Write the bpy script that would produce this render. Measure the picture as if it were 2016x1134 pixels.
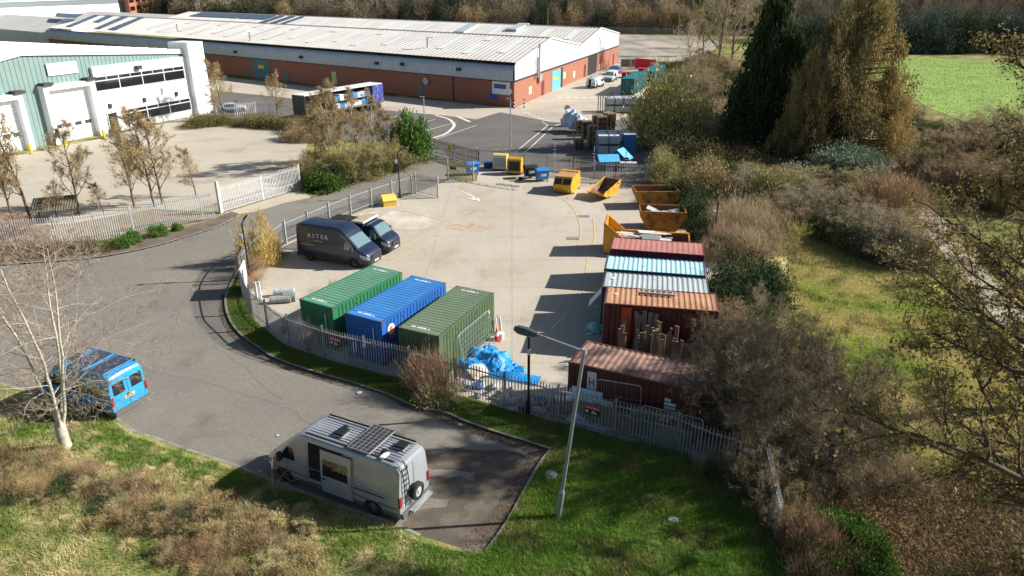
import bpy, bmesh, math, random
import numpy as np
from mathutils import Vector, Matrix, Euler
from mathutils.geometry import tessellate_polygon
R=math.radians
for o in list(bpy.data.objects): bpy.data.objects.remove(o)
SC=bpy.context.scene; COL=SC.collection
# ---------------- camera, sky, sun, exposure
CH=18.84; PITCH=R(23.0446); FPX=1419.85
cd=bpy.data.cameras.new('camera'); cam=bpy.data.objects.new('camera',cd); COL.objects.link(cam)
cam.location=(0,0,CH); cam.rotation_euler=(R(90)-PITCH,0,0)
cd.sensor_width=36; cd.lens=FPX/2016*36; cd.clip_start=.5; cd.clip_end=5000
SC.camera=cam
SUN=Vector((4.3,.55,2.59)).normalized()
w=bpy.data.worlds.new('World'); SC.world=w; w.use_nodes=True
nt=w.node_tree; sk=nt.nodes.new('ShaderNodeTexSky'); sk.sky_type='NISHITA'; sk.sun_disc=False
sk.sun_elevation=R(30.9); sk.sun_rotation=R(82.7); sk.air_density=1.0; sk.dust_density=1.2
nt.links.new(sk.outputs[0],nt.nodes['Background'].inputs[0]); nt.nodes['Background'].inputs[1].default_value=.05
sd=bpy.data.lights.new('sun','SUN'); sd.energy=5.0; sd.angle=R(.5); sd.color=(1,.948,.86)
so=bpy.data.objects.new('sun',sd); COL.objects.link(so); so.rotation_euler=(-SUN).to_track_quat('-Z','Y').to_euler()
SC.view_settings.view_transform='Standard'; SC.view_settings.look='None'; SC.view_settings.exposure=.86; SC.view_settings.gamma=1
# ---------------- survey helpers: photo pixel -> point on a level / on a wall
SP,CP=math.sin(PITCH),math.cos(PITCH)
def ray(u,v):
    a=(u-1008)/FPX; b=-(v-567)/FPX
    return Vector((a,CP+b*SP,-SP+b*CP))
def P(u,v,z=0.):
    d=ray(u,v); t=(z-CH)/d.z
    return Vector((t*d.x,t*d.y,z))
def onwall(u,v,A,d):
    r=ray(u,v); n=Vector((-d.y,d.x)); t=(A.x*n.x+A.y*n.y)/(r.x*n.x+r.y*n.y)
    x,y,z=r.x*t,r.y*t,CH+r.z*t
    return ((x-A.x)*d.x+(y-A.y)*d.y, z)
# ---------------- object helpers
def tag(o,label=None,cat=None,group=None,kind=None):
    if label:o['label']=label
    if cat:o['category']=cat
    if group:o['group']=group
    if kind:o['kind']=kind
    return o
def thing(name,label,cat,loc=(0,0,0),rz=0,group=None):
    o=bpy.data.objects.new(name,None); COL.objects.link(o); o.location=loc; o.rotation_euler=(0,0,rz)
    o.empty_display_size=.3
    return tag(o,label,cat,group)
def link(name,me,mat=None,parent=None):
    o=bpy.data.objects.new(name,me); COL.objects.link(o)
    if mat: me.materials.append(mat)
    if parent:o.parent=parent
    return o
def dup(root,loc,rz,label,group=None,scale=None,cat=None):
    r=root.copy(); COL.objects.link(r); r.location=loc; r.rotation_euler=(0,0,rz); r['label']=label
    if scale is not None: r.scale=scale
    if group:r['group']=group
    if cat:r['category']=cat
    for ch in list(root.children):
        c=ch.copy(); COL.objects.link(c); c.parent=r
        for g in list(ch.children):
            k=g.copy(); COL.objects.link(k); k.parent=c
    return r
class MB:
    def __init__(s): s.v=[]; s.f=[]
    def add(s,vs,fs):
        n=len(s.v); s.v+= [tuple(q) for q in vs]; s.f+=[tuple(i+n for i in f) for f in fs]; return s
    def box(s,x0,x1,y0,y1,z0,z1,M=None):
        vs=[(x,y,z) for x in(x0,x1) for y in(y0,y1) for z in(z0,z1)]
        if M is not None: vs=[M@Vector(q) for q in vs]
        return s.add(vs,[(0,1,3,2),(4,6,7,5),(0,4,5,1),(2,3,7,6),(0,2,6,4),(1,5,7,3)])
    def prism(s,pts,lo,hi,axis='y',M=None):
        # pts 2D polygon; extruded along axis
        n=len(pts)
        def mk(p,h):
            return {'y':(p[0],h,p[1]),'z':(p[0],p[1],h),'x':(h,p[0],p[1])}[axis]
        vs=[mk(p,lo) for p in pts]+[mk(p,hi) for p in pts]
        if M is not None: vs=[M@Vector(q) for q in vs]
        return s.add(vs,[tuple(range(n)),tuple(range(2*n-1,n-1,-1))]+[(i,(i+1)%n,(i+1)%n+n,i+n) for i in range(n)])
    def tube(s,a,b,r0,r1=None,n=8,cap=True):
        r1=r0 if r1 is None else r1; a=Vector(a); b=Vector(b); d=(b-a)
        if d.length<1e-6: return s
        d.normalize(); u=d.orthogonal().normalized(); w_=d.cross(u)
        vs=[];
        for c,r in((a,r0),(b,r1)):
            for i in range(n):
                t=2*math.pi*i/n; vs.append(c+u*(r*math.cos(t))+w_*(r*math.sin(t)))
        fs=[(i,(i+1)%n,(i+1)%n+n,i+n) for i in range(n)]
        if cap: fs+=[tuple(range(n-1,-1,-1)),tuple(range(n,2*n))]
        return s.add(vs,fs)
    def path(s,pts,r,n=6):
        for a,b in zip(pts[:-1],pts[1:]): s.tube(a,b,r,n=n)
        return s
    def quad(s,*p): return s.add(p,[tuple(range(len(p)))])
    def me(s,name='m',smooth=False,norm=True):
        m=bpy.data.meshes.new(name); m.from_pydata(s.v,[],s.f); m.update()
        if norm:
            b=bmesh.new(); b.from_mesh(m); bmesh.ops.recalc_face_normals(b,faces=b.faces); b.to_mesh(m); b.free()
        if smooth:
            for p in m.polygons:p.use_smooth=True
            try: m.set_sharp_from_angle(angle=R(40))
            except Exception: pass
        return m
    def ob(s,name,mat,parent=None,smooth=False,norm=True): return link(name,s.me(name,smooth,norm),mat,parent)
def npmesh(name,V,F,mat=None):
    V=np.asarray(V,dtype=np.float32); F=np.asarray(F,dtype=np.int32); k=F.shape[1]
    m=bpy.data.meshes.new(name); m.vertices.add(len(V)); m.vertices.foreach_set('co',V.ravel())
    m.loops.add(F.size); m.loops.foreach_set('vertex_index',F.ravel())
    m.polygons.add(len(F)); m.polygons.foreach_set('loop_start',np.arange(0,F.size,k,dtype=np.int32))
    m.update(calc_edges=True)
    if mat:m.materials.append(mat)
    return m
# ---------------- materials
MATS={}
def M(name,c,rough=.6,metal=0,c2=None,scale=3.,amt=1.,bump=0,bscale=30.,island=0,isl2=None,spec=.5,stretch=None,detail=5,coat=0,thr=(.35,.65),c3=None,s3=.5,thr3=(.5,.7),trans=0,speck=0,sks=16.):
    if name in MATS: return MATS[name]
    m=bpy.data.materials.new(name); MATS[name]=m; m.use_nodes=True; t=m.node_tree; N=t.nodes; L=t.links
    b=N['Principled BSDF']; b.inputs['Roughness'].default_value=rough; b.inputs['Metallic'].default_value=metal
    b.inputs['Specular IOR Level'].default_value=spec
    if coat: b.inputs['Coat Weight'].default_value=coat
    c=tuple(c)+(1,); b.inputs['Base Color'].default_value=c
    out=None
    tc=N.new('ShaderNodeTexCoord'); vec=tc.outputs['Object']
    if stretch:
        mp=N.new('ShaderNodeMapping'); mp.inputs['Scale'].default_value=stretch; L.new(vec,mp.inputs[0]); vec=mp.outputs[0]
    def mix(fac,a,bb):
        x=N.new('ShaderNodeMix'); x.data_type='RGBA'
        L.new(fac,x.inputs[0])
        if isinstance(a,tuple): x.inputs[6].default_value=a
        else: L.new(a,x.inputs[6])
        if isinstance(bb,tuple): x.inputs[7].default_value=bb
        else: L.new(bb,x.inputs[7])
        return x.outputs[2]
    def noise(sc,th,det=5):
        n=N.new('ShaderNodeTexNoise'); n.inputs['Scale'].default_value=sc; n.inputs['Detail'].default_value=det; n.inputs['Roughness'].default_value=.62
        L.new(vec,n.inputs['Vector']); r=N.new('ShaderNodeMapRange'); r.inputs[1].default_value=th[0]; r.inputs[2].default_value=th[1]
        L.new(n.outputs[0],r.inputs[0]); return r.outputs[0]
    cur=c
    if c2 is not None:
        f=noise(scale,thr,detail)
        mm=N.new('ShaderNodeMath'); mm.operation='MULTIPLY'; mm.inputs[1].default_value=amt; L.new(f,mm.inputs[0])
        cur=mix(mm.outputs[0],cur,tuple(c2)+(1,))
    if c3 is not None:
        cur=mix(noise(s3,thr3,6),cur,tuple(c3)+(1,))
    if speck:
        f=noise(sks,(.4,.6),3); mm=N.new('ShaderNodeMath'); mm.operation='MULTIPLY'; mm.inputs[1].default_value=speck; L.new(f,mm.inputs[0]); cur=mix(mm.outputs[0],cur,tuple(x*.45 for x in c[:3])+(1,))
        f=noise(sks*.23,(.45,.62),4); mm=N.new('ShaderNodeMath'); mm.operation='MULTIPLY'; mm.inputs[1].default_value=speck*.6; L.new(f,mm.inputs[0]); cur=mix(mm.outputs[0],cur,tuple(x*.6 for x in c[:3])+(1,))
    if island:
        g=N.new('ShaderNodeNewGeometry'); r=N.new('ShaderNodeMath'); r.operation='MULTIPLY'; r.inputs[1].default_value=island
        L.new(g.outputs['Random Per Island'],r.inputs[0]); cur=mix(r.outputs[0],cur,tuple(isl2)+(1,))
    if not isinstance(cur,tuple): L.new(cur,b.inputs['Base Color'])
    if bump:
        n=N.new('ShaderNodeTexNoise'); n.inputs['Scale'].default_value=bscale; n.inputs['Detail'].default_value=4; L.new(vec,n.inputs['Vector'])
        bp=N.new('ShaderNodeBump'); bp.inputs['Strength'].default_value=bump; bp.inputs['Distance'].default_value=.05
        L.new(n.outputs[0],bp.inputs['Height']); L.new(bp.outputs[0],b.inputs['Normal'])
    if trans:
        ts=N.new('ShaderNodeBsdfTranslucent'); ms=N.new('ShaderNodeMixShader'); ms.inputs[0].default_value=trans
        if isinstance(cur,tuple): ts.inputs[0].default_value=cur
        else: L.new(cur,ts.inputs[0])
        L.new(b.outputs[0],ms.inputs[1]); L.new(ts.outputs[0],ms.inputs[2]); L.new(ms.outputs[0],N['Material Output'].inputs[0])
    return m
def glassy(name='vehicle_glass',c=(.01,.013,.016)): return M(name,c,rough=.06,spec=.8,coat=.3)
def paint(name,c,d=.75,**k): return M(name,c,rough=.35,c2=tuple(x*d for x in c),scale=1.3,coat=.35,**k)
GALV=M('galvanised_steel',(.42,.44,.46),rough=.5,metal=.35,c2=(.27,.29,.31),scale=4)
BLACK=M('black_paint',(.012,.013,.015),rough=.5)
RUBBER=M('tyre_rubber',(.015,.015,.016),rough=.85)
WHITE=M('white_paint',(.75,.76,.77),rough=.5,c2=(.6,.6,.6),scale=2)
DGREY=M('dark_grey_plastic',(.03,.032,.035),rough=.6)
# text as mesh
def text(s,size,mat,name,parent,loc,rot,align='CENTER',ext=.0,sx=1,spacing=1):
    cu=bpy.data.curves.new('txt','FONT'); cu.body=s; cu.size=size; cu.align_x=align; cu.align_y='CENTER'; cu.extrude=ext; cu.space_character=spacing; cu.resolution_u=2
    t=bpy.data.objects.new('txt',cu); COL.objects.link(t)
    dg=bpy.context.evaluated_depsgraph_get(); me=bpy.data.meshes.new_from_object(t.evaluated_get(dg)); bpy.data.objects.remove(t)
    me.materials.clear()
    o=link(name,me,mat,parent); o.location=loc; o.rotation_euler=rot; o.scale=(sx,1,1); return o
def marks(name,parent,loc,rot,groups,h,mat,w=.55):  # worn lettering too faint to read: short separate strokes
    m=MB(); x=-sum(g*h*w+h*.5 for g in groups)/2; r_=random.Random(len(groups)*3+int(h*100))
    for g in groups:
        for k in range(g): m.box(x,x+h*w*.72,-h*r_.uniform(.35,.5),h*r_.uniform(.35,.5),0,.003); x+=h*w
        x+=h*.5
    o=m.ob(name,mat,parent); o.location=loc; o.rotation_euler=rot; return o
# polygons on the ground from survey pixels
def sheet(name,pts,z,mat,kind='structure',px=True,label=None,cat=None,zb=None,sub=0):
    W_=[P(*q) if px else Vector((q[0],q[1],0)) for q in pts]
    mb=MB()
    if zb is None: mb.add([(q.x,q.y,z) for q in W_],[tuple(range(len(W_)))])
    else: mb.prism([(q.x,q.y) for q in W_],zb,z,'z')
    o=mb.ob(name,mat,norm=True)
    if zb is None and o.data.polygons[0].normal.z<0: o.data.flip_normals()
    if kind:o['kind']=kind
    if label: tag(o,label,cat)
    return o
def smooth_line(pts,n=6):
    out=[]
    for i in range(len(pts)-1):
        p0=pts[max(i-1,0)];p1=pts[i];p2=pts[i+1];p3=pts[min(i+2,len(pts)-1)]
        for k in range(n):
            t=k/n; out.append(.5*((2*p1)+(-p0+p2)*t+(2*p0-5*p1+4*p2-p3)*t*t+(-p0+3*p1-3*p2+p3)*t**3))
    out.append(pts[-1]); return out
def strip(name,pts,w,z0,z1,mat,kind='structure'):
    mb=MB(); L_=[];
    for i,p in enumerate(pts):
        d=(pts[min(i+1,len(pts)-1)]-pts[max(i-1,0)]).normalized(); n=Vector((-d.y,d.x,0)); L_.append((p+n*w/2,p-n*w/2))
    for (a,b),(c,d) in zip(L_[:-1],L_[1:]):
        q=[a,b,d,c]; mb.add([(k.x,k.y,z1) for k in q]+[(k.x,k.y,z0) for k in q],[(0,1,2,3),(0,4,5,1),(3,2,6,7)])
    o=mb.ob(name,mat); 
    if kind:o['kind']=kind
    return o
# ================= GROUND
GRASSG=M('rough_grass_ground',(.12,.15,.035),rough=.95,c2=(.34,.28,.13),scale=.22,detail=9,thr=(.42,.6),bump=.9,bscale=2.5,c3=(.05,.038,.02),s3=.9,thr3=(.56,.72),spec=.1)
ASPH=M('worn_asphalt',(.222,.205,.18),speck=.45,rough=.9,c2=(.275,.255,.22),scale=.18,detail=10,thr=(.35,.65),bump=.5,bscale=25,c3=(.17,.152,.13),s3=.3,thr3=(.57,.75),spec=.2)
ASPH2=M('estate_asphalt',(.135,.125,.118),speck=.3,rough=.9,c2=(.17,.16,.15),scale=.12,detail=8,bump=.3,bscale=25,c3=(.22,.205,.18),s3=.05,thr3=(.55,.8),spec=.2)
CONC=M('yard_concrete',(.42,.375,.305),speck=.16,sks=9,rough=.9,c2=(.49,.45,.38),scale=.15,detail=9,bump=.25,bscale=15,c3=(.31,.27,.2),s3=.33,thr3=(.55,.78),spec=.2,stretch=(1,.6,1))
CONC2=M('forecourt_concrete',(.42,.375,.30),speck=.15,rough=.9,c2=(.49,.445,.37),scale=.09,detail=9,bump=.2,bscale=15,c3=(.3,.26,.2),s3=.2,thr3=(.55,.75),spec=.2)
FIELD=M('meadow_grass',(.20,.32,.075),rough=.95,c2=(.27,.36,.11),scale=.3,detail=8,bump=1,bscale=1.2,c3=(.14,.22,.05),s3=.12,thr3=(.5,.75),spec=.1)
KERB=M('kerb_stone',(.34,.31,.26),rough=.9,c2=(.2,.18,.14),scale=2)
DIRT=M('bare_soil',(.09,.07,.05),rough=1,c2=(.15,.115,.08),scale=1.2,detail=8,bump=.8,bscale=6,c3=(.05,.07,.02),s3=.8,spec=.1)
g=MB(); g.add([(-1500,-60,-.03),(1500,-60,-.03),(1500,3000,-.03),(-1500,3000,-.03)],[(0,1,2,3)]); tag(g.ob('ground',GRASSG),kind='structure')
# road: kerb lines surveyed from the photo
K_S=[(-260,640),(-120,700),(0,757),(60,775),(110,787),(170,797),(215,815),(262,850),(312,867),(375,890),(470,922),(560,958),(660,995),(776,1035),(826,1057),(904,1082)]
K_N=[(940,1090),(960,1086),(1000,1030),(1030,975),(1060,920),(1085,887),(1040,872),(1001,860),(957,846),(913,830),(878,815),(816,802),(781,786),(746,772),(693,755),(640,740),(570,718),(532,701),(505,683),(477,662),(457,638),(446,609),(446,581),(458,557),(470,530),(520,490),(562,478)]
K_W=[(-260,540),(0,523),(100,516),(200,507),(300,487),(360,470),(430,447),(462,430)]
K_W2=[(613,389),(641,379),(700,362),(754,351),(804,334),(839,311),(852,296)]
road=K_S+K_N+[(704,418),(745,403),(819,380),(882,353),(885,310),(870,290)]+K_W2[::-1]+[(560,400),(500,418)]+K_W[::-1]
sheet('road',road,0.,ASPH)
def ln(px,n=5,z=0): return smooth_line([P(*q,z) for q in px],n)
strip('kerb',ln(K_S[2:-1]),.14,-.02,.1,KERB)
strip('kerb',ln(K_N[1:6],3)+ln(K_N[5:25]),.14,-.02,.11,KERB)
strip('kerb',ln(K_W[1:]),.15,-.02,.11,KERB)
strip('kerb',ln(K_W2),.13,-.02,.08,KERB)
# verge between kerb and yard fence, raised
FB=[(562,479),(544,493),(520,505),(492,530),(478,560),(483,594),(495,624),(509,638),(527,653),(560,679),(625,703),(671,718),(693,723),(746,737),(786,746),(840,762),(896,778),(930,787),(966,798),(1005,810),(1042,817.5),(1089,832),(1121,838),(1170,853),(1227,869),(1275,880),(1320,889),(1379,915),(1425,931),(1500,952)]
VERGE=M('verge_turf',(.09,.15,.03),rough=1,c2=(.14,.13,.045),scale=.6,detail=8,bump=.8,bscale=6,c3=(.06,.045,.028),s3=1.3,thr3=(.56,.72),spec=.1)
FBw=smooth_line([P(*q) for q in FB],5)
vv=[P(*q) for q in K_N[5:26]]
vg=[(p.x,p.y) for p in vv]+[(p.x,p.y) for p in FBw[:-1]]
sheet('verge',vg[:0]+[(p.x,p.y) for p in vv]+[(p.x,p.y) for p in FBw[8:]]+[(P(1540,1100).x,P(1540,1100).y),(1.5,14),(-3,15),(-1.2,19.6)]+[(p.x,p.y) for p in [P(*q) for q in K_N[1:5]]],.09,VERGE,px=False,zb=-.02)
BANK=M('bank_turf',(.12,.18,.035),rough=1,c2=(.40,.33,.16),scale=.35,detail=8,thr=(.44,.62),bump=1,bscale=4,c3=(.05,.05,.022),s3=1.,thr3=(.54,.7),spec=.1)
bk=[P(*q) for q in K_S]
sheet('bank',[(p.x,p.y) for p in bk]+[(-1.5,19.8),(-3,15),(-8,8),(-60,8)],.09,BANK,px=False,zb=-.02)
# footway beside the left palisade, crossover, forecourt
sheet('footway',[(0,523),(100,516),(200,507),(300,487),(360,470),(430,447),(462,430),(470,422),(455,418),(425,432),(350,455),(280,475),(200,487),(100,492),(0,497)],.1,M('footway_tarmac',(.16,.135,.11),rough=.95,c2=(.1,.075,.05),scale=.9,detail=8,bump=.4,bscale=20),zb=-.02)
sheet('forecourt',[(-300,470),(-100,460),(0,452),(150,438),(300,412),(440,418),(590,374),(625,335),(600,300),(610,262),(560,250),(470,248),(400,252),(352,250),(400,223),(197,273),(0,312),(-300,370)],.004,CONC2)
sheet('crossover',[(438,420),(470,422),(500,418),(560,400),(613,389),(592,374)],.012,M('crossover_concrete',(.46,.4,.31),rough=.9,c2=(.38,.33,.25),scale=.4,detail=7))
# estate road and car park beyond the gates
sheet('estate_road',[(870,290),(885,312),(943,325),(1043,330),(1140,347),(1251,361),(1296,364),(1320,330),(1290,250),(1260,230),(1130,240),(1064,236),(950,212),(756,187),(546,162),(420,190),(400,235),(470,238),(610,262),(700,280),(839,300)],.006,ASPH2)
APR=M('apron_concrete',(.42,.37,.3),rough=.9,c2=(.48,.44,.37),scale=.1,detail=8,c3=(.3,.26,.21),s3=.07,thr3=(.5,.75),spec=.2)
sheet('warehouse_apron',[(1012,213),(839,196),(756,188),(546,163),(420,150),(395,165),(420,178),(560,192),(700,212),(870,227),(938,235),(985,221),(1085,240),(1130,243),(1180,246),(1230,232),(1300,150),(1330,115),(1217,120)],.012,APR)
sheet('old_car_park',[(1217,123),(1330,135),(1390,110),(1420,85),(1395,74),(1218,68),(1100,60),(900,50)],.008,M('old_car_park_concrete',(.38,.34,.28),rough=.9,c2=(.2,.18,.15),scale=.07,detail=9,thr=(.45,.6),stretch=(1,.4,1)))
# the yard
FBi=[(p.x,p.y) for p in FBw]
sheet('yard',[(p.x,p.y) for p in [P(*q) for q in [(1500,952),(1480,800),(1450,600),(1440,470),(1350,380),(1296,366),(1251,361),(1191,358),(1143,348),(1090,342),(1043,324),(943,325),(938,357),(882,355),(819,380),(745,403),(704,418)]]]+FBi[:-1],.004,CONC,px=False)
sheet('soil_strip',[(-150,505),(0,497),(100,492),(200,487),(310,458),(428,432),(436,420),(370,425),(300,412),(150,438),(0,452),(-150,462)],.006,M('planting_soil',(.20,.15,.095),rough=1,c2=(.28,.22,.14),scale=.8,detail=8,bump=.8,bscale=5,c3=(.10,.09,.04),s3=.6,thr3=(.55,.7)))
sheet('field',[(1600,108),(1680,110),(1740,109),(1800,114),(1860,115),(1920,121),(1990,122),(2200,140),(2200,300),(2050,290),(1960,258),(1900,240),(1855,222),(1830,214),(1805,196),(1775,178),(1740,160),(1690,155),(1600,165)],.01,FIELD)
PATHM=M('gravel_path',(.4,.35,.28),rough=.95,c2=(.3,.26,.2),scale=.8,detail=8)
pp=smooth_line([P(*q) for q in [(1715,190),(1722,240),(1735,285),(1762,340),(1790,375),(1830,430),(1870,485),(1920,545),(1975,610),(2060,700)]],5)
strip('path',pp,1.9,-.02,.02,PATHM)
# bins stand kerb and yard markings
strip('kerb',ln([(885,353),(916,358),(973,368),(1018,375)],4),.16,-.02,.13,KERB)
YEL=M('faded_yellow_paint',(.62,.47,.17),rough=.8,c2=(.42,.36,.26),scale=3.,thr=(.4,.6))
WMK=M('faded_white_paint',(.7,.68,.62),rough=.8,c2=(.45,.42,.36),scale=2.5,thr=(.45,.65))
def line(px,w,mat,z=.02,name='road_marking'):
    L_=ln(px,6) if len(px)>2 else [P(*q) for q in px]
    return strip(name,L_,w,z-.002,z,mat)
line([(1048,378),(1082,385),(1110,393),(1131,415),(1141,440),(1142,470),(1130,500)],.12,YEL)
line([(1168,430),(1171,460),(1165,490)],.12,YEL)
line([(1158,504),(1153,540),(1148,580)],.12,YEL)
line([(1130,613),(1095,650),(1050,700),(1025,735)],.12,YEL)
line([(790,415),(885,436)],.12,YEL); line([(885,436),(930,414),(958,417)],.12,YEL)
line([(885,436),(815,475),(745,512)],.12,YEL); line([(890,452),(830,485),(765,520)],.12,YEL)
line([(1050,365),(1030,376)],.12,YEL)
line([(1085,648),(1112,620)],.1,WMK)
line([(908,377),(925,384),(936,392)],.2,WMK); line([(878,373),(897,375)],.15,WMK)
a=P(947,397,.012); t=MB(); t.add([(a.x,a.y,.021),(a.x-1.3,a.y+1.0,.021),(a.x-.3,a.y+1.3,.021)],[(0,2,1)]); tag(t.ob('road_marking',WMK),kind='structure')
st=[]; rnd=random.Random(4); c0=P(928,447); MUD=M('reddish_sand_stain',(.37,.24,.14),rough=1,c2=(.42,.37,.3),scale=1.6,thr=(.36,.56),detail=8)
for i in range(40):
    t=2*math.pi*i/40; r_=1+rnd.uniform(-.25,.25); st.append((c0.x+2.0*r_*math.cos(t),c0.y+1.05*r_*math.sin(t)))
sheet('sand_stain',st,.009,MUD,px=False,kind=None,label='reddish sandy stain on the concrete in the middle of the yard',cat='stain')
PALE=M('pale_cement_patch',(.54,.5,.43),rough=1,c2=(.43,.385,.31),scale=.7,thr=(.4,.58),detail=8)
sheet('cement_patch',[(770,415),(835,422),(880,432),(830,452),(780,450),(745,430)],.0075,PALE)
DR=M('drain_iron',(.24,.2,.17),rough=.9,metal=.0,c2=(.1,.09,.08),scale=5)
for i,(u,v,lb) in enumerate([(1149,426,'small drain grating by the yellow curve, nearer the skips'),(1128,470,'small drain grating by the yellow curve, nearer the long open skip')]):
    q=P(u,v); m=MB(); m.box(-.5,.5,-.3,.3,0,.012)
    o=m.ob('drain_cover',DR); o.location=(q.x,q.y,.006); tag(o,lb,'drain')
    b=MB(); [b.box(-.42+.14*k,-.36+.14*k,-.24,.24,.012,.018) for k in range(7)]; b.ob('grate_bars',GALV,o)
for u,v,lb in [(985,366,'left manhole cover of three beside the bin store kerb'),(1000,368,'middle manhole cover of three beside the bin store kerb'),(1014,370,'right manhole cover of three beside the bin store kerb')]:
    q=P(u,v-3); m=MB(); m.box(-.38,.38,-.3,.3,0,.012); o=m.ob('manhole_cover',DR); o.location=(q.x,q.y,.006); tag(o,lb,'manhole cover','manhole covers by the bin store'); b=MB(); b.box(-.44,.44,-.36,.36,-.006,.006); b.ob('rim',KERB,o)
# estate road markings
for a_,b_ in [((1014,300),(1079,247)),((1031,303),(1088,250)),((1079,247),(1067,240)),((1088,250),(1105,243))]: line([a_,b_],.16,WMK)
for k in range(5):
    u0=1030+k*9.5; v0=222.5+k*3.6; line([(u0,v0),(u0+14,v0+.3)],.5,WMK)
for u0 in (1098,1114,1130,1146,1162): line([(u0,192),(u0+10,192.5)],.8,WMK)
line([(900,229),(925,240),(888,234)][:2],.5,WMK); line([(857,227),(882,234),(892,242),(893,250),(878,263),(852,272)],.45,WMK)
for a_,b_ in [((858,274),(938,247)),((840,257),(900,240)),((825,243),(858,235)),((765,243),(805,230)),((770,232),(782,228))]: line([a_,b_],.14,WMK)

OLDP=M('tarmac_repair',(.19,.172,.147),speck=.4,rough=.95,c2=(.235,.212,.18),scale=1.2,detail=8,bump=.4,bscale=30)
for q in ([(250,560),(330,556),(335,580),(252,585)],[(60,610),(150,604),(152,622),(58,630)],[(700,800),(770,822),(748,842),(680,818)]): sheet('tarmac_repair',q,.0045,OLDP)
SEAL=M('crack_sealant',(.13,.12,.10),rough=.7)
rc_=random.Random(6)
for a_,b_ in (((0,590),(380,560)),((330,600),(560,790)),((120,680),(560,800)),((560,800),(930,1010)),((380,560),(470,455)),((860,870),(1010,990)),((0,700),(250,650))):
    A_=P(*a_);B_=P(*b_);pts=[A_+(B_-A_)*(k/14)+Vector((rc_.uniform(-.18,.18),rc_.uniform(-.18,.18),0)) for k in range(15)]; strip('tarmac_joint',pts,.02,.002,.004,SEAL)
MUDM=M('mud_smear',(.11,.09,.068),rough=1,c2=(.165,.142,.115),scale=.9,thr=(.46,.6),speck=.4,detail=9)
for cx,cy,rx,ry in ((900,1035,2.3,1.2),(965,1000,1.6,1.8),(1010,930,1.7,1.4),(860,1045,1.2,.5),(930,905,2.4,.8),(880,960,1.6,.7)):
    c0=P(cx,cy); sheet('mud_patch',[(c0.x+rx*(.8+.35*rc_.random())*math.cos(t*.314),c0.y+ry*(.8+.35*rc_.random())*math.sin(t*.314)) for t in range(20)],.005+.0006*rc_.random()+.0015*(cx%7)/7,MUDM,px=False)
JM=M('concrete_joint',(.26,.23,.19),rough=.95)
for k in range(8):
    y=34+k*5.2; strip('slab_joint',[Vector((-13+max(0,(k-4))*2.,y,0)),Vector((5.5+k*.2,y,0))],.03,.004,.0065,JM)
for x in (-6,0): strip('slab_joint',[Vector((x,40.5 if x<-1 else 33,0)),Vector((x,70,0))],.03,.004,.0065,JM)
# ================= BUILDINGS
def V2(a,b): 
    d=(b-a); d.z=0; return d.normalized()
def frame(d,flip=1):  # wall coords (s, outward, z) -> offset from A
    n=Vector((-d.y,d.x,0))*flip
    return Matrix(((d.x,n.x,0,0),(d.y,n.y,0,0),(0,0,1,0),(0,0,0,1)))
BRICK=M('red_brick_wall',(.33,.135,.085),rough=.9,c2=(.26,.105,.068),scale=1.5,detail=8,bump=.15,bscale=40,stretch=(1,1,4))
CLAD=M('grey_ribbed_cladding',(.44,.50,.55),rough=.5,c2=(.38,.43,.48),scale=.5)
ROOFM=M('weathered_roof_sheet',(.46,.45,.43),rough=.75,c2=(.54,.53,.51),scale=.12,detail=8,c3=(.40,.37,.33),s3=.3,thr3=(.5,.8))
SKYL=M('rooflight_sheet',(.78,.78,.76),rough=.4)
SOLAR=M('solar_panel_glass',(.035,.045,.09),rough=.2,c2=(.05,.06,.11),scale=2,coat=.3)
TEALD=M('teal_door',(.05,.16,.2),rough=.5); TEALL=M('pale_teal_shutter',(.12,.38,.42),rough=.5)
DARKD=M('dark_opening',(.012,.012,.013),rough=.9)
WGL=M('dark_window_glass',(.012,.016,.02),rough=.08,spec=.8)
FRAMEW=M('pale_window_frame',(.5,.52,.54),rough=.5)
def ribbed(mb,M_,s0,s1,z0,z1f,y,per=.9,dep=.05,flat=.75):
    # ribbed sheet in wall coords; z1f(s) gives top
    s=s0; pts=[]
    while s<s1:
        pts+= [(s,y),(min(s+per*flat,s1),y),(min(s+per*(flat+.07),s1),y+dep),(min(s+per*.93,s1),y+dep)]; s+=per
    pts.append((s1,y))
    for (a,ya),(b,yb) in zip(pts[:-1],pts[1:]):
        if b-a<1e-4: continue
        mb.add([M_@Vector(q) for q in ((a,ya,z0),(b,yb,z0),(b,yb,z1f(b)),(a,ya,z1f(a)))],[(0,1,2,3)])
WA=P(1012,212); dF=V2(WA,P(650,175)); dF=Vector((-.810,.586,0)).normalized(); dG=Vector((.352,.936,0)).normalized()
wh=thing('warehouse','long red brick warehouse with grey cladding and pale double pitched roof','warehouse',WA)
FF=frame(dF,1); FG=frame(dG,-1)
SE=onwall(92,60,WA,dF)[0]
pk=[onwall(*q,WA,dG) for q in((1009,127),(1083,75.5),(1143,89),(1182,55.5),(1218,66))]
pk[0]=(0,pk[0][1]); GL=pk[-1][0]
def gz(t):
    for (a,za),(b,zb) in zip(pk[:-1],pk[1:]):
        if t<=b: return za+(zb-za)*(t-a)/(b-a)
    return pk[-1][1]
m=MB(); m.box(0,SE,-.3,0,0,4.15,FF); m.ob('wall',BRICK,wh)
m=MB(); m.box(-.02,GL,-.3,0,0,4.3,FG); m.ob('wall',BRICK,wh)
m=MB(); m.box(0,SE,-.3,0,0,4,Matrix.Translation(dG*GL)@FF); m.ob('rear_wall',BRICK,wh)
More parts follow.
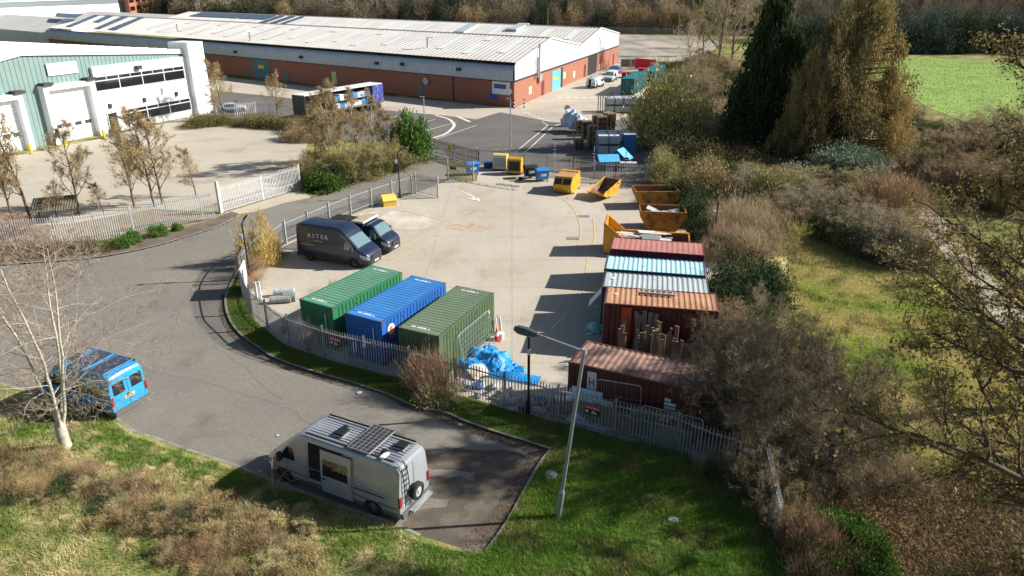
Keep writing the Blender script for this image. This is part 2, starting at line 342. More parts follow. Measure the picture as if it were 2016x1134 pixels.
# cladding with curved eave
m=MB(); prof=[(.22,4.0),(.25,4.1),(.25,5.35),(.2,5.75),(.02,6.08),(-.3,6.3),(-.75,6.42)]
s=0.; k=0
while s<SE:
    for (a,b,o) in((s,s+.62,0),(s+.62,s+.68,.035),(s+.68,s+.86,.06),(s+.86,s+.92,.035)):
        a2,b2=a,b; oa={0:0,.035:0 if b-s<.7 else .06,.06:.06}[o]; ob={0:0,.035:.06 if b-s<.7 else 0,.06:.06}[o]
        for (y0,z0),(y1,z1) in zip(prof[:-1],prof[1:]):
            m.add([FF@Vector(q) for q in((a2,y0+oa,z0),(b2,y0+ob,z0),(b2,y1+ob*.6,z1+ob*.6),(a2,y1+oa*.6,z1+oa*.6))],[(0,1,2,3)])
    s+=.92
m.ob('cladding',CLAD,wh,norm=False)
m=MB(); m.box(0,SE,-1.05,-.72,6.36,6.5,FF); m.ob('gutter',M('black_gutter',(.03,.03,.03),rough=.7),wh)
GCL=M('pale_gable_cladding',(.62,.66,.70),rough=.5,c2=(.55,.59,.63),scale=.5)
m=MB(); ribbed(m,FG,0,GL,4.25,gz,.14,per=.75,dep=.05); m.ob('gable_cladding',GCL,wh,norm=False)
m=MB()
for (a,za),(b,zb) in zip(pk[:-1],pk[1:]):
    m.prism([(a,za-.05),(b,zb-.05),(b,zb+.22),(a,za+.22)],.1,.32,'y',FG)
m.ob('verge_trim',M('verge_trim_grey',(.5,.5,.49),rough=.6),wh)
m=MB(); m.box(-.3,GL+.1,.2,.3,4.12,4.3,FG); m.ob('flashing',DGREY,wh)
m=MB(); m.box(-.3,SE,.29,.33,3.95,4.08,FF); m.ob('flashing',DGREY,wh)
T=Matrix.Identity(4)
def roofpt(s,t,dz=0): 
    q=dF*s+dG*t; return (q.x,q.y,gz(t)+dz)
# corrugated roof sheets, ribs running up the slope
def roof(lo,hi,per=1.0):
    m=MB(); s=0.; pts=[]
    while s<SE: pts+=[(s,0),(s+per*.8,0),(s+per*.86,.06),(s+per*.94,.06)]; s+=per
    pts.append((SE,0))
    for (a,ha),(b,hb) in zip(pts[:-1],pts[1:]):
        m.add([roofpt(a,lo,ha+.03),roofpt(b,lo,hb+.03),roofpt(b,hi,hb+.03),roofpt(a,hi,ha+.03)],[(0,1,2,3)])
    return m.ob('roof',ROOFM,wh,norm=False)
e0=.75/ math.hypot(1,0)
for a,b in((.75,pk[1][0]),(pk[1][0],pk[2][0]),(pk[2][0],pk[3][0]),(pk[3][0],pk[4][0])): roof(a,b)
for t in(pk[1][0],pk[3][0]):
    m=MB()
    for s0 in np.arange(0,SE-1,2.): m.add([roofpt(s0,t-.35,.06),roofpt(s0+1.96,t-.35,.06),roofpt(s0+1.96,t,.2),roofpt(s0,t,.2),roofpt(s0+1.96,t+.35,.06),roofpt(s0,t+.35,.06)],[(0,1,2,3),(3,2,4,5)])
    m.ob('ridge_capping',M('ridge_grey',(.33,.33,.32),rough=.7),wh)
for k in range(22):
    s0=4.5+k*6.9
    if s0>SE-45: break
    for t0,t1 in((4,11),(14,pk[1][0]-1.2)) if k%2 else ((6,pk[1][0]-2),):
        m1=MB(); m1.add([roofpt(s0,t0,.12),roofpt(s0+1.7,t0,.12),roofpt(s0+1.7,t1,.12),roofpt(s0,t1,.12)],[(0,1,2,3)]); m1.ob('rooflight',SKYL,wh)
for k in range(22):
    s0=4+k*7.1
    if s0<SE-30: m1=MB(); m1.add([roofpt(s0,pk[2][0]+4,.12),roofpt(s0+1.6,pk[2][0]+4,.12),roofpt(s0+1.6,pk[3][0]-3,.12),roofpt(s0,pk[3][0]-3,.12)],[(0,1,2,3)]); m1.ob('rooflight',SKYL,wh)
def span(u,v):  # photo pixel -> (s,t) on the first roof slope
    r=ray(u,v); a,b=pk[0][0],pk[1][0]; z0,z1=pk[0][1],pk[1][1]
    for it in range(30):
        pass
    n=dF.cross(Vector((dG.x*b,dG.y*b,z1-z0))); p0=WA+Vector((0,0,z0)); c=Vector((0,0,CH))
    q=c+r*((p0-c).dot(n)/r.dot(n))-WA
    det=dF.x*dG.y-dF.y*dG.x
    return ((q.x*dG.y-q.y*dG.x)/det,(dF.x*q.y-dF.y*q.x)/det)
for pan in ([(108,34),(128,23),(178,26),(148,37)],[(112,45),(130,38),(150,40),(122,47)],[(130,53),(196,28),(205,29),(140,54)],[(184,44),(222,29),(234,30),(196,45)],[(187,57),(250,31),(262,32),(197,58)],[(213,59),(284,32.5),(294,33),(229,60)]):
    m=MB(); pts=[roofpt(a_,min(max(b_,.9),pk[1][0]-.4),.22) for a_,b_ in (span(*q) for q in pan)]; m.add(pts+[(x,y,z-.1) for x,y,z in pts],[(0,1,2,3),(0,4,5,1),(1,5,6,2),(2,6,7,3),(3,7,4,0)]); m.ob('solar_panel',SOLAR,wh)
m=MB(); t2,t3=pk[2][0],pk[3][0]
for k,(a,b) in enumerate(((SE-8,SE-48),(SE-49,SE-52),(SE-54,SE-57),(SE-59,SE-61))): m.add([roofpt(a,t2+(9 if k==0 else 5),.2),roofpt(b,t2+(9 if k==0 else 5),.2),roofpt(b,t3-1,.2),roofpt(a,t3-1,.2)],[(0,1,2,3)])
m.ob('solar_panel',SOLAR,wh)
for (u,v) in((350,62),(493,80),(842,94)):
    s_,t_=span(u,v); x,y,z=roofpt(s_,t_); b=MB(); b.tube((x,y,z),(x,y,z+1.6),.16); b.tube((x,y,z+1.6),(x,y,z+1.75),.28,.1); b.ob('flue',GALV,wh,smooth=True)
for s_,t_,w_ in((20,pk[2][0]+9,5),(33,pk[3][0]-12,5)):
    b=MB(); p=[roofpt(s_,t_,.6),roofpt(s_+3,t_,.6),roofpt(s_+3,t_+9,.6),roofpt(s_,t_+9,.6)]; b.add(p+[(x,y,z-.7) for x,y,z in p],[(0,1,2,3),(0,4,5,1),(1,5,6,2),(2,6,7,3),(3,7,4,0)]); b.ob('roof_vent',CLAD,wh)
# twin flues and duct on the gable
s_,z_=onwall(1054,160,WA,dG)
for ds in(-.4,.5):
    b=MB(); b.tube(FG@Vector((s_+ds,.55,3.6)),FG@Vector((s_+ds,.55,9.1 if ds>0 else 7.)),.16); b.ob('flue',GALV,wh,smooth=True)
# openings on walls, from survey pixels
def wquad(px,A,d,Mf,o0,o1,name,mat,parent,inset=None):
    c=[onwall(*q,A,d) for q in px]; s0=min(q[0] for q in c); s1=max(q[0] for q in c); z0=min(q[1] for q in c); z1=max(q[1] for q in c)
    m=MB(); m.box(s0,s1,o0,o1,max(z0,0),z1,Mf); return m.ob(name,mat,parent)
def wbox(s0,s1,z0,z1,o0,o1,Mf,name,mat,parent):
    m=MB(); m.box(s0,s1,o0,o1,z0,z1,Mf); return m.ob(name,mat,parent)
def ws(u,v): return onwall(u,v,WA,dG)[0]
a_,b_=ws(1086,170),ws(1107,162); d_=wbox(a_,b_-1.3,0,3.6,0,.06,FG,'roller_door',TEALL,wh); wbox(a_+1,a_+3.2,1.9,2.5,.06,.09,FG,'door_sign',M('sign_yellow',(.7,.5,.03),rough=.5),d_); wbox(b_-1.3,b_,0,3.7,0,.04,FG,'door_opening',DARKD,wh)
wbox(ws(1157,140),ws(1174,136),0,4.2,0,.05,FG,'door_opening',DARKD,wh)
for u in(1066,1149,1205):
    s_=ws(u,170-(u-1066)*.25); wbox(s_,s_+1.5,0,2.6,0,.05,FG,'door',M('dark_red_door',(.14,.02,.02),rough=.5),wh)
for u,v in((1041,180),(1128,148),(1109,150),(1178,133)):
    s_,z_=onwall(u,v,WA,dG); wbox(s_,s_+1.4,z_-.5,z_+.7,0,.04,FG,'notice_board',M('cream_sign',(.7,.6,.38),rough=.6),wh)
s_,z_=onwall(1060,153,WA,dG); b=MB(); b.tube(FG@Vector((s_,.1,z_)),FG@Vector((s_,.5,z_)),.75,n=20); b.ob('wall_vent',GALV,wh,smooth=True)
s_,z_=onwall(840,158,WA,dF); b=MB(); b.tube(FF@Vector((s_,.0,z_-.1)),FF@Vector((s_,.35,z_-.1)),.6,n=20); b.ob('wall_vent',GALV,wh,smooth=True)
def wf(u,v,w_,h_,name,mat,o=.05):
    s_,z_=onwall(u,v,WA,dF); return wbox(s_-w_/2,s_+w_/2,max(0,z_-h_/2),z_+h_/2,0,o,FF,name,mat,wh)
wf(829,180,1.1,2.3,'door',TEALD); wf(565,152,1.2,2.3,'door',TEALD); wf(487,148,1.1,2.3,'door',TEALD)
s_=onwall(516,145,WA,dF)[0]; wbox(s_-2.6,s_+2.6,0,4.0,0,.05,FF,'roller_door',TEALD,wh); wbox(s_-1,s_+1,2.,2.7,.05,.08,FF,'door_sign',M('sign_yellow',(0,0,0)),wh)
sg=wf(987,172,3.6,2.2,'sign_board',WHITE,.1); s_,z_=onwall(985,170,WA,dF); wbox(s_-1.2,s_+1.2,z_-.35,z_+.35,.1,.13,FF,'blue_panel',M('sign_blue',(.03,.07,.35),rough=.5),sg)
wf(971,188,1.6,1.1,'safety_sign',M('sign_blue',(0,0,0)),.06); wf(987,184,1.,.6,'safety_sign',M('sign_blue',(0,0,0)),.06)
wf(658,153,1.3,2.2,'notice_board',M('green_yellow_sign',(.45,.6,.2),rough=.5))
wf(544,141,.7,1.1,'notice_board',WHITE); 
s_,z_=onwall(1004,180,WA,dF); b=MB(); b.tube(FF@Vector((s_,0,z_)),FF@Vector((s_,.06,z_)),.45,n=16); b.ob('round_sign',WHITE,wh)
for u,v in((596,112),(745,124),(795,126),(906,136),(467,102)): wf(u,v,.7,.5,'floodlight',DGREY,.75)
b=MB(); s_=onwall(893,180,WA,dF)[0]; b.tube(FF@Vector((s_,.12,0)),FF@Vector((s_,.12,4.1)),.08); b.ob('drainpipe',DGREY,wh)
# lower wing at the far end
m=MB(); X0,X1=SE+.1,SE+70
def rp2(s,t,dz=0): q=dF*s+dG*t; return (q.x,q.y,gz(t)-1.2+dz)
for (a,_),(b,_) in zip(pk[:3],pk[1:4]): m.add([rp2(X0,a),rp2(X1,a),rp2(X1,b),rp2(X0,b)],[(0,1,2,3)])
m.ob('lower_roof',M('lower_roof_sheet',(.45,.45,.43),rough=.7,c2=(.5,.5,.48),scale=.1),wh)
m=MB(); m.box(X0,X1,-.3,0,0,pk[0][1]-1.25,FF); m.ob('lower_wall',CLAD,wh)
# ---- teal and white unit on the left
LA=P(400,222); dL=V2(LA,P(107,283)); FL=frame(dL,1)
lu=thing('industrial_unit','teal ribbed industrial unit with white office front and tall white shutter doors','industrial building',LA)
def lw(u,v): return onwall(u,v,LA,dL)
TEAL=M('teal_cladding',(.18,.275,.265),rough=.5,c2=(.16,.245,.235),scale=.4); WCL=M('white_panel',(.80,.82,.85),rough=.45,c2=(.76,.78,.82),scale=.4)
sp,zp=lw(38,103); s1,z1=lw(350,100.5); S_END=sp+45
def ltop(s): return z1+(zp-z1)*(s-s1)/(sp-s1) if s<sp else zp-(s-sp)*(zp-z1)/(sp-s1)*2.2
m=MB(); m.prism([(0,0),(S_END,0),(S_END,3),(S_END,ltop(S_END)),(sp,zp),(0,ltop(0))],-.4,-.05,'y',FL); m.ob('wall',TEAL,lu)
m=MB(); ribbed(m,FL,.5,S_END,0,ltop,.0,per=.62,dep=-.06,flat=.8); m.ob('wall_ribs',TEAL,lu,norm=False)
m=MB()
DP=75
def lr(s,dep,dz=0): q=FL@Vector((s,-dep,0)); return (q.x,q.y,ltop(s)+dz)
RW=M('white_roof_sheet',(.74,.73,.69),rough=.6,c2=(.68,.67,.63),scale=.15)
for a,b in((0,sp),(sp,S_END)):
    for k in range(40):
        d0=-.25+k*DP/40; d1=d0+DP/40
        m.add([lr(a,d0,.12),lr(b,d0,.12),lr(b,d1-.25,.12),lr(a,d1-.25,.12),lr(b,d1-.2,.2),lr(a,d1-.2,.2),lr(b,d1,.12),lr(a,d1,.12)],[(0,1,2,3),(3,2,4,5),(5,4,6,7)])
m.ob('roof',RW,lu,norm=False)
m=MB(); m.add([lr(-.1,-.3,.3),lr(sp,-.3,.3),lr(sp,-.3,-.35),lr(-.1,-.3,-.35),lr(-.1,-.05,-.35),lr(sp,-.05,-.35)],[(0,1,2,3),(3,2,5,4)]); m.add([lr(sp,-.3,.3),lr(S_END,-.3,.3),lr(S_END,-.3,-.35),lr(sp,-.3,-.35)],[(0,1,2,3)]); m.ob('fascia',WCL,lu)
wbox(0,.4,0,ltop(0)-.1,-DP,-.4,FL,'side_wall',WCL,lu)
sd_=lw(205,268)[0]
zt_=lw(340,113)[1]
wbox(1.6,sd_,0,zt_,.0,.45,FL,'office_front',WCL,lu)
zpier=lw(372,82)[1]; wbox(-.8,2.2,0,zpier,-2.5,1.3,FL,'pier',WCL,lu)
def strip_window(c,n):
    q=[lw(*k) for k in c]; s0,s1_=min(q[0][0],q[1][0]),max(q[0][0],q[1][0]); z0=q[1][1]; z1_=q[0][1]
    w_=wbox(s0,s1_,z0,z1_,.45,.49,FL,'window',WGL,lu); f=MB()
    for i in range(n+1): x=s0+(s1_-s0)*i/n; f.box(x-.07,x+.07,.49,.55,z0,z1_,FL)
    f.box(s0,s1_,.49,.56,z0+(z1_-z0)*.66,z0+(z1_-z0)*.73,FL)
    for i in range(n): x=s0+(s1_-s0)*(i+.5)/n; f.box(x-.05,x+.05,.49,.54,z0+(z1_-z0)*.7,z1_,FL)
    f.box(s0,s1_,.49,.53,z1_-.08,z1_+.03,FL); f.box(s0,s1_,.49,.6,z0-.06,z0+.04,FL); f.ob('frame',FRAMEW,w_)
strip_window([(355,129),(184,180)],4); strip_window([(368,192),(241,241)],3)
def bigdoor(ua,ub,va,vb,vt):
    s0=lw(ub,vb)[0]; s1_=lw(ua,va)[0]; zt=lw(*vt)[1]
    d=wbox(s0,s1_,0,zt,.0,.12,FL,'shutter_door',WCL,lu)
    f=MB(); f.box(s0-.75,s0,0,.55,0,zt+.7,FL) if 0 else f.box(s0-.6,s0,0,1.,0,zt+.6,FL); f.box(s1_,s1_+.6,0,1.,0,zt+.6,FL); f.box(s0,s1_,0,1.,zt,zt+.6,FL); f.ob('door_surround',WCL,lu)
    f=MB()
    for k in range(1,7): f.box(s0,s1_,.12,.135,zt*k/7-.02,zt*k/7+.02,FL)
    f.ob('panel_joints',FRAMEW,d)
    for k in range(4):
        x=s0+(s1_-s0)*(k+.5)/4; wbox(x-.45,x+.45,1.75,2.2,.12,.16,FL,'vision_panel',DGREY,d)
    for x in(s0-.1,s1_+.1): wbox(x-.8,x+.5,zt+.6,zt+.95,.2,1.3,FL,'floodlight',DGREY,lu)
bigdoor(111,190,288,272,(160,168)); bigdoor(-30,52,325,299,(16,196))
wq=[lw(88,126),(lw(152,141))]; wbox(wq[1][0],wq[0][0],lw(92,150)[1],lw(88,126)[1],.06,.2,FL,'sign_board',WHITE,lu)
dq0=lw(232,263)[0]; dq1=lw(215,266)[0]; dd=wbox(dq0,dq1,0,2.5,.45,.5,FL,'door',DARKD,lu); wbox(dq0-.12,dq0,0,2.6,.45,.6,FL,'frame',FRAMEW,dd); wbox(dq1,dq1+.12,0,2.6,.45,.6,FL,'frame',FRAMEW,dd)
for u,v in((211,208),(279,196),(342,184)): s_,z_=lw(u,v); wbox(s_-.2,s_+.2,z_-.3,z_+.3,.45,.7,FL,'wall_light',DGREY,lu)
s_,z_=lw(265,133); wbox(s_-.4,s_+.4,z_-.2,z_+.3,.45,1.,FL,'floodlight',DGREY,lu)
YB=M('safety_yellow',(.75,.5,.02),rough=.5)
for u,v,lb in((206,273,'yellow bollard beside the office door of the teal unit'),(130,289,'yellow bollard at the left corner of the white shutter door'),(62,303,'yellow bollard between the two white shutter doors')):
    q=P(u,v); m=MB(); m.tube((0,0,0),(0,0,1.15),.17,n=12); m.tube((0,0,1.15),(0,0,1.22),.17,.08,n=12); o=m.ob('bollard',YB,smooth=True); o.location=q; tag(o,lb,'bollard','yellow bollards along the teal unit')
    m=MB(); m.tube((0,0,.0),(0,0,.04),.24,n=12); m.ob('base_plate',DGREY,o)
# ---- far white shed and brick office at the top left
QA=P(-140,90); QB=P(243,57); dQ=V2(QA,QB); FQ=frame(dQ,-1)
fs=thing('distribution_shed','huge white distribution shed with grey eaves band in the far left corner','industrial building',QA)
def qw(u,v): return onwall(u,v,QA,dQ)
Lq=(QB-QA).length; zt_=qw(150,0)[1]; zb_=qw(150,10)[1]
wbox(0,Lq,0,zb_,-70,0,FQ,'wall',M('bright_white_cladding',(.8,.8,.79),rough=.5),fs)
m=MB(); ribbed(m,FQ,0,Lq,zb_,lambda s:zt_,.1,per=1.2,dep=.1); m.ob('eaves_band',M('slate_band',(.16,.19,.21),rough=.5),fs,norm=False)
wbox(0,Lq,zt_,zt_+.4,-70,.3,FQ,'roof',M('shed_roof',(.5,.55,.57),rough=.5),fs)
QC=P(262,50); QD=P(308,36); dR=V2(QC,QD); FR=frame(dR,-1)
ob_=thing('brick_office','orange brick office block with dark windows beyond the warehouse roof','office building',QC)
Lr=(QD-QC).length
wbox(0,Lr,0,12,-20,0,FR,'wall',M('orange_brick',(.42,.16,.08),rough=.9,c2=(.35,.12,.06),scale=2),ob_)
for k in range(4):
    for z0 in(2,6.2,9.6): w_=wbox(1+k*Lr/4.3,1+k*Lr/4.3+Lr/6,z0,z0+1.8,0,.1,FR,'window',WGL,ob_)
wbox(-12,-.1,0,11,-14,-1,FR,'glazed_stair',WGL,ob_)
# ================= FENCES
def palisade(name,label,cat,pts,h=1.85,pitch=.16,mat=GALV,z0=.0,post_every=2.75,side=1,group=None,posts=True,pw=.055):
    o0=Vector((pts[0].x,pts[0].y,z0)); t=thing(name,label,cat,o0,0,group); pl=MB(); rls=[MB(),MB()]; acc=0; nxt=0; pnext=0; rr=random.Random(len(pts)*7+int(h*100))
    for a,b in zip(pts[:-1],pts[1:]):
        a=Vector((a.x,a.y,0)); b=Vector((b.x,b.y,0)); d=b-a; L=d.length
        if L<1e-4: continue
        d/=L; n=Vector((-d.y,d.x,0))*side
        A=a-Vector((o0.x,o0.y,0)); B=b-Vector((o0.x,o0.y,0))
        for rl,z in zip(rls,(.32,h-.36)):
            p=[A+n*.03,B+n*.03,B+n*.07,A+n*.07]
            rl.add([(q.x,q.y,z) for q in p]+[(q.x,q.y,z+.055) for q in p],[(0,1,2,3),(4,5,6,7),(0,1,5,4),(3,2,6,7),(0,3,7,4),(1,2,6,5)])
        while nxt<acc+L:
            q=A+d*(nxt-acc); c=d*(pw/2); o_=n*.028; hh=h+rr.uniform(-.01,.01); tl=d*rr.uniform(-.008,.008)
            # W-section pale with a pointed head
            x0,x1,x2=q-c,q-o_*.9,q+c
            vs=[(x0.x,x0.y,.04),(x1.x,x1.y,.04),(x2.x,x2.y,.04),(x0.x+tl.x,x0.y+tl.y,hh-.13),(x1.x+tl.x,x1.y+tl.y,hh-.12),(x2.x+tl.x,x2.y+tl.y,hh-.13),(q.x+tl.x-o_.x*.4,q.y+tl.y-o_.y*.4,hh)]
            pl.add(vs,[(0,1,4,3),(1,2,5,4),(3,4,6),(4,5,6),(0,2,1)])
            nxt+=pitch
        while posts and pnext<acc+L:
            q=A+d*(pnext-acc)+n*.12; m=MB(); Mx=Matrix.Translation(q)@Matrix.Rotation(math.atan2(d.y,d.x),4,'Z')
            m.box(-.045,.045,-.045,-.038,0,h-.02,Mx); m.box(-.045,.045,.038,.045,0,h-.02,Mx); m.box(-.004,.004,-.037,.037,0,h-.03,Mx); m.ob('post',mat,t); pnext+=post_every
        acc+=L
    pl.ob('pales',mat,t,norm=False); [r_.ob('rail',mat,t) for r_ in rls]; return t
FBend=[p for p in FBw]
palisade('palisade_fence','long galvanised palisade fence curving round the yard beside the grass verge','fence',FBend,h=1.95,z0=.08,side=1)
palisade('palisade_fence','galvanised palisade fence between the yard and the narrow access road','fence',[P(562,480),P(640,444),P(704,418),P(745,403),P(783,390),P(817,379)],h=1.95,side=-1)
BGAL=M('bright_galvanised',(.6,.62,.64),rough=.5,metal=.2,c2=(.45,.47,.5),scale=3)
palisade('palisade_fence','bright white-grey palisade fence along the footway under the birches','fence',[P(*q) for q in [(-120,500),(0,495),(60,491),(110,488),(175,480),(240,470),(310,453),(370,441),(425,431)]],h=2.35,mat=BGAL,z0=.1,side=1)
palisade('palisade_fence','palisade fence behind the bin store and skips at the back of the yard','fence',[P(*q) for q in [(943,325),(985,329),(1043,336),(1090,343),(1143,349),(1191,358),(1251,361),(1297,365)]],h=2.05,mat=M('weathered_galvanised',(.30,.30,.29),rough=.6,metal=.3,c2=(.4,.4,.39),scale=3),side=1)
palisade('palisade_fence','short end-on palisade fence run in the scrub at the lower right','fence',[P(1500,952),P(1508,990),P(1516,1030),P(1526,1076)],h=2.0,z0=.05,side=-1)
palisade('palisade_fence','distant palisade fence with pale posts along the foot of the wood','fence',[Vector((x,y,0)) for x,y in((-110,330),(-40,318),(20,305),(55,290),(80,284),(100,280))],h=2.6,pitch=.7,pw=.35,mat=M('far_fence_grey',(.22,.23,.25),rough=.7),post_every=6,side=1)
palisade('palisade_fence','low palisade fence bordering the planting bed beside the teal unit','fence',[P(402,228),P(430,226),P(462,228),P(505,224),P(560,226)],h=1.9,pitch=.3,pw=.1,mat=BGAL,side=1)
def gate_leaf(a,b,h,name,label,mat=GALV,pitch=.155,group=None,fr=.05,brace=False):
    a=Vector((a.x,a.y,0));b=Vector((b.x,b.y,0)); L=(b-a).length; t=thing(name,label,'gate',a,math.atan2(b.y-a.y,b.x-a.x),group)
    f=MB(); 
    for z in(.12,h*.5 if L<3.2 else .7,h-.35): f.box(0,L,-fr/2,fr/2,z,z+.05)
    if brace: f.tube((0,0,.15),(L,0,h-.35),.02)
    f.ob('gate_frame',mat,t)
    for x in(0,L): m=MB(); m.box(x-.06,x+.06,-.06,.06,0,h+.12); m.ob('gate_post',mat,t)
    if L>3.2: m=MB(); m.box(L/2-.05,L/2+.05,-.04,.04,.05,h+.05); m.ob('meeting_stile',mat,t)
    p=MB(); x=.12
    while x<L-.06: p.add([(x-.03,-.04,.1),(x+.03,-.04,.1),(x+.03,-.04,h-.1),(x-.03,-.04,h-.1),(x,-.04,h)],[(0,1,2,3),(3,2,4)]); x+=pitch
    p.ob('pales',mat,t,norm=False); return t
gate_leaf(P(819,380),P(863,390),2.0,'palisade_gate','open palisade gate leaf at the left of the yard entrance',group='yard entrance gate leaves')
g2=gate_leaf(P(882,353),P(932,358),2.0,'palisade_gate','open palisade gate leaf by the bins at the right of the yard entrance',group='yard entrance gate leaves')
m=MB(); m.box(.3,1.0,-.09,-.06,1.1,1.35); m.ob('dark_sign',DGREY,g2)
g3=gate_leaf(P(438,419),P(592,372),2.4,'palisade_gate','wide pale double palisade gate across the concrete crossover',mat=BGAL,pitch=.17)
for x in(.0,): m=MB(); m.box(-.25,-.02,-.12,.12,0,2.9); m.ob('slam_post',BGAL,g3)
sgt=gate_leaf(P(850,301),P(943,326),1.8,'sliding_gate','long dark barred sliding gate across the estate road',mat=M('dark_gate_steel',(.12,.11,.11),rough=.6),pitch=.14)
m=MB(); m.box(3.3,4.0,-.12,-.08,.9,1.4); m.ob('yellow_sign',M('sign_yellow',(0,0,0)),sgt)
q1=P(893,318); q2=P(941,325); t=thing('barrier_rail','white sloping barrier rail beside the sliding gate','barrier',q1)
m=MB(); m.tube((0,0,1.2),(q2.x-q1.x,q2.y-q1.y,1.9),.06); m.ob('rail',WHITE,t); m=MB(); [m.tube(((q2.x-q1.x)*k,(q2.y-q1.y)*k,0),((q2.x-q1.x)*k,(q2.y-q1.y)*k,1.2+.7*k),.05) for k in(0.02,.5,.98)]; m.ob('support_post',GALV,t)
# warning signs tied to the front fence
def on_fence(u,v,z):
    q=P(u,v,z); best=min(range(len(FBw)-1),key=lambda i:(FBw[i]-Vector((q.x,q.y,0))).length); return q,math.atan2(FBw[best+1].y-FBw[best].y,FBw[best+1].x-FBw[best].x)
SREDM=M('sign_red',(.45,.02,.04),rough=.5); SBLK=M('sign_black',(.02,.015,.02),rough=.5)
for u,v,s_,lb in((1168,806,1.15,'red and black warning sign on the fence below the grey street lamp'),(661,671,1.0,'red and black warning sign on the fence below the green container')):
    q,a=on_fence(u,v,1.45); t=thing('warning_sign',lb,'sign',q-Vector((math.cos(a+R(90)),math.sin(a+R(90)),0))*.08,a,'warning signs on the palisade fence'); w_=.62*s_
    m=MB(); m.box(-w_/2,w_/2,-.015,0,-.25,.03); m.ob('lower_panel',SBLK,t); m=MB(); m.box(-w_/2,w_/2,-.015,0,.03,.2); m.ob('upper_panel',SREDM,t)
    text('WARNING',.13,WHITE,'lettering',t,(0,-.02,.115),(R(90),0,0),ext=.001); marks('lettering',t,(.08,-.02,-.05),(R(90),0,0),(4,),.07,WHITE); marks('lettering',t,(.1,-.02,-.14),(R(90),0,0),(7,),.07,WHITE)
    m=MB(); m.box(-w_/2+.04,-w_/2+.16,-.02,-.015,-.15,-.03); m.ob('symbol',WHITE,t)
# ================= POLES AND LAMPS
def mast(u,v,h,label,head=(-.35,0,.35),box=True,zb=0):
    q=P(u,v,zb); t=thing('camera_pole',label,'pole',q,0,'black poles round the yard'); m=MB(); m.tube((0,0,0),(0,0,.9),.085,n=10); m.tube((0,0,.9),(0,0,h),.055,n=10); m.ob('pole',BLACK,t,smooth=True)
    m=MB(); hv=Vector(head); m.tube((0,0,h),hv+Vector((0,0,h)),.04); e=Vector((0,0,h))+hv; m.prism([(-.12,-.05),(.28,-.05),(.28,.06),(-.12,.06)],-.1,.1,'y',Matrix.Translation(e)@Matrix.Rotation(R(-50),4,'Y')); m.ob('lamp_head',DGREY,t)
    if box: m=MB(); m.box(-.28,-.08,-.1,.1,h-1.05,h-.8); m.box(-.3,-.06,-.12,.12,h-.8,h-.76); m.ob('junction_box',WHITE,t)
mast(493,550,4.0,'black pole with cranked head behind the yellow bush',head=(.25,0,.4),zb=.0)
mast(788,390,4.4,'black lamp pole by the yard entrance gate',head=(.25,.1,.12))
mast(1128,337,4.0,'black pole with white box in front of the pallet stacks',head=(-.2,0,.15))
mast(1404,485,3.6,'black pole with white box against the pink-grey scrub beyond the containers',head=(-.2,0,.35))
q=P(1040,816); t=thing('lamp_post','black lamp post standing behind the front palisade fence','street lamp',q); m=MB(); m.tube((0,0,0),(0,0,.8),.1,n=12); m.tube((0,0,.8),(0,0,4.15),.065,n=12); m.ob('pole',BLACK,t,smooth=True)
m=MB(); m.box(-.07,.07,-.07,.07,3.2,3.5); m.ob('junction_box',WHITE,t)
q=P(1098,1021,.05); top=P(1150,692,7.0); hd=P(1044,653,7.35)
t=thing('street_lamp','tall grey street lamp leaning over the fence from the lower grass','street lamp',q); d=top-q; m=MB(); m.tube((0,0,0),d*.17,.115,n=12); m.tube(d*.17,d*.19,.115,.075,n=12); m.tube(d*.19,d,.075,.06,n=12); m.ob('pole',M('lamp_grey_steel',(.30,.34,.37),rough=.45,metal=.5,c2=(.22,.25,.28),scale=4),t,smooth=True)
e=hd-q; m=MB(); m.tube(d,d+(e-d)*.86,.045,.035,n=10); m.ob('arm',GALV,t,smooth=True)
m=MB(); m.tube(d-Vector((0,0,.12)),d+Vector((0,0,.1)),.09,n=10); m.ob('collar',GALV,t,smooth=True)
ax=(e-d); an=math.atan2(ax.y,ax.x); Mx=Matrix.Translation(d+ax*.86)@Matrix.Rotation(an,4,'Z')@Matrix.Rotation(R(-4),4,'Y')
m=MB(); prof=[(0,-.06,.06,.07),(.15,-.09,.09,.12),(.4,-.1,.14,.17),(.75,-.08,.13,.16),(.9,-.03,.08,.1)]
for i,(x,zl,zh,hw_) in enumerate(prof):
    pass
rings=[]; vs=[]
for (x,zl,zh,hw_) in prof:
    for y,z in((-hw_,zl),(-hw_*.9,zh*.5),(-hw_*.5,zh),(hw_*.5,zh),(hw_*.9,zh*.5),(hw_,zl)): vs.append(Mx@Vector((x,y,z)))
fs=[]
for i in range(4):
    for k in range(6): fs.append((i*6+k,i*6+(k+1)%6,(i+1)*6+(k+1)%6,(i+1)*6+k))
fs+=[tuple(range(6)),tuple(range(24,30))]; m.add(vs,fs); lh=m.ob('lamp_head',M('lamp_head_grey',(.06,.065,.07),rough=.5),t,smooth=True)
m=MB(); m.box(.2,.7,-.13,.13,-.125,-.085,Mx); m.ob('lens',M('lamp_lens',(.5,.5,.48),rough=.2),lh)
def thinlamp(u,v,h,label,two=False,g_=None,pos=None):
    q=pos if pos else P(u,v); t=thing('lamp_post',label,'street lamp',q,0,g_); m=MB(); m.tube((0,0,0),(0,0,h),.09,.06,n=8); m.ob('pole',GALV,t); m=MB(); m.box(-.5,.1,-.12,.12,h,h+.13); m.ob('lamp_head',GALV,t)
thinlamp(1005,290,5.8,'thin grey lamp post in the middle of the estate road'); thinlamp(837,262,4.7,'thin lamp post beside the evergreen laurel')
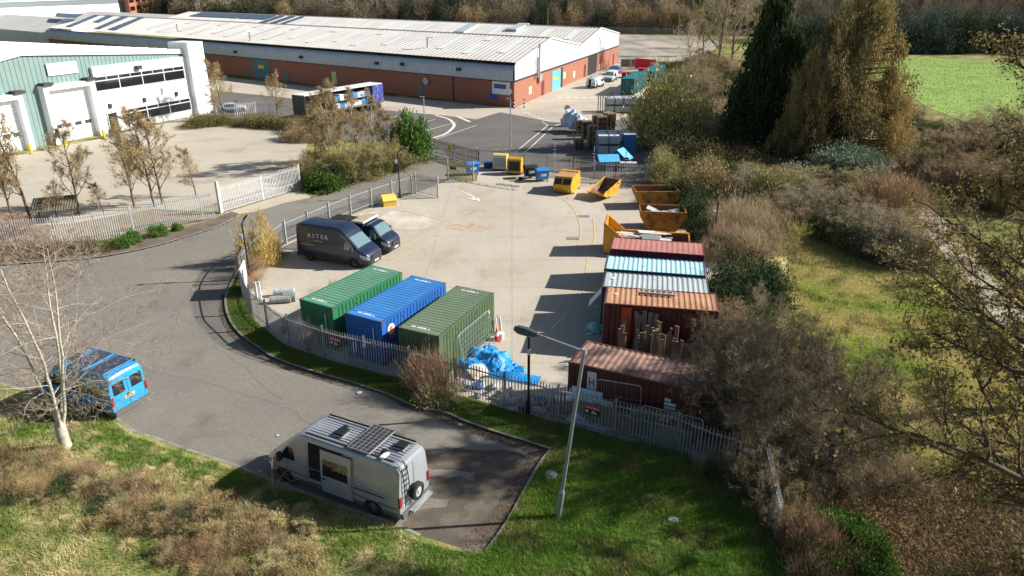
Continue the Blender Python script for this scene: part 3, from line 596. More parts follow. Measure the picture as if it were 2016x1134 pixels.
for x,y,lb in((14,300,'far lamp post left of the other above the warehouse roof end'),(62,285,'far lamp post at the old car park fence'),(-18,310,'far lamp post against the dark wood near the roof vents'),(-95,330,'farthest left lamp post by the wood')): thinlamp(0,0,9,lb,g_='lamp posts along the wood',pos=Vector((x,y,0)))
# ================= SHIPPING CONTAINERS
def corr(L,per,dep,e=.12):
    pts=[(0,0),(e,0)]; x=e
    n=max(1,int((L-2*e)/per)); p=(L-2*e)/n
    for i in range(n): pts+=[(x+p*.28,0),(x+p*.5-p*.04,-dep),(x+p*.78,-dep),(x+p,0)]; x+=p
    pts.append((L,0)); return pts
def container(label,pos,ang,mat,roofm,H=2.59,L=6.06,W=2.44,per=.285,doors=1,framem=None,group='shipping containers in the yard',castm=None,doormat=None,flatroof=False,g_=None):
    t=thing('shipping_container',label,'shipping container',pos,ang,group); framem=framem or mat
    castm=castm or M('casting_rusty',(.16,.09,.06),rough=.9,c2=(.05,.04,.04),scale=9)
    for y,sg_ in((0,1),(W,-1)):
        m=MB(); pts=corr(L-.2,per,.045)
        for (a,da),(b,db) in zip(pts[:-1],pts[1:]): m.add([(a+.1,y-sg_*(da)*1,.16),(b+.1,y-sg_*(db),.16),(b+.1,y-sg_*db,H-.1),(a+.1,y-sg_*da,H-.1)],[(0,1,2,3)])
        m.ob('side_panel',mat,t,norm=False)
    m=MB(); pts=corr(L-.3,per if not flatroof else .33,.03 if not flatroof else .014)
    for (a,da),(b,db) in zip(pts[:-1],pts[1:]): m.add([(a+.15,.1,H-.012+da),(b+.15,.1,H-.012+db),(b+.15,W-.1,H-.012+db),(a+.15,W-.1,H-.012+da)],[(0,1,2,3)])
    m.box(.03,.15,.06,W-.06,H-.06,H-.008); m.box(L-.15,L-.03,.06,W-.06,H-.06,H-.008)
    m.ob('roof',roofm,t,norm=False)
    m=MB()
    for y in(0,W-.1):
        m.box(.18,L-.18,y,y+.1,H-.09,H-.004); m.box(.18,L-.18,y,y+.1,0.02,.17)
    for x in(0,L-.1):
        m.box(x,x+.1,.18,W-.18,H-.1,H-.006); m.box(x,x+.1,.18,W-.18,.02,.17)
    for x in(0.002,L-.152):
        for y in(.002,W-.152): m.box(x,x+.15,y,y+.15,.12,H-.12)
    m.ob('frame',framem,t)
    cm=MB(); cm.box(-.005,.178,-.005,.162,0,.118); me=cm.me('corner_casting'); me.materials.append(castm)
    for x in(0,L-.173):
        for y in(0,W-.157):
            for z in(0,H-.116):
                o=bpy.data.objects.new('corner_casting',me); COL.objects.link(o); o.parent=t; o.location=(x,y,z)
    ex=0 if doors==1 else L   # blank end
    m=MB(); pts=corr(W-.3,.24,.04)
    s_=1 if doors==1 else -1
    for (a,da),(b,db) in zip(pts[:-1],pts[1:]): m.add([(ex+s_*(.02-da),a+.15,.16),(ex+s_*(.02-db),b+.15,.16),(ex+s_*(.02-db),b+.15,H-.1),(ex+s_*(.02-da),a+.15,H-.1)],[(0,1,2,3)])
    m.ob('end_panel',mat,t,norm=False)
    dx=L if doors==1 else 0; s_=-s_
    for y0,y1 in((.15,W/2-.01),(W/2+.01,W-.15)):
        m=MB(); m.box(min(dx+s_*.0,dx+s_*.05)+ (.0),max(dx+s_*.0,dx+s_*.05),y0,y1,.17,H-.11); d=m.ob('door',doormat or mat,t)
        for yy in(y0+.28,y1-.28):
            b=MB(); b.tube((dx-s_*.04,yy,.12),(dx-s_*.04,yy,H-.1),.018,n=6)
            for z in(.4,1.3,2.1): b.box(dx-s_*.02-.03,dx-s_*.02+.03,yy-.06,yy+.06,z,z+.06)
            b.ob('lock_rod',GALV,d)
    return t
def rustm(name,c,rust=(.16,.065,.03),thr3=(.6,.72),fade=None,s3=1.4,**k): return M(name,c,rough=.6,c2=fade or tuple(x*.8 for x in c),scale=.9,detail=8,c3=rust,s3=s3,thr3=thr3,**k)
def cpos(x,y,a,mir=False,W=2.44):
    a=R(a)
    if mir: return (x+W*math.sin(a),y-W*math.cos(a),0),a
    return (x,y,0),a
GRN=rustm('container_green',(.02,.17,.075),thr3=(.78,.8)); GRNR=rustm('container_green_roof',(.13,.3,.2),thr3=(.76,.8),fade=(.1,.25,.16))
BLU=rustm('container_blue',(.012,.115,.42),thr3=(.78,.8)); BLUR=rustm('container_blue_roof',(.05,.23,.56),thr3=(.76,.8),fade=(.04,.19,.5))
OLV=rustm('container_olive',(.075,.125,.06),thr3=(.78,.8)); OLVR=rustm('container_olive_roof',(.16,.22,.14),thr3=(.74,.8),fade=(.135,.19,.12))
SIM=[]
for nm,x,y,a,ma,mr,lb in(('green',-11.82,36.64,59.8,GRN,GRNR,'bright green shipping container, leftmost of the three by the fence'),('blue',-8.91,34.84,61.4,BLU,BLUR,'bright blue shipping container between the green and the olive ones'),('olive',-5.83,33.10,64.4,OLV,OLVR,'olive green shipping container beside the blue tarpaulin heap')):
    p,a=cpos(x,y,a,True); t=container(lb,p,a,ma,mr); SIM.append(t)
    for xx,rz in((.42,-90),(5.62,-90)): marks('lettering',t,(xx,1.3,2.595),(0,0,R(rz)),(3,6,1),.17,WHITE)
    for k in range(5): m=MB(); m.tube((.9+k*1.05,.03,2.2),(.9+k*1.05,.05,2.2),.1,n=12); m.tube((.9+k*1.05,.0,2.2),(.9+k*1.05,.02,2.2),.06,n=10); m.ob('air_vent',ma,t)
    m=MB(); m.box(.5,.55,0,0,0,0) if 0 else None
b=SIM[1]; m=MB(); m.tube((.75,-.012,1.9),(.75,-.004,1.9),.3,n=20); m.ob('round_logo',WHITE,b); m=MB(); m.tube((.72,-.018,1.92),(.72,-.012,1.92),.14,n=14); m.ob('orange_logo_dot',M('sign_orange',(.75,.16,.03),rough=.5),b); marks('lettering',b,(.95,-.01,1.45),(R(90),0,0),(4,),.26,M('sign_orange',(0,0,0)))
for t in SIM:
    m=MB(); m.box(5.35,5.43,-.012,-.004,1.3,1.8); m.ob('white_decal',WHITE,t)
    m=MB(); m.box(-.03,-.022,.55,.6,1.0,2.1); m.ob('white_decal',WHITE,t)
RS=(.15,.06,.03)
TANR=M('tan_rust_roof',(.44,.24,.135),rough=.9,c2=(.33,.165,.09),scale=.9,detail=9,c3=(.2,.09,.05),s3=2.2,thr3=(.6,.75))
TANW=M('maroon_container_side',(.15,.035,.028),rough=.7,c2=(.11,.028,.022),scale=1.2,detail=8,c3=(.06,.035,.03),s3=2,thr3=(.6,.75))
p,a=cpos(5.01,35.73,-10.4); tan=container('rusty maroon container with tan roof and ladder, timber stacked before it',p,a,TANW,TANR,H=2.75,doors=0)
m=MB(); m.box(.95,1.5,-.035,-.004 if 0 else -.028,.5,2.6); m.ob('orange_panel',M('orange_panel',(.55,.09,.03),rough=.6),tan)
text('TEX  400315',.17,WHITE,'lettering',tan,(5.15,-.012,2.15),(R(90),0,0)); text('G   2214',.15,WHITE,'lettering',tan,(5.2,-.012,1.92),(R(90),0,0)); m=MB(); m.box(5.1,5.32,-.014,-.006,1.25,1.55); m.ob('data_plate',WHITE,tan)
m=MB(); m.box(.5,.68,1.3,1.5,2.752,2.756); m.ob('white_decal',WHITE,tan)
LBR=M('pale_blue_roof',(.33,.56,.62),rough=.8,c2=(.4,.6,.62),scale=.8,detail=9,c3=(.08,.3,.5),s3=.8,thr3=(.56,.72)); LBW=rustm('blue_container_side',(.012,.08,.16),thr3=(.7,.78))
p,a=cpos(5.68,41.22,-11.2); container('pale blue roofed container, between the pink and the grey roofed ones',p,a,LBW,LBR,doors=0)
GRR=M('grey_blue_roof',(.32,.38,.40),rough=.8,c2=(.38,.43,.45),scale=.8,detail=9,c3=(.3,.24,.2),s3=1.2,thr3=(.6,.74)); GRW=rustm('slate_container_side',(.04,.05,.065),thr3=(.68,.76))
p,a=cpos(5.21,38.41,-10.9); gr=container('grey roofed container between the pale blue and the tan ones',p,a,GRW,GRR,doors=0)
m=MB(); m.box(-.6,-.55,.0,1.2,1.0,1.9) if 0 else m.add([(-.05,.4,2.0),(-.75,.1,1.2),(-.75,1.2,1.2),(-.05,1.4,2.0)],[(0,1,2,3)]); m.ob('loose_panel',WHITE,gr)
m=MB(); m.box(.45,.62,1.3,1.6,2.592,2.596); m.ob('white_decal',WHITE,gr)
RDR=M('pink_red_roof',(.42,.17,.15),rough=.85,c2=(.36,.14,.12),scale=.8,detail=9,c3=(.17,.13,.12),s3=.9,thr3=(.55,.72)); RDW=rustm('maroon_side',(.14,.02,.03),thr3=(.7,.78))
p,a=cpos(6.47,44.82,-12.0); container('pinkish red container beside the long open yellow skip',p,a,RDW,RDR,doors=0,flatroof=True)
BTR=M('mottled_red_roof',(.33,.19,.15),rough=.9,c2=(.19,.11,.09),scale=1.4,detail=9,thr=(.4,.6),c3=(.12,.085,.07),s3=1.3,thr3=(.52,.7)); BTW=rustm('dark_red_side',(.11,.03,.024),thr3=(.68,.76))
p,a=cpos(2.62,29.45,-26.0); bt=container('dark red rusty container nearest the fence with letter panel on its side',p,a,BTW,BTR,doors=0)
m=MB(); m.box(.95,1.4,-.012,-.004,1.2,2.35); hp=m.ob('letter_panel',WHITE,bt); text('H',.62,SBLK,'lettering',hp,(1.175,-.018,1.78),(R(90),0,0),ext=.002,sx=.75)
for k,(z_,w_) in enumerate(((1.75,.28),(1.55,.52),(1.35,.52))): m=MB(); m.box(4.6,4.6+w_,-.012,-.004,z_,z_+.15); m.ob('white_decal',WHITE,bt)
# ================= VEHICLES
def lerp(tab,x):
    if x<=tab[0][0]: return tab[0][1]
    for (a,fa),(b,fb) in zip(tab[:-1],tab[1:]):
        if x<=b: return fa+(fb-fa)*(x-a)/(b-a)
    return tab[-1][1]
def wheel(parent,x,y,r=.35,w=.22,rim=None,name='wheel'):
    m=MB(); s_=1 if y>0 else -1; n=24
    ring=[(w/2,r-.06),(w/2-.03,r),(-w/2+.03,r),(-w/2,r-.06),(-w/2,r*.62)]
    vs=[];fs=[]
    for k,(dy,rr) in enumerate([(w/2,r*.62)]+ring):
        for i in range(n): t=2*math.pi*i/n; vs.append((rr*math.cos(t),s_*dy,rr*math.sin(t)))
    for k in range(5):
        for i in range(n): fs.append((k*n+i,k*n+(i+1)%n,(k+1)*n+(i+1)%n,(k+1)*n+i))
    m.add(vs,fs); o=m.ob(name,RUBBER,parent,smooth=True); o.location=(x,y,r)
    m=MB(); m.tube((0,s_*(w/2-.07),0),(0,s_*(w/2-.04),0),r*.64,n=20); m.tube((0,s_*(w/2-.04),0),(0,s_*(w/2+.0),0),r*.22,n=12)
    for i in range(6): t=2*math.pi*i/6; m.tube((r*.42*math.cos(t),s_*(w/2-.04),r*.42*math.sin(t)),(r*.42*math.cos(t),s_*(w/2-.03),r*.42*math.sin(t)),.035,n=8)
    m.ob('rim',rim or M('steel_rim',(.10,.10,.11),rough=.5,metal=.4),o,smooth=True); return o
def van(name,label,pos,ang,L,W,H,top,ws,body,wheels,x0=0,sidew=[],zbelt=1.15,tum=.12,trim=None,zb=.32,r_=.35,plate=None,tail=True,hood_dark=False,rim=None,cat='van',group=None,rr=.13,plan0=.55,light=(.62,.98)):
    t=thing(name,label,cat,pos,ang,group)
    def hw(x,z,zt=None):
        f=L-x; pl=1-.30*max(0,(plan0-f)/plan0)**2.2 if f<plan0 else 1-.0
        if x<.12+x0: pl*=1-.02*((.12+x0-x)/.12)
        h=W/2*pl-tum*max(0,(z-zbelt)/(H-zbelt))**1.3
        h-=.035*max(0,(.6-z)/.3)
        if zt is not None and z>zt-rr: q=min(1,(z-(zt-rr))/rr); h-=rr*(1-math.sqrt(max(0,1-q*q)))
        return h
    xs=sorted(set([x0,x0+.03,x0+.08]+[p[0] for p in top if p[0]>x0]+[x0+.3*k for k in range(1,int((L-x0)/.3))]))
    m=MB(); rings=[]; n=None
    for x in xs:
        zt=lerp(top,x); zbb=zb+.02; lv=[zbb+(zt-rr-zbb)*f for f in(0,.12,.28,.42,.56,.7,.85,1)]+[zt-rr+rr*math.sin(R(a)) for a in(25,50,72,90)]
        half=[(hw(x,z,zt),z) for z in lv]; ytop=half[-1][0]
        roofp=[(ytop*f,zt+.035*(1-f*f)) for f in(.75,.4)]
        pts=[(-y,z) for y,z in half]+[(-y,z) for y,z in roofp]+[(0,zt+.035)]+[(y,z) for y,z in roofp[::-1]]+[(y,z) for y,z in half[::-1]]
        n=len(pts); rings.append([(x,y,z) for y,z in pts])
    vs=[p for r in rings for p in r]; fs=[]
    for i in range(len(rings)-1):
        for k in range(n-1): fs.append((i*n+k,i*n+k+1,(i+1)*n+k+1,(i+1)*n+k))
        fs.append((i*n+n-1,i*n,(i+1)*n,(i+1)*n+n-1))
    fs+=[tuple(range(n)),tuple(range((len(rings)-1)*n,len(rings)*n))]
    m.add(vs,fs); m.ob('body',body,t,smooth=True)
    G_=glassy(); trim=trim or DGREY
    # windscreen on the top line
    m=MB(); a,b=ws; K=8
    for i in range(K):
        u0=a+(b-a)*i/K; u1=a+(b-a)*(i+1)/K; row=[]
        for u in(u0,u1):
            zt=lerp(top,u); y=hw(u,zt,zt)-.03+.0; row.append([(u+.012,y*f,zt+.035*(1-f*f)+.014) for f in(-1.0,-.85,-.5,0,.5,.85,1.0)])
        for k in range(6): m.quad(row[0][k],row[0][k+1],row[1][k+1],row[1][k])
    m.ob('windscreen',M('windscreen_glass',(.12,.2,.22),rough=.08,spec=.9,coat=.5),t,smooth=True)
    def side(poly_top,poly_bot,s_,mat,name,off=.006,par=None,K=8):
        m=MB(); rows=[]
        for i in range(K+1):
            f=i/K; x=poly_bot[0][0]+(poly_bot[-1][0]-poly_bot[0][0])*f; xt=poly_top[0][0]+(poly_top[-1][0]-poly_top[0][0])*f
            zb_=lerp(sorted(poly_bot),x); zt_=lerp(sorted(poly_top),xt); col=[]
            for j in range(5): g_=j/4; xx=x+(xt-x)*g_; z=zb_+(zt_-zb_)*g_; col.append((xx,s_*(hw(xx,z,max(z+.01,lerp(top,xx)))+off),z))
            rows.append(col)
        for i in range(K):
            for j in range(4): m.quad(rows[i][j],rows[i+1][j],rows[i+1][j+1],rows[i][j+1])
        return m.ob(name,mat,par or t,norm=False)
    for s_ in(-1,1):
        for bt_,tp_,mt,nm in sidew:
            if nm.endswith('#L') and s_<0: continue
            if nm.endswith('#R') and s_>0: continue
            side(tp_,bt_,s_,mt or G_,nm.split('#')[0])
        side([(x0+.1,.52),(L-.45,.52)],[(x0+.1,zb+.02),(L-.45,zb+.02)],s_,trim,'sill_trim',off=.012)
    if H>2:
        for s_ in(-1,1): side([(x0+.15,.78),(L-.7,.78)],[(x0+.15,.73),(L-.7,.73)],s_,trim,'rub_strip',off=.014)
        for s_ in(-1,1): side([(x0+.15,1.215),(ws[1]-.9,1.215)],[(x0+.15,1.2),(ws[1]-.9,1.2)],s_,BLACK,'swage_shade_strip',off=.003)  # black strip paints the shade of the pressed side crease
    # door shut lines
    m=MB()
    for s_ in(-1,1):
        for (x,za,zb_) in [(ws[1]-.55,.45,1.9 if H>2.4 else 1.6),(ws[1]-1.6,.45,min(H-.35,2.3))]:
            if x>x0+.2:
                for k in range(8):
                    z0=za+(zb_-za)*k/8; z1=za+(zb_-za)*(k+1)/8; p=lambda xx,z:(xx,s_*(hw(xx,z,lerp(top,xx))+.004),z)
                    m.quad(p(x-.008,z0),p(x+.008,z0),p(x+.008,z1),p(x-.008,z1))
    m.ob('door_seams',BLACK,t,norm=False)
    for x in wheels:
        for s_ in(-1,1):
            wheel(t,x,s_*(W/2-.13),r_,rim=rim)
            m=MB(); N_=14
            for k in range(N_):
                t0=math.pi*k/N_; t1=math.pi*(k+1)/N_; p=lambda tt,rr_:(x+rr_*math.cos(tt),s_*(hw(x,.4+rr_*math.sin(tt))+.008),r_+rr_*math.sin(tt))
                m.quad(p(t0,0.0),p(t0,r_+.09),p(t1,r_+.09),p(t1,0.0))
            m.ob('wheel_arch',M('arch_black',(.008,.008,.009),rough=.9),t,norm=False)
    # nose: bumper, grille, lights, plate
    fx=L; m=MB(); yy=hw(L-.1,.55)
    m.prism([(L-.42,-W/2*.97),(L-.1,-yy*1.02),(L+.03,-yy*.72),(L+.05,0),(L+.03,yy*.72),(L-.1,yy*1.02),(L-.42,W/2*.97)],zb-.02,.62,'z'); m.ob('front_bumper',trim,t)
    m=MB(); m.prism([(L-.12,-yy*.6),(L+.025,-yy*.55),(L+.035,0),(L+.025,yy*.55),(L-.12,yy*.6)],.64,lerp(top,L-.12)-.04,'z'); m.ob('grille',DGREY,t)
    for s_ in(-1,1):
        m=MB(); z0,z1=light
        hs=[(L-.05,z0+.02,z1-.12),(L-.18,z0+.04,z1-.04),(L-.34,z0+.08,z1+.0),(L-.52,z0+.16,z1+.05),(L-.66,z0+.28,z1+.07)]; pv=[]
        for xx,za,zc in hs:
            za=min(za,lerp(top,xx)-.12); zc=min(zc,lerp(top,xx)-.035); pv.append([(xx+.02,s_*(hw(xx,zz,lerp(top,xx))+.016),zz) for zz in(za,(za+zc)/2,zc)])
        for i_ in range(4):
            for j_ in range(2): m.quad(pv[i_][j_],pv[i_+1][j_],pv[i_+1][j_+1],pv[i_][j_+1]); m.ob('headlight',M('headlight_glass',(.62,.65,.70),rough=.1,spec=1),t,norm=False)
        m=MB(); xm=ws[1]-.35; m.box(xm-.08,xm+.08,s_*(hw(xm,1.4))-.02 if s_>0 else -hw(xm,1.4)-.26,s_*(hw(xm,1.4))+.26 if s_>0 else -hw(xm,1.4)+.02,1.3,1.32); m.box(xm-.07,xm+.07,(hw(xm,1.4)+.08) if s_>0 else -(hw(xm,1.4)+.27),(hw(xm,1.4)+.27) if s_>0 else -(hw(xm,1.4)+.08),1.25,1.62); m.ob('wing_mirror',DGREY,t)
        if tail: m=MB(); m.box(x0-.02,x0+.06,s_*(W/2-.14) if s_>0 else -W/2+.01,s_*(W/2)-.01 if s_>0 else -W/2+.14,.82,1.28); m.ob('tail_light',M('tail_light_red',(.22,.008,.012),rough=.2),t)
    m=MB(); m.box(L+.045,L+.06,-.26,.26,.42,.53); m.ob('number_plate',WHITE,t)
    if tail: m=MB(); m.box(x0-.12,x0+.02,-W/2+.04,W/2-.04,zb,.55); m.ob('rear_bumper',trim,t); m=MB(); m.box(x0-.018,x0+.0,-.27,.27,.92,1.04); m.ob('number_plate',M('plate_yellow',(.75,.5,.06),rough=.5),t); m=MB(); m.box(x0-.008,x0,-.008,.008,.58,H-.25); m.ob('door_seams',BLACK,t)
    return t,hw,side
NAVY=M('navy_paint',(.010,.019,.045),rough=.3,coat=.4)
def quadw(x0,x1,xt0,xt1,z0,z1,z0b=None,z1b=None): return [(x0,z0),(x1,z0b if z0b is not None else z0)],[(xt0,z1),(xt1,z1b if z1b is not None else z1)]
SG=M('side_glass',(.18,.26,.26),rough=.08,spec=.9)  # brightness of reflections is put into the glass colour
bt_,tp_=quadw(4.0,4.98,4.15,4.5,1.28,1.88,1.3,1.88)
fc=Vector((-9.75,48.45,0)); an=R(-21.5); L=5.98
posA=fc-Vector((math.cos(an),math.sin(an),0))*L
av,hw,side=van('panel_van','dark navy high roof van lettered in white, parked nearer the camera',posA,an,5.98,2.06,2.78,[(0,2.55),(.06,2.7),(.35,2.78),(3.2,2.78),(3.75,2.68),(4.15,2.42),(4.4,2.16),(5.12,1.46),(5.28,1.33),(5.7,1.12),(5.9,.92),(5.98,.62)],(4.42,5.12),NAVY,(1.0,4.75),sidew=[(bt_,tp_,SG,'side_window')])
SILVT=M('silver_lettering',(.72,.73,.76),rough=.4)
def ont(s,size,x,z,sp=1.0,sx=1): text(s,size,SILVT,'lettering',av,(x,-hw(x,z,2.78)-.012,z),(R(90)+ -R(3) if 0 else R(90),0,0),ext=.001,spacing=sp,sx=sx)
ont('ASTER',.46,1.85,1.98,1.5); ont('GROUP',.16,1.9,1.64,1.7); ont('www.aster.co.uk',.15,.95,1.3,1.1)
text('ASTER',.11,SILVT,'lettering',av,(5.48,0,1.31),(0,R(25),R(90)),ext=.001)
# navy drop-side with wooden topped box and mesh cage
posB=Vector((-8.75,51.25,0))-Vector((math.cos(an),math.sin(an),0))*5.6
bt_,tp_=quadw(3.95,4.75,4.05,4.3,1.28,1.85)
cb,hw2,_=van('tipper_truck','dark navy cage tipper with plywood topped box, parked beyond the lettered van',posB,an,5.6,1.98,2.2,[(3.6,2.12),(3.75,2.2),(4.1,2.17),(4.3,2.05),(4.85,1.42),(5.0,1.3),(5.35,1.12),(5.52,.92),(5.6,.62)],(4.28,4.85),NAVY,(1.0,4.5),x0=3.6,sidew=[(bt_,tp_,SG,'side_window')],tail=False,cat='truck')
text('ASTER',.11,SILVT,'lettering',cb,(5.17,0,1.29),(0,R(25),R(90)),ext=.001)
m=MB(); m.box(0,3.5,-.98,.98,.62,.72); m.box(0,3.5,-.35,.35,.45,.62); m.ob('truck_bed',DGREY,cb)
m=MB(); m.box(2.6,3.5,-1.0,1.0,.72,2.38); m.ob('box_body',NAVY,cb); m=MB(); m.box(2.55,3.55,-1.04,1.04,2.38,2.42); m.ob('plywood_top',M('weathered_plywood',(.42,.33,.2),rough=.9,c2=(.33,.26,.16),scale=2),cb); m=MB(); m.box(3.5,3.57,-1.06,1.06,2.3,2.44); m.box(2.55,3.5,-1.07,-1.04,2.3,2.44); m.ob('white_trim',WHITE,cb)
for y in(-.98,.94): m=MB(); m.box(0,2.58,y,y+.04,.72,1.15); m.ob('side_board',NAVY,cb)
m=MB()
for x in(0,1.3,2.56):
    for y in(-.97,.97): m.tube((x,y,.72),(x,y,2.05),.025,n=6)
for y in(-.97,0,.97): m.tube((0,y,2.05),(2.56,y,2.05),.025,n=6)
for x in(0,1.3,2.56): m.tube((x,-.97,2.05),(x,.97,2.05),.025,n=6)
m.ob('cage_frame',BLACK,cb)
m=MB()
for k in range(1,40): y=-.97+1.94*k/40; m.box(0,2.56,y-.008,y+.008,2.045,2.055)
for k in range(1,40): x=2.56*k/40; m.box(x-.008,x+.008,-.97,.97,2.056,2.062)
for k in range(1,26): x=2.56*k/26; m.box(x-.006,x+.006,-.98,-.97,1.15,2.05); m.box(x-.006,x+.006,.97,.98,1.15,2.05)
m.ob('cage_mesh',BLACK,cb)
for s_ in(-1,1): wheel(cb,1.0,s_*.85,.35)
# silver camper
SILV=M('silver_paint',(.36,.39,.43),rough=.28,metal=.25,c2=(.30,.33,.37),scale=1.2,coat=.4)
an=R(153.2); rc=Vector((-3.72,22.28,0)); posC=rc
b1=quadw(5.0,5.75,5.1,5.4,1.3,1.85); b2=([(2.25,1.25),(3.55,1.25)],[(2.25,1.95),(3.55,1.95)]); b3=([(3.65,.5),(4.3,.5)],[(3.65,2.35),(4.3,2.35)])
SILD=M('silver_door',(.33,.36,.40),rough=.28,metal=.25,coat=.4)
cv,hwc,sidec=van('camper_van','silver high roof camper van with solar panel, ladder and open sliding door',posC,an,6.75,1.98,2.58,[(0,2.34),(.08,2.49),(.3,2.56),(4.55,2.58),(4.9,2.42),(5.25,2.12),(5.4,1.96),(6.0,1.36),(6.15,1.27),(6.5,1.08),(6.68,.84),(6.75,.55)],(5.4,6.0),SILV,(1.25,5.65),sidew=[(b1[0],b1[1],None,'side_window'),(b3[0],b3[1],M('interior_dark',(.006,.006,.007),rough=.9),'door_opening#L')],tail=True,zbelt=1.1,tum=.17,trim=M('bumper_grey',(.10,.105,.11),rough=.6))
# slid-back door leaf stands proud of the left side
dl=sidec([(2.15,2.3),(3.62,2.3)],[(2.15,.42),(3.62,.42)],1,SILD,'sliding_door',off=.10)
m=MB()
for (xx,z0,z1) in((2.15,.42,2.3),(3.62,.42,2.3)):
    for k in range(6):
        za=z0+(z1-z0)*k/6; zb_=z0+(z1-z0)*(k+1)/6; ya=hwc(xx,za,2.58); yb=hwc(xx,zb_,2.58); m.quad((xx,ya,za),(xx,ya+.1,za),(xx,yb+.1,zb_),(xx,yb,zb_))
m.ob('door_edge',SILD,dl,norm=False)
sidec([(2.3,1.92),(3.5,1.92)],[(2.3,1.22),(3.5,1.22)],1,glassy(),'window',off=.108,par=dl)
m=MB(); m.box(3.4,3.52,hwc(3.4,1.1)+.1,hwc(3.4,1.1)+.14,1.05,1.09); m.ob('handle',BLACK,dl)
m=MB(); m.box(2.6,3.7,hwc(3,2.3,2.58)+.0,hwc(3,2.3,2.58)+.03,2.3,2.34); m.ob('door_rail',BLACK,cv); m=MB(); m.box(.7,2.1,hwc(1,1.1)+.0,hwc(1,1.1)+.02,1.06,1.1); m.ob('door_rail',BLACK,cv)
m=MB()
for k in range(9): y=-.6+.15*k; m.box(.25,4.5,y-.006,y+.006,2.60,2.619)
m.ob('rib_shade_lines',DGREY,cv)  # narrow dark lines: shade along the roof ribs put into colour
for y in(-.72,.72): m=MB(); m.box(.3,4.5,y-.02,y+.02,2.62,2.68); m.ob('roof_rail',BLACK,cv)
sp_=MB(); sp_.box(1.35,2.35,-.82,.82,2.72,2.76); so_=sp_.ob('solar_panel',M('camper_solar',(.03,.028,.03),rough=.15,c2=(.05,.045,.045),scale=6),cv)
m=MB()
for k in range(1,9): y=-.82+1.64*k/9; m.box(1.35,2.35,y-.006,y+.006,2.761,2.764)
for k in range(1,5): x=1.35+k/5; m.box(x-.006,x+.006,-.82,.82,2.761,2.766)
for y in(-.83,.82): m.box(1.34,2.36,y-.01,y+.01,2.71,2.768)
for x in(1.34,2.35): m.box(x-.005,x+.01,-.83,.83,2.71,2.768)
m.ob('cell_grid',GALV,so_)
for x0_,y0_ in((3.2,.12),(.62,-.25)):
    m=MB(); m.box(x0_-.2,x0_+.2,y0_-.22,y0_+.22,2.62,2.66); m.ob('hatch_frame',WHITE,cv); m=MB(); m.box(x0_-.22,x0_+.2,y0_-.22,y0_+.2,2.66,2.76); m.ob('roof_hatch',BLACK,cv)
for x_,y_ in((3.3,-.25),(1.0,.35)): m=MB(); m.tube((x_,y_,2.62),(x_,y_,2.74),.13,.1,n=16); m.ob('mushroom_vent',BLACK,cv,smooth=True)
m=MB(); m.box(.75,.95,.35,.75,2.64,2.68); m.ob('white_box',WHITE,cv)
m=MB()
for y in(.42,.72): m.path([(-.08,y,.75),(-.09,y,1.7),(-.02,y,2.45),(.2,y,2.65)],.02)
for k in range(7): z=.95+k*.24; m.tube((-.085,.42,z),(-.085,.72,z),.017)
m.ob('ladder',BLACK,cv)
sw=wheel(cv,-.16,.12,.36,.22,rim=M('pale_rim',(.5,.5,.5),rough=.5,metal=.3),name='spare_wheel'); sw.rotation_euler=(0,0,R(90)); sw.location=(-.2,.1,1.12)
m=MB(); m.box(-.32,-.1,-.75,.55,.42,.5); m.ob('rear_step',GALV,cv)
# blue camper behind the bare tree
CYAN=paint('cyan_blue_paint',(.02,.30,.62)); an=R(157); posD=Vector((-17.95,29.2,0))
bb=[(quadw(.45,1.45,.5,1.42,1.2,1.75)),(quadw(1.6,2.6,1.62,2.58,1.2,1.75)),(quadw(3.0,4.0,3.05,3.55,1.2,1.8))]
bv,hwb,_=van('camper_van','bright blue camper van with roof solar panels behind the bare silver tree',posD,an,5.1,1.98,2.3,[(0,2.1),(.08,2.24),(.3,2.3),(3.3,2.3),(3.55,2.2),(3.75,2.02),(4.35,1.38),(4.5,1.26),(4.85,1.05),(5.0,.85),(5.1,.6)],(3.75,4.35),CYAN,(.95,4.0),sidew=[(a_,b_,None,'side_window') for a_,b_ in bb],tum=.1,trim=M('bumper_grey',(0,0,0)))
for y0_,y1_ in((-.85,-.12),(.12,.85)):
    m=MB(); m.prism([(-.014,0)]*3,0,0) if 0 else m.box(-.016,.0,y0_+.05,y1_-.08,1.3,1.88); m.ob('rear_window',glassy(),bv)
for x0_,x1_ in((.35,1.45),(1.6,2.7)):
    m=MB(); m.box(x0_,x1_,-.8,.8,2.37,2.41); so_=m.ob('solar_panel',SOLAR,bv); m=MB(); m.box(x0_-.02,x0_,-.82,.82,2.36,2.42); m.box(x1_,x1_+.02,-.82,.82,2.36,2.42); m.ob('panel_frame',CYAN,so_)
m=MB(); m.box(2.8,3.15,-.3,.3,2.34,2.42); m.ob('roof_hatch',DGREY,bv)
for y in(-.86,.86): m=MB(); m.box(.2,3.2,y-.02,y+.02,2.3,2.4); m.ob('roof_rail',CYAN,bv)
m=MB(); m.box(-.03,-.016,.0,.12,1.05,1.13); m.ob('handle',BLACK,bv)
marks('lettering',bv,(-.021,0,.98),(R(90),0,R(-90)),(4,3),.08,SBLK)
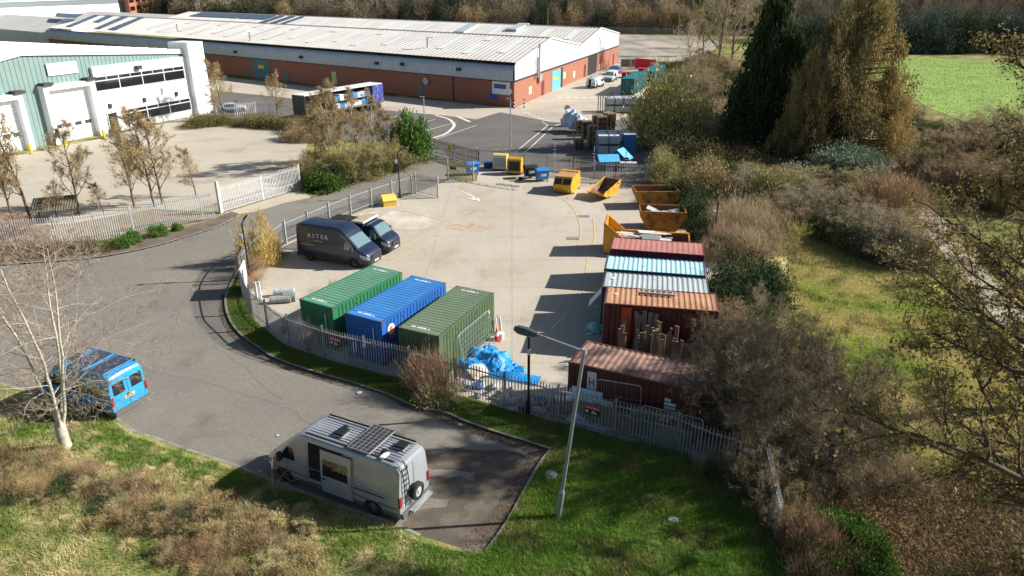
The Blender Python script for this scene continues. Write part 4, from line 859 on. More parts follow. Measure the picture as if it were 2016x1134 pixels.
# vans by the warehouse gable
WP=paint('white_vehicle_paint',(.66,.68,.71))
sm=[(0,1.8),(.08,1.9),(.3,1.95),(2.9,1.95),(3.2,1.85),(3.3,1.75),(3.95,1.2),(4.1,1.1),(4.6,.95),(4.75,.7),(4.8,.5)]
an1=R(52); q=P(1162,174); ev,_,_=van('panel_van','small white van with open rear door and blue stripes outside the warehouse',q+Vector((0,-.3,0)),R(58),4.6,1.9,1.95,[(x*4.6/4.8,z) for x,z in sm],(3.15,3.8),WP,(.8,3.6),sidew=[(quadw(2.6,3.5,2.7,3.1,1.1,1.6)+(None,'side_window'))])
m=MB(); m.box(-.02,-.005,-.1,.45,.5,1.7); m.ob('rear_opening',DARKD,ev)
m=MB(); m.add([(.3,-.955,.6),(1.4,-.96,.6),(.6,-.94,1.7),(.3,-.93,1.7)],[(0,1,2,3)]); m.ob('blue_stripe',M('stripe_blue',(.03,.25,.5),rough=.4),ev)
m=MB(); [m.add([(-.026,-.9+.2*k,.8),(-.026,-.8+.2*k,.8),(-.026,-.6+.2*k,1.1),(-.026,-.7+.2*k,1.1)],[(0,1,2,3)]) for k in range(3)]; m.ob('chevrons',M('stripe_blue',(0,0,0)),ev)
m=MB(); m.box(.5,2.6,-.7,-.6,2.05,2.12); m.box(.5,2.6,.6,.7,2.05,2.12); m.box(.4,2.7,-.1,.3,2.1,2.2); m.ob('roof_rack',GALV,ev)
q=P(1186,162); van('panel_van','white van facing the camera with its side door open outside the warehouse',q+dG*5.3+Vector((.9,-.4,0)),R(250),4.9,1.95,2.0,[(x*4.9/4.8,z) for x,z in sm],(3.3,4.0),WP,(.9,3.9),sidew=[(quadw(2.7,3.6,2.8,3.2,1.1,1.6)+(None,'side_window')),([(1.6,.5),(2.5,.5)],[(1.6,1.7),(2.5,1.7)],DARKD,'door_opening#L')])
q=P(1212,146); van('pickup_truck','blue and white pickup behind the white vans at the warehouse corner',q+Vector((.8,2.5,0)),R(248),4.8,1.9,1.8,[(0,1.0),(1.6,1.02),(1.7,1.7),(2.0,1.8),(2.9,1.8),(3.1,1.7),(3.7,1.15),(4.5,1.),(4.7,.8),(4.8,.5)],(3.1,3.7),paint('pickup_blue',(.05,.14,.36)),(.9,3.8),sidew=[(quadw(2.1,3.4,2.2,3.0,1.1,1.5)+(None,'side_window'))],rr=.1,cat='pickup')
for u,v,an_,c_,lb in((432,222,20,paint('car_pale_blue',(.4,.46,.5)),'pale blue parked car behind the planting bed fence'),(598,216,35,paint('car_blue',(.04,.15,.4)),'blue parked car beside the front of the curtain trailer')):
    q=P(u,v); van('parked_car',lb,q,R(an_),4.2,1.75,1.45,[(0,.9),(.1,1.0),(.35,1.05),(.8,1.38),(1.4,1.45),(2.3,1.42),(3.0,1.0),(3.9,.85),(4.15,.65),(4.2,.45)],(2.3,3.0),c_,(.8,3.4),rr=.12,zbelt=.8,tum=.2,zb=.22,r_=.31,sidew=[([(.7,.95),(2.7,.95)],[(1.0,1.33),(2.2,1.33)],None,'side_window')],cat='car',light=(.5,.7),plan0=.5)
# curtain sided trailer
a_=P(599,189,3.9); b_=P(752,164,3.9); d=V2(a_,b_); Lt=(b_-a_).length; t=thing('curtain_trailer','white roofed curtain trailer with open blue side curtain among the birches','trailer',Vector((a_.x,a_.y,0)),math.atan2(d.y,d.x))
m=MB(); m.box(0,Lt,0,2.6,3.85,3.95); m.ob('roof',WHITE,t); m=MB(); m.box(0,.1,0,2.6,1.15,3.85); m.ob('bulkhead',DGREY,t); m=MB(); m.box(0,Lt,0,2.6,1.0,1.15); m.ob('deck',M('trailer_deck',(.2,.15,.1),rough=.8),t); m=MB(); m.box(.1,Lt,2.5,2.6,1.15,3.85); m.ob('far_curtain',DGREY,t)
m=MB(); x=Lt-2.3
for k in range(12): xx=x+k*.2; m.quad((xx,-.02-.09*(k%2),1.0),(xx+.2,-.02-.09*((k+1)%2),1.0),(xx+.2,-.02-.07*((k+1)%2),3.85),(xx,-.02-.07*(k%2),3.85))
m.ob('side_curtain',M('royal_blue_curtain',(.03,.05,.3),rough=.5,c2=(.35,.4,.55),scale=3,stretch=(6,1,.4),thr=(.55,.62)),t,norm=False)
m=MB(); m.box(Lt-.1,Lt,0,2.6,1.15,3.85); m.ob('rear_door',WHITE,t)
for x in(2,3.3,Lt-3.4,Lt-2.2,Lt-1.0):
    for y in(.15,2.4): wheel(t,x,y,.5,.35)
cr=random.Random(8)
for k in range(16):
    x=Lt*.38+(k%8)*.95; z=1.15+(k//8)*1.1; c_=[WHITE,M('drum_blue',(.03,.25,.6),rough=.4),M('cargo_wrap',(.5,.55,.6),rough=.3)][cr.randrange(3)]
    m=MB(); m.box(x,x+.85,.3,1.3,z,z+cr.uniform(.7,1.)); o=m.ob('cargo_crate',c_); o.matrix_world=t.matrix_world if 0 else Matrix.Translation(t.location)@Matrix.Rotation(t.rotation_euler.z,4,'Z'); tag(o,'wrapped load on the curtain trailer, one of the blue and white stacks','cargo crate','load on the curtain trailer')
    b=MB(); b.box(x-.02,x+.87,.28,1.32,z-.0,z+.06); b.ob('strap',DGREY,o)
# ================= SKIPS, BINS AND YARD THINGS
SKY_=M('skip_yellow',(.62,.34,.012),rough=.55,c2=(.5,.25,.012),scale=1.5,detail=8,c3=(.2,.08,.02),s3=2,thr3=(.62,.72))
SKO=M('skip_orange_rusty',(.42,.20,.02),rough=.7,c2=(.33,.14,.02),scale=1.5,detail=8,c3=(.12,.05,.03),s3=1.6,thr3=(.52,.68))
RUST=M('rusty_steel',(.26,.12,.07),rough=.9,c2=(.17,.08,.05),scale=3,detail=8,c3=(.34,.22,.15),s3=2)
def skip(name,label,pos,ang,Lt=3.7,Lb=2.4,W=1.8,H=1.5,mat=SKO,inner=RUST,low=None,group='open skips in the yard',fill=None,zb=.0):
    t=thing(name,label,'skip',pos,ang,group); a=(Lt-Lb)/2; z1=low or H; th=.05
    P0=[(-Lb/2,0.03),(Lb/2,0.03),(Lt/2,H*.72),(Lt/2,H),(-Lt/2,z1),(-Lt/2,min(z1*.72,H*.72))]
    for y in(-W/2,W/2-th): m=MB(); m.prism(P0,y,y+th,'y'); m.ob('side_plate',mat,t)
    for (x0,z0),(x1,z1_) ,nm in(((P0[1]),(P0[2]),'end_plate'),((P0[0]),(P0[5]),'end_plate')):
        m=MB(); s_=1 if x1>0 else -1
        m.add([(x0,-W/2+th,z0),(x1,-W/2+th,z1_),(x1,W/2-th,z1_),(x0,W/2-th,z0),(x0-s_*th,-W/2+th,z0+.02),(x1-s_*th,-W/2+th,z1_+.02),(x1-s_*th,W/2-th,z1_+.02),(x0-s_*th,W/2-th,z0+.02)],[(0,1,2,3),(4,5,6,7),(0,1,5,4),(3,2,6,7)])
        top=H if s_>0 else z1
        m.box(min(x1,x1-s_*th),max(x1,x1-s_*th),-W/2+th,W/2-th,z1_,top); m.ob(nm,mat,t)
    m=MB(); m.box(-Lb/2+.05,Lb/2-.05,-W/2+th,W/2-th,.05,.1); m.ob('floor_plate',inner,t)
    # rust lined inside
    m=MB(); I=[(-Lb/2+.06,.1),(Lb/2-.06,.1),(Lt/2-.07,H*.72),(Lt/2-.07,H-.04),(-Lt/2+.07,z1-.04),(-Lt/2+.07,P0[5][1])]
    for y in(-W/2+th+.006,W/2-th-.006): m.add([(x,y,z) for x,z in I],[tuple(range(6))])
    for (a_,b_) in((1,2),(2,3),(4,5),(5,0)):
        m.add([(I[a_][0],-W/2+th+.01,I[a_][1]),(I[b_][0],-W/2+th+.01,I[b_][1]),(I[b_][0],W/2-th-.01,I[b_][1]),(I[a_][0],W/2-th-.01,I[a_][1])],[(0,1,2,3)])
    m.ob('lining',inner,t,norm=False)
    for y in(-W/2-.035,W/2-.035):
        m=MB(); m.tube((-Lt/2,y+.035,z1),(Lt/2,y+.035,H),.045,n=8); m.ob('rim',mat,t)
    for y in(-W/2-.012,W/2+.002): m=MB(); k=H*.5; xx=Lb/2+(Lt-Lb)/2*.66; m.box(-xx,xx,y,y+.01,k-.03,k+.03); m.ob('rib',mat,t)
    for x in(-Lt*.33,Lt*.33):
        for y in(-W/2-.1,W/2): m=MB(); m.tube((x,y,H*.82),(x,y+.1,H*.82),.06,n=8); m.ob('lifting_lug',DGREY,t)
    if fill:
        rr=random.Random(len(label))
        for k in range(fill):
            m=MB(); Mx=Matrix.Translation((rr.uniform(-Lt*.33,Lt*.33),rr.uniform(-W*.25,W*.25),H*.78+rr.uniform(-.1,.15)))@Euler((rr.uniform(-.4,.4),rr.uniform(-.4,.4),rr.uniform(0,6))).to_matrix().to_4x4()
            m.box(-rr.uniform(.2,.5),rr.uniform(.2,.5),-.25,.25,-.03,.03,Mx); o=m.ob('rubble_sheet',M('rubbish_white',(.55,.56,.56),rough=.8,c2=(.3,.3,.3),scale=4)); o.location=pos; o.rotation_euler=(0,0,ang); tag(o,'broken white sheet among the rubbish filling the orange skip','rubbish','rubbish in the skips')
    return t
skip('open_skip','rusty brown empty open skip farthest back in the row of skips',Vector((13.0,63.5,0)),R(1.5),Lt=3.9,Lb=2.7,W=2.2,H=1.6)
s4=skip('open_skip','orange rusty skip filled with white rubbish, nearer the camera',Vector((12.4,57.2,0)),R(-6),Lt=3.7,Lb=2.3,W=2.1,H=1.62,fill=14)
m=MB(); m.box(-.7,.75,-1.075,-1.068,1.24,1.42); m.box(-.7,.8,-1.075,-1.068,.98,1.14); m.ob('faded_label',M('faded_red',(.28,.05,.03),rough=.8,c2=(.36,.16,.02),scale=4),s4)
d=V2(P(1172,384,1.0),P(1214,367,1.0)); q=P(1183,386,.3)
skip('open_skip','small bright yellow skip with a dropped front end next to the lidded skip',q+d*.6+Vector((0,.2,0)),math.atan2(d.y,d.x),Lt=3.0,Lb=1.9,W=1.75,H=1.25,low=.45,mat=SKY_)
# covered skip
a0=R(70); c0=P(1106,384)+Vector((math.cos(a0),math.sin(a0),0))*1.75
t=thing('covered_skip','bright yellow lidded skip with rusty flat lid and dark openings','skip',c0,a0)
prof=[(-1.15,.05),(1.15,.05),(1.8,.75),(1.35,1.62),(-1.2,1.62),(-1.8,.95),(-1.75,.62)]
m=MB(); m.prism(prof,-.88,.88,'y'); m.ob('body',SKY_,t); m=MB(); m.box(-1.2,.9,-.9,.9,1.62,1.66); m.ob('lid',M('rusty_tan_lid',(.45,.26,.1),rough=.8,c2=(.35,.17,.07),scale=1.5),t)
m=MB(); m.box(.92,1.4,-.92,.92,1.6,1.74); m.ob('lid_end',SKY_,t)
for y0,y1 in((.1,.8),(-.8,-.02)): m=MB(); n_=Vector((-.745,0,.667)); dx=Vector((.6,0,.67)).normalized(); b0=Vector((-1.74,0,1.03)); m.quad(*[tuple(b0+Vector((0,y,0))+dx*k+n_*.012) for y,k in((y0,0),(y1,0),(y1,.62),(y0,.62))]); m.ob('opening',DARKD,t)
for y in(-.91,.89): m=MB(); m.box(-1.7,1.7,y,y+.02,.78,.84); m.ob('rib',SKY_,t)
for x in(-1.0,1.0): m=MB(); m.box(x-.1,x+.1,-1.0,1.0,.02,.12); m.ob('skid',DGREY,t)
# roll on skip
a0=R(-12); t=thing('roll_on_skip','long low orange roll-on skip full of boards behind the pinkish red container','skip',(6.85,50.75,0),a0); OR=M('roll_on_orange',(.66,.33,.015),rough=.5,c2=(.52,.23,.012),scale=1.2,c3=(.25,.1,.03),s3=2,thr3=(.6,.72))
for y in(0,2.22): m=MB(); m.prism([(.1,.15),(6.2,.15),(6.2,1.25),(1.5,1.25),(.15,2.35),(.1,2.35)],y,y+.06,'y'); m.ob('side_plate',OR,t); m=MB(); m.box(1.5,6.25,y-.03,y+.1,1.25,1.34); m.ob('rim',OR,t)
for k in range(9): m=MB(); m.box(.5+k*.68,.6+k*.68,-.06,0,.15,1.25); m.ob('rib',OR,t)
m=MB(); m.box(0,.1,0,2.28,.15,2.4); m.ob('tall_end_plate',OR,t); m=MB(); m.box(-.07,-.0,-.03,2.31,2.2,2.45); m.ob('rusty_edge',RUST,t)
for y in(.25,1.1,1.95): m=MB(); m.box(-.09,0,y,y+.1,.15,2.2); m.ob('end_rib',OR,t)
m=MB(); m.box(6.14,6.22,.06,2.22,.15,1.25); m.ob('end_plate',OR,t); m=MB(); m.box(.1,6.14,.06,2.22,.15,.22); m.ob('floor_plate',RUST,t)
m=MB(); m.box(.12,6.12,.065,.075,.22,1.2); m.box(.12,6.12,2.205,2.215,.22,1.2); m.ob('lining',RUST,t)
rr=random.Random(3); WB=M('white_board',(.66,.62,.58),rough=.8,c2=(.55,.48,.44),scale=1.5); 
for k in range(26):
    L_=rr.uniform(.8,2.6); m=MB(); Mx=Matrix.Translation((7,50.9,0))@Matrix.Rotation(a0,4,'Z')@Matrix.Translation((rr.uniform(.9,3.8),rr.uniform(.4,1.9),.75+.025*k))@Euler((rr.uniform(-.12,.12),rr.uniform(-.1,.1),rr.gauss(0,.25))).to_matrix().to_4x4()
    m.box(-L_/2,L_/2,-rr.uniform(.1,.5),rr.uniform(.1,.5),0,.03,Mx); o=m.ob('waste_board',WB if k%5 else M('grey_pipe',(.2,.22,.22),rough=.6)); tag(o,'pale waste board heaped in the long roll-on skip','waste board','boards heaped in the roll-on skip')
# wheeled bins
def bin4(label,pos,ang,mat,grp='blue wheeled bins'):
    t=thing('wheeled_bin',label,'bin',pos,ang,grp); m=MB(); vs=[]
    for z,w_,d_ in((.22,.55,.38),(1.12,.66,.5)):
        vs+=[(-w_,-d_,z),(w_,-d_,z),(w_,d_,z),(-w_,d_,z)]
    m.add(vs,[(0,1,2,3),(4,5,6,7),(0,1,5,4),(1,2,6,5),(2,3,7,6),(3,0,4,7)]); m.ob('body',mat,t)
    m=MB(); m.box(-.7,.7,-.54,.54,1.12,1.18); m.prism([(-.54,1.18),(.54,1.18),(.3,1.33),(-.3,1.33)],-.68,.68,'x'); m.ob('lid',mat,t)
    for x in(-.5,.5):
        for y in(-.35,.35): m=MB(); m.tube((x-.03,y,.1),(x+.03,y,.1),.1,n=12); m.ob('wheel',RUBBER,t)
    m=MB(); m.box(-.3,.3,-.5,-.485,.6,.85) ; Mx=Matrix.Translation((0,-.02,0)); m.ob('label_plate',WHITE,t)
    for y in(-.57,.57): m=MB(); m.tube((-.5,y,1.05),(.5,y,1.05),.02,n=6); m.ob('handle',DGREY,t)
    return t
BB=M('bin_blue_plastic',(.03,.2,.55),rough=.45)
bin4('blue wheeled bin behind the open gate leaf',P(930,343),R(20),BB); bin4('blue wheeled bin between the yellow banks and the lidded skip',P(1067,356),R(15),BB)
bin4('black wheeled bin in shadow next to the yellow banks',P(1044,350),R(15),M('black_bin_plastic',(.012,.014,.018),rough=.5),'dark bins at the bin store')
def bank(label,pos,ang,mat,panel):
    t=thing('recycling_bank',label,'recycling bank',pos,ang,'yellow recycling banks'); m=MB(); pr=[(-.6,.2),(.6,.2),(.6,1.4),(.45,1.65),(.15,1.78),(-.15,1.78),(-.45,1.65),(-.6,1.4)]
    m.prism(pr,-.75,.75,'x'); m.ob('body',mat,t,smooth=False); m=MB(); m.box(-.6,.6,-.64,-.6,.45,1.45); m.ob('front_panel',panel,t); m=MB(); m.box(-.7,.7,-.5,.5,.0,.2); m.ob('base',DGREY,t)
    m=MB(); m.prism([(-.64,.12),(.64,.12),(.64,.5),(-.64,.42)],-.79,-.75,'x'); m.ob('end_trim',mat,t); return t
bank('cream topped yellow bank with grey front panel, left of the pair',P(986,334),R(-12),M('bank_cream_yellow',(.6,.5,.2),rough=.5),M('bank_grey_panel',(.35,.38,.4),rough=.5))
bank('bright yellow bank with black front panel, right of the pair',P(1014,342),R(-12),SKY_,BLACK)
q=P(1019,356); t=thing('post_tube','fallen black post with pale green end lying in front of the banks','post',q,R(35)); m=MB(); m.tube((-.1,0,.2),(1.3,0,.2),.14,n=14); m.ob('tube',BLACK,t,smooth=True); m=MB(); m.tube((-.16,0,.22),(-.1,0,.22),.24,n=16); m.ob('end_cap',M('pale_green',(.45,.55,.25),rough=.5),t)
q=P(962,330); t=thing('crate','dark blue crate in shadow beside the cream topped bank','crate',q,R(10)); m=MB(); m.box(-.5,.5,-.3,.3,0,.6); m.ob('body',M('dark_blue',(.015,.05,.2),rough=.5),t); m=MB(); m.box(-.53,.53,-.33,.33,.6,.66); m.ob('rim',BB,t)
# grit bin
q=P(766,404); t=thing('grit_bin','yellow grit bin standing by the access road fence','grit bin',q,R(25)); m=MB(); m.prism([(-.42,0),(.42,0),(.5,.75),(-.5,.55)],-.6,.6,'x'); m.ob('body',M('grit_yellow',(.7,.46,.06),rough=.5),t); m=MB(); m.prism([(-.56,.55),(.54,.76),(.3,.98),(-.2,.9)],-.66,.66,'x'); m.ob('lid',M('grit_yellow_lid',(.72,.5,.1),rough=.5),t)
# ladder on tan container
a0=R(-10.4); c=Vector((5.01,35.73,0)); ex=Vector((math.cos(a0),math.sin(a0),0)); ey=Vector((-ex.y,ex.x,0))
t=thing('ladder','short aluminium ladder lying on the tan container roof','ladder',c+ex*1.9+ey*1.55+Vector((0,0,2.78)),a0-.04)
ALU=M('aluminium',(.65,.66,.66),rough=.4,metal=.5)
for y in(0,.42): m=MB(); m.box(0,1.9,y,y+.04,0,.12); m.ob('stile',ALU if y else M('weathered_wood_grey',(.33,.31,.28),rough=.9),t)
for k in range(6): m=MB(); m.box(.12+k*.32,.2+k*.32,.04,.42,.04,.1); m.ob('rung',ALU,t)
# timber in front of tan container
TM=M('weathered_timber',(.28,.21,.14),rough=.9,c2=(.19,.145,.1),scale=2,stretch=(1,1,.3)); TL=M('fresh_sawn_timber',(.55,.42,.22),rough=.8,c2=(.45,.33,.17),scale=3); TG=M('grey_timber',(.24,.21,.17),rough=.95,c2=(.17,.15,.12),scale=2)
rr=random.Random(11)
for k in range(44):
    x=rr.uniform(1.0,4.1); y=-rr.uniform(.45,1.9); h=rr.uniform(1.4,2.15)-max(0,(x-2.8))*.1; w_=rr.uniform(.1,.22)
    if x<1.9 and k%3: x+=1.6
    m=MB(); m.box(-w_/2,w_/2,-.04,.04,0,h); o=m.ob('timber_plank',(TG,TM,TM,TL)[rr.randrange(4)] if y<-1 else TM)
    o.location=c+ex*x+ey*y; o.rotation_euler=(rr.uniform(-.05,.12)-.12,rr.uniform(-.07,.07),a0+rr.uniform(-.3,.3)); tag(o,'upright plank in the timber stack before the tan roofed container','timber plank','timber planks stacked upright')
for k,(x,h,tl) in enumerate(((1.75,2.3,.1),(2.05,2.5,-.12),(2.25,2.55,-.02),(2.45,2.5,.03),(2.6,2.45,.1),(1.25,2.0,-.05))):
    m=MB(); m.box(-.12,.12,-.02,.02,0,h); o=m.ob('long_board',TM); o.location=c+ex*x-ey*.55; o.rotation_euler=(-.2,tl,a0); tag(o,'long brown board leaning on the side of the tan roofed container','board','boards leaning on the tan roofed container')
q=c+ex*6.0-ey*.35; 
m=MB(); m.box(0,1.7,-.1,.1,0,.85); o=m.ob('concrete_block_wall',M('block_grey',(.2,.19,.17),rough=.95,c2=(.14,.13,.12),scale=2)); o.location=c+ex*4.2-ey*.35; o.rotation_euler=(0,0,a0); tag(o,'low grey block wall beside the right end of the tan roofed container','wall')
# tarpaulin heap
q=P(962,716); N_=46; rr=random.Random(5); mb=MB(); TW,TD=4.3,3.6
from mathutils import noise as MN
vs=[];inside=[]
for i in range(N_):
    for j in range(N_):
        x=(i/(N_-1)-.5); y=(j/(N_-1)-.5); r_=math.hypot(x,y)*2; an_=math.atan2(y,x); edge=.78+.17*math.sin(an_*3+1)+.12*math.sin(an_*7); f=max(0,1-(r_/edge)**2)
        z=.75*f**.7*(.55+.7*MN.noise(Vector((x*4,y*4,0)))+.0)+.16*abs(MN.noise(Vector((x*11,y*11,3))))*min(1,f*3+.3)+.22*abs(MN.noise(Vector((x*17+y*6,y*7,7))))*min(1,f*4)+.09*abs(MN.noise(Vector((x*30,y*30,7))))
        vs.append((x*TW+.12*MN.noise(Vector((x*9,y*9,5))),y*TD,max(.015,z))); inside.append(r_<edge)
fs=[(i*N_+j,i*N_+j+1,(i+1)*N_+j+1,(i+1)*N_+j) for i in range(N_-1) for j in range(N_-1) if inside[i*N_+j] and inside[(i+1)*N_+j+1]]
mb.add(vs,fs); o=mb.ob('tarpaulin',M('blue_tarpaulin',(.012,.20,.55),rough=.45,c2=(.02,.28,.66),scale=3,bump=1,bscale=7),smooth=True); o.location=(q.x,q.y,.01); o.rotation_euler=(0,0,R(-35)); tag(o,'crumpled bright blue tarpaulin heap beside the olive container','tarpaulin')
m=MB(); m.add([(x*1.6,y*.5,.02+.25*max(0,1-x*x-y*y)) for x in(-1,-.5,0,.5,1) for y in(-1,0,1)],[(i*3+j,i*3+j+1,(i+1)*3+j+1,(i+1)*3+j) for i in range(4) for j in range(2)]); o=m.ob('tarpaulin',M('blue_tarpaulin',(0,0,0)),smooth=True); q=P(1003,741); o.location=(q.x,q.y,.01); o.rotation_euler=(0,0,R(-20)); tag(o,'flat tail of blue tarpaulin trailing towards the fence','tarpaulin')
# traffic cone and clutter
q=P(978,670); t=thing('traffic_cone','red and white traffic cone behind the blue tarpaulin heap','traffic cone',q); m=MB(); m.box(-.22,.22,-.22,.22,0,.05); m.tube((0,0,.05),(0,0,.3),.16,.115,n=16); m.tube((0,0,.52),(0,0,.78),.075,.03,n=16); m.ob('body',M('cone_red',(.6,.03,.015),rough=.5),t,smooth=True); m=MB(); m.tube((0,0,.3),(0,0,.52),.115,.075,n=16); m.ob('reflective_band',WHITE,t,smooth=True)
t=thing('bucket','white round bucket beside the traffic cone','bucket',P(986,667)); m=MB(); m.tube((0,0,0),(0,0,.35),.17,.2,n=16); m.ob('body',WHITE,t,smooth=True); m=MB(); m.tube((0,0,.35),(0,0,.38),.21,n=16); m.ob('lid',WHITE,t)
# mesh site fence panels
def heras(label,pos,ang,L=3.5,h=2.0,tilt=0.,feet=True,grp=None):
    t=thing('mesh_fence_panel',label,'fence panel',pos,ang,grp); t.rotation_euler=(tilt,0,ang); m=MB(); r_=.021
    m.path([(0,0,0),(0,0,h-.12),(.12,0,h),(L-.12,0,h),(L,0,h-.12),(L,0,0)],r_); m.path([(0,0,.15),(L,0,.15)],.015); m.ob('tube_frame',GALV,t)
    m=MB()
    for k in range(1,int(L/.12)): m.box(k*.12-.003,k*.12+.003,-.003,.003,.15,h)
    for k in range(1,8): m.box(0,L,.003,.009,.15+k*.25-.003,.15+k*.25+.003)
    m.ob('wire_mesh',GALV,t); return t
a0=R(64.4); e_=Vector((math.cos(a0),math.sin(a0),0)); n_=Vector((math.sin(a0),-math.cos(a0),0)); c_=Vector((-5.83,33.10,0))+n_*2.44
heras('mesh fence panel leaning on the olive container side',c_+e_*1.6+n_*.55,a0,L=3.4,h=2.0,tilt=-.2,grp='mesh fence panels in the yard')
t=thing('mesh_offcuts','bundle of upright metal and timber lengths at the far corner of the olive container','offcuts',c_+e_*5.9+n_*.3,a0)
for k,(x,hh) in enumerate(((0,1.1),(.12,1.0),(.25,1.15),(.4,.9),(.5,1.05))): m=MB(); m.box(x,x+.05,0,.05,0,hh,Matrix.Rotation(-.1,4,'X')); m.ob('upright_length',(WHITE,TL,GALV,TM,WHITE)[k],t)
a0=R(-26); e_=Vector((math.cos(a0),math.sin(a0),0)); n_=Vector((math.sin(a0),-math.cos(a0),0)); c_=Vector((2.62,29.45,0))
heras('tall mesh fence panel standing before the middle of the dark red container',c_+e_*1.7+n_*.75,a0+R(8),L=2.0,h=2.7,tilt=.12,grp='mesh fence panels in the yard')
heras('low mesh fence panel propped before the dark red container near its right end',c_+e_*3.9+n_*1.0,a0,L=2.6,h=1.9,grp='mesh fence panels in the yard')
heras('mesh fence panel between the corrugated sheets and the boards behind the fence',c_+e_*2.4+n_*1.15,a0,L=3.4,h=1.25,grp='mesh fence panels in the yard')
CS=M('pale_blue_white_sheet',(.62,.80,.95),rough=.35,c2=(.52,.72,.9),scale=2)
for k,(x,y,h,w_,lb) in enumerate(((.3,.5,1.5,1.5,'rear stack of pale corrugated sheets against the dark red container'),(.2,.85,1.35,2.2,'front stack of pale corrugated sheets against the dark red container'))):
    m=MB(); s0=0.
    while s0<w_: m.quad((s0,0,0),(s0+.2,0,0),(s0+.2,.28,h),(s0,.28,h)); m.quad((s0+.2,0,0),(s0+.23,-.03,0),(s0+.23,.25,h),(s0+.2,.28,h)); m.quad((s0+.23,-.03,0),(s0+.25,0,0),(s0+.25,.28,h),(s0+.23,.25,h)); s0+=.25
    m.quad((0,.03,0),(w_,.03,0),(w_,.33,h),(0,.33,h)); o=m.ob('corrugated_sheet',CS,norm=False); o.location=c_+e_*x+n_*y; o.rotation_euler=(0,0,a0); tag(o,lb,'corrugated sheet')
# plywood boards behind the front fence
PLY=M('grey_ply_board',(.22,.2,.17),rough=.9,c2=(.16,.15,.13),scale=1.5,stretch=(1,1,.4)); GB=M('green_grey_board',(.13,.15,.12),rough=.9,c2=(.1,.11,.1),scale=1)
def nearfence(u):  # point on the fence line seen at column u
    return min(FBw,key=lambda p:abs((1008+FPX*p.x/(p.y*CP+CH*SP))-u))
for k,(u,w_,h,mt) in enumerate(((1100,1.1,1.0,PLY),(1135,1.2,1.15,PLY),(1185,1.3,1.2,PLY),(1225,1.1,1.1,PLY),(1262,1.5,1.5,PLY),(1300,1.6,1.45,PLY))):
    p=nearfence(u); i=FBw.index(p); d=(FBw[min(i+1,len(FBw)-1)]-FBw[i-1]).normalized(); n=Vector((-d.y,d.x,0)); 
    m=MB(); m.box(-w_/2,w_/2,0,.025,0,h); o=m.ob('plywood_board',mt); o.location=p+n*(.4+.03*k); o.rotation_euler=(-.06,0,math.atan2(d.y,d.x)); tag(o,'grey plywood board leaning inside the fence right of the black lamp post','board','plywood boards inside the fence')
m=MB(); m.box(0,2.4,0,.04,0,1.25); o=m.ob('green_board',GB); o.location=c_+e_*3.75+n_*1.25; o.rotation_euler=(-.1,0,a0); tag(o,'wide dull green board before the right end of the dark red container','board')
m=MB(); m.box(0,.9,0,.04,0,1.0); o=m.ob('green_board',M('pale_green_board',(.28,.34,.28),rough=.9)); o.location=c_-e_*.35+n_*.35; o.rotation_euler=(-.15,0,a0); tag(o,'small pale green board at the left corner of the dark red container','board')
# rubbish along the inside of the fence
rr=random.Random(21); RB=[M('rubbish_white',(0,0,0)),M('rubbish_black_bag',(.02,.02,.025),rough=.3),M('rubbish_blue',(.05,.12,.35),rough=.5),M('rubbish_pink',(.45,.2,.2),rough=.6),M('rubbish_grey',(.25,.26,.28),rough=.8)]
def lump(name,mat,pos,r_,label,cat,grp,seed,flat=.6):
    b=bmesh.new(); bmesh.ops.create_icosphere(b,subdivisions=2,radius=1)
    for v in b.verts: k=1+.45*MN.noise(v.co*1.7+Vector((seed*3.1,0,0))); v.co*=k; v.co.z=max(-.3,v.co.z)
    me=bpy.data.meshes.new(name); b.to_mesh(me); b.free(); o=link(name,me,mat); o.location=pos; o.scale=(r_,r_*.8,r_*flat); o.rotation_euler=(0,0,seed); tag(o,label,cat,grp); return o
for k in range(46):
    u=rr.uniform(885,1095); p=nearfence(u); i=FBw.index(p); d=(FBw[min(i+1,len(FBw)-1)]-FBw[i-1]).normalized(); n=Vector((-d.y,d.x,0)); pos=p+n*rr.uniform(.35,1.5)+d*rr.uniform(-.3,.3); c_i=rr.choice([0,0,0,0,1,1,1,2,4,4,3])
    lump('rubbish',RB[c_i],pos+Vector((0,0,.1)),rr.uniform(.12,.4),('crumpled white rubbish inside the fence below the tarpaulin','black rubbish bag inside the fence below the tarpaulin','blue rubbish inside the fence below the tarpaulin','pink rubbish inside the fence below the tarpaulin','grey rubbish inside the fence below the tarpaulin')[c_i],'rubbish','rubbish heaped inside the fence',k)
lump('mattress',M('cream_foam',(.6,.5,.42),rough=.8),P(940,735)+Vector((0,0,.15)),.75,'cream foam sheet half under the blue tarpaulin','foam',None,77,.35)
lump('sack_heap',M('pale_turquoise',(.25,.5,.48),rough=.6),P(1171,650)+Vector((0,0,.15)),.6,'pale turquoise sack heap at the left end of the tan roofed container','sack',None,5,.5)
for k,(u,v) in enumerate(((1150,652),(1155,660))): m=MB(); m.box(0,1.2,0,.12,0,.03); o=m.ob('white_strip',WHITE); o.location=P(u,v,.02); o.rotation_euler=(0,0,R(8+20*k)); tag(o,('upper','lower')[k]+' of two white strips sticking out of the turquoise sacks','strip')
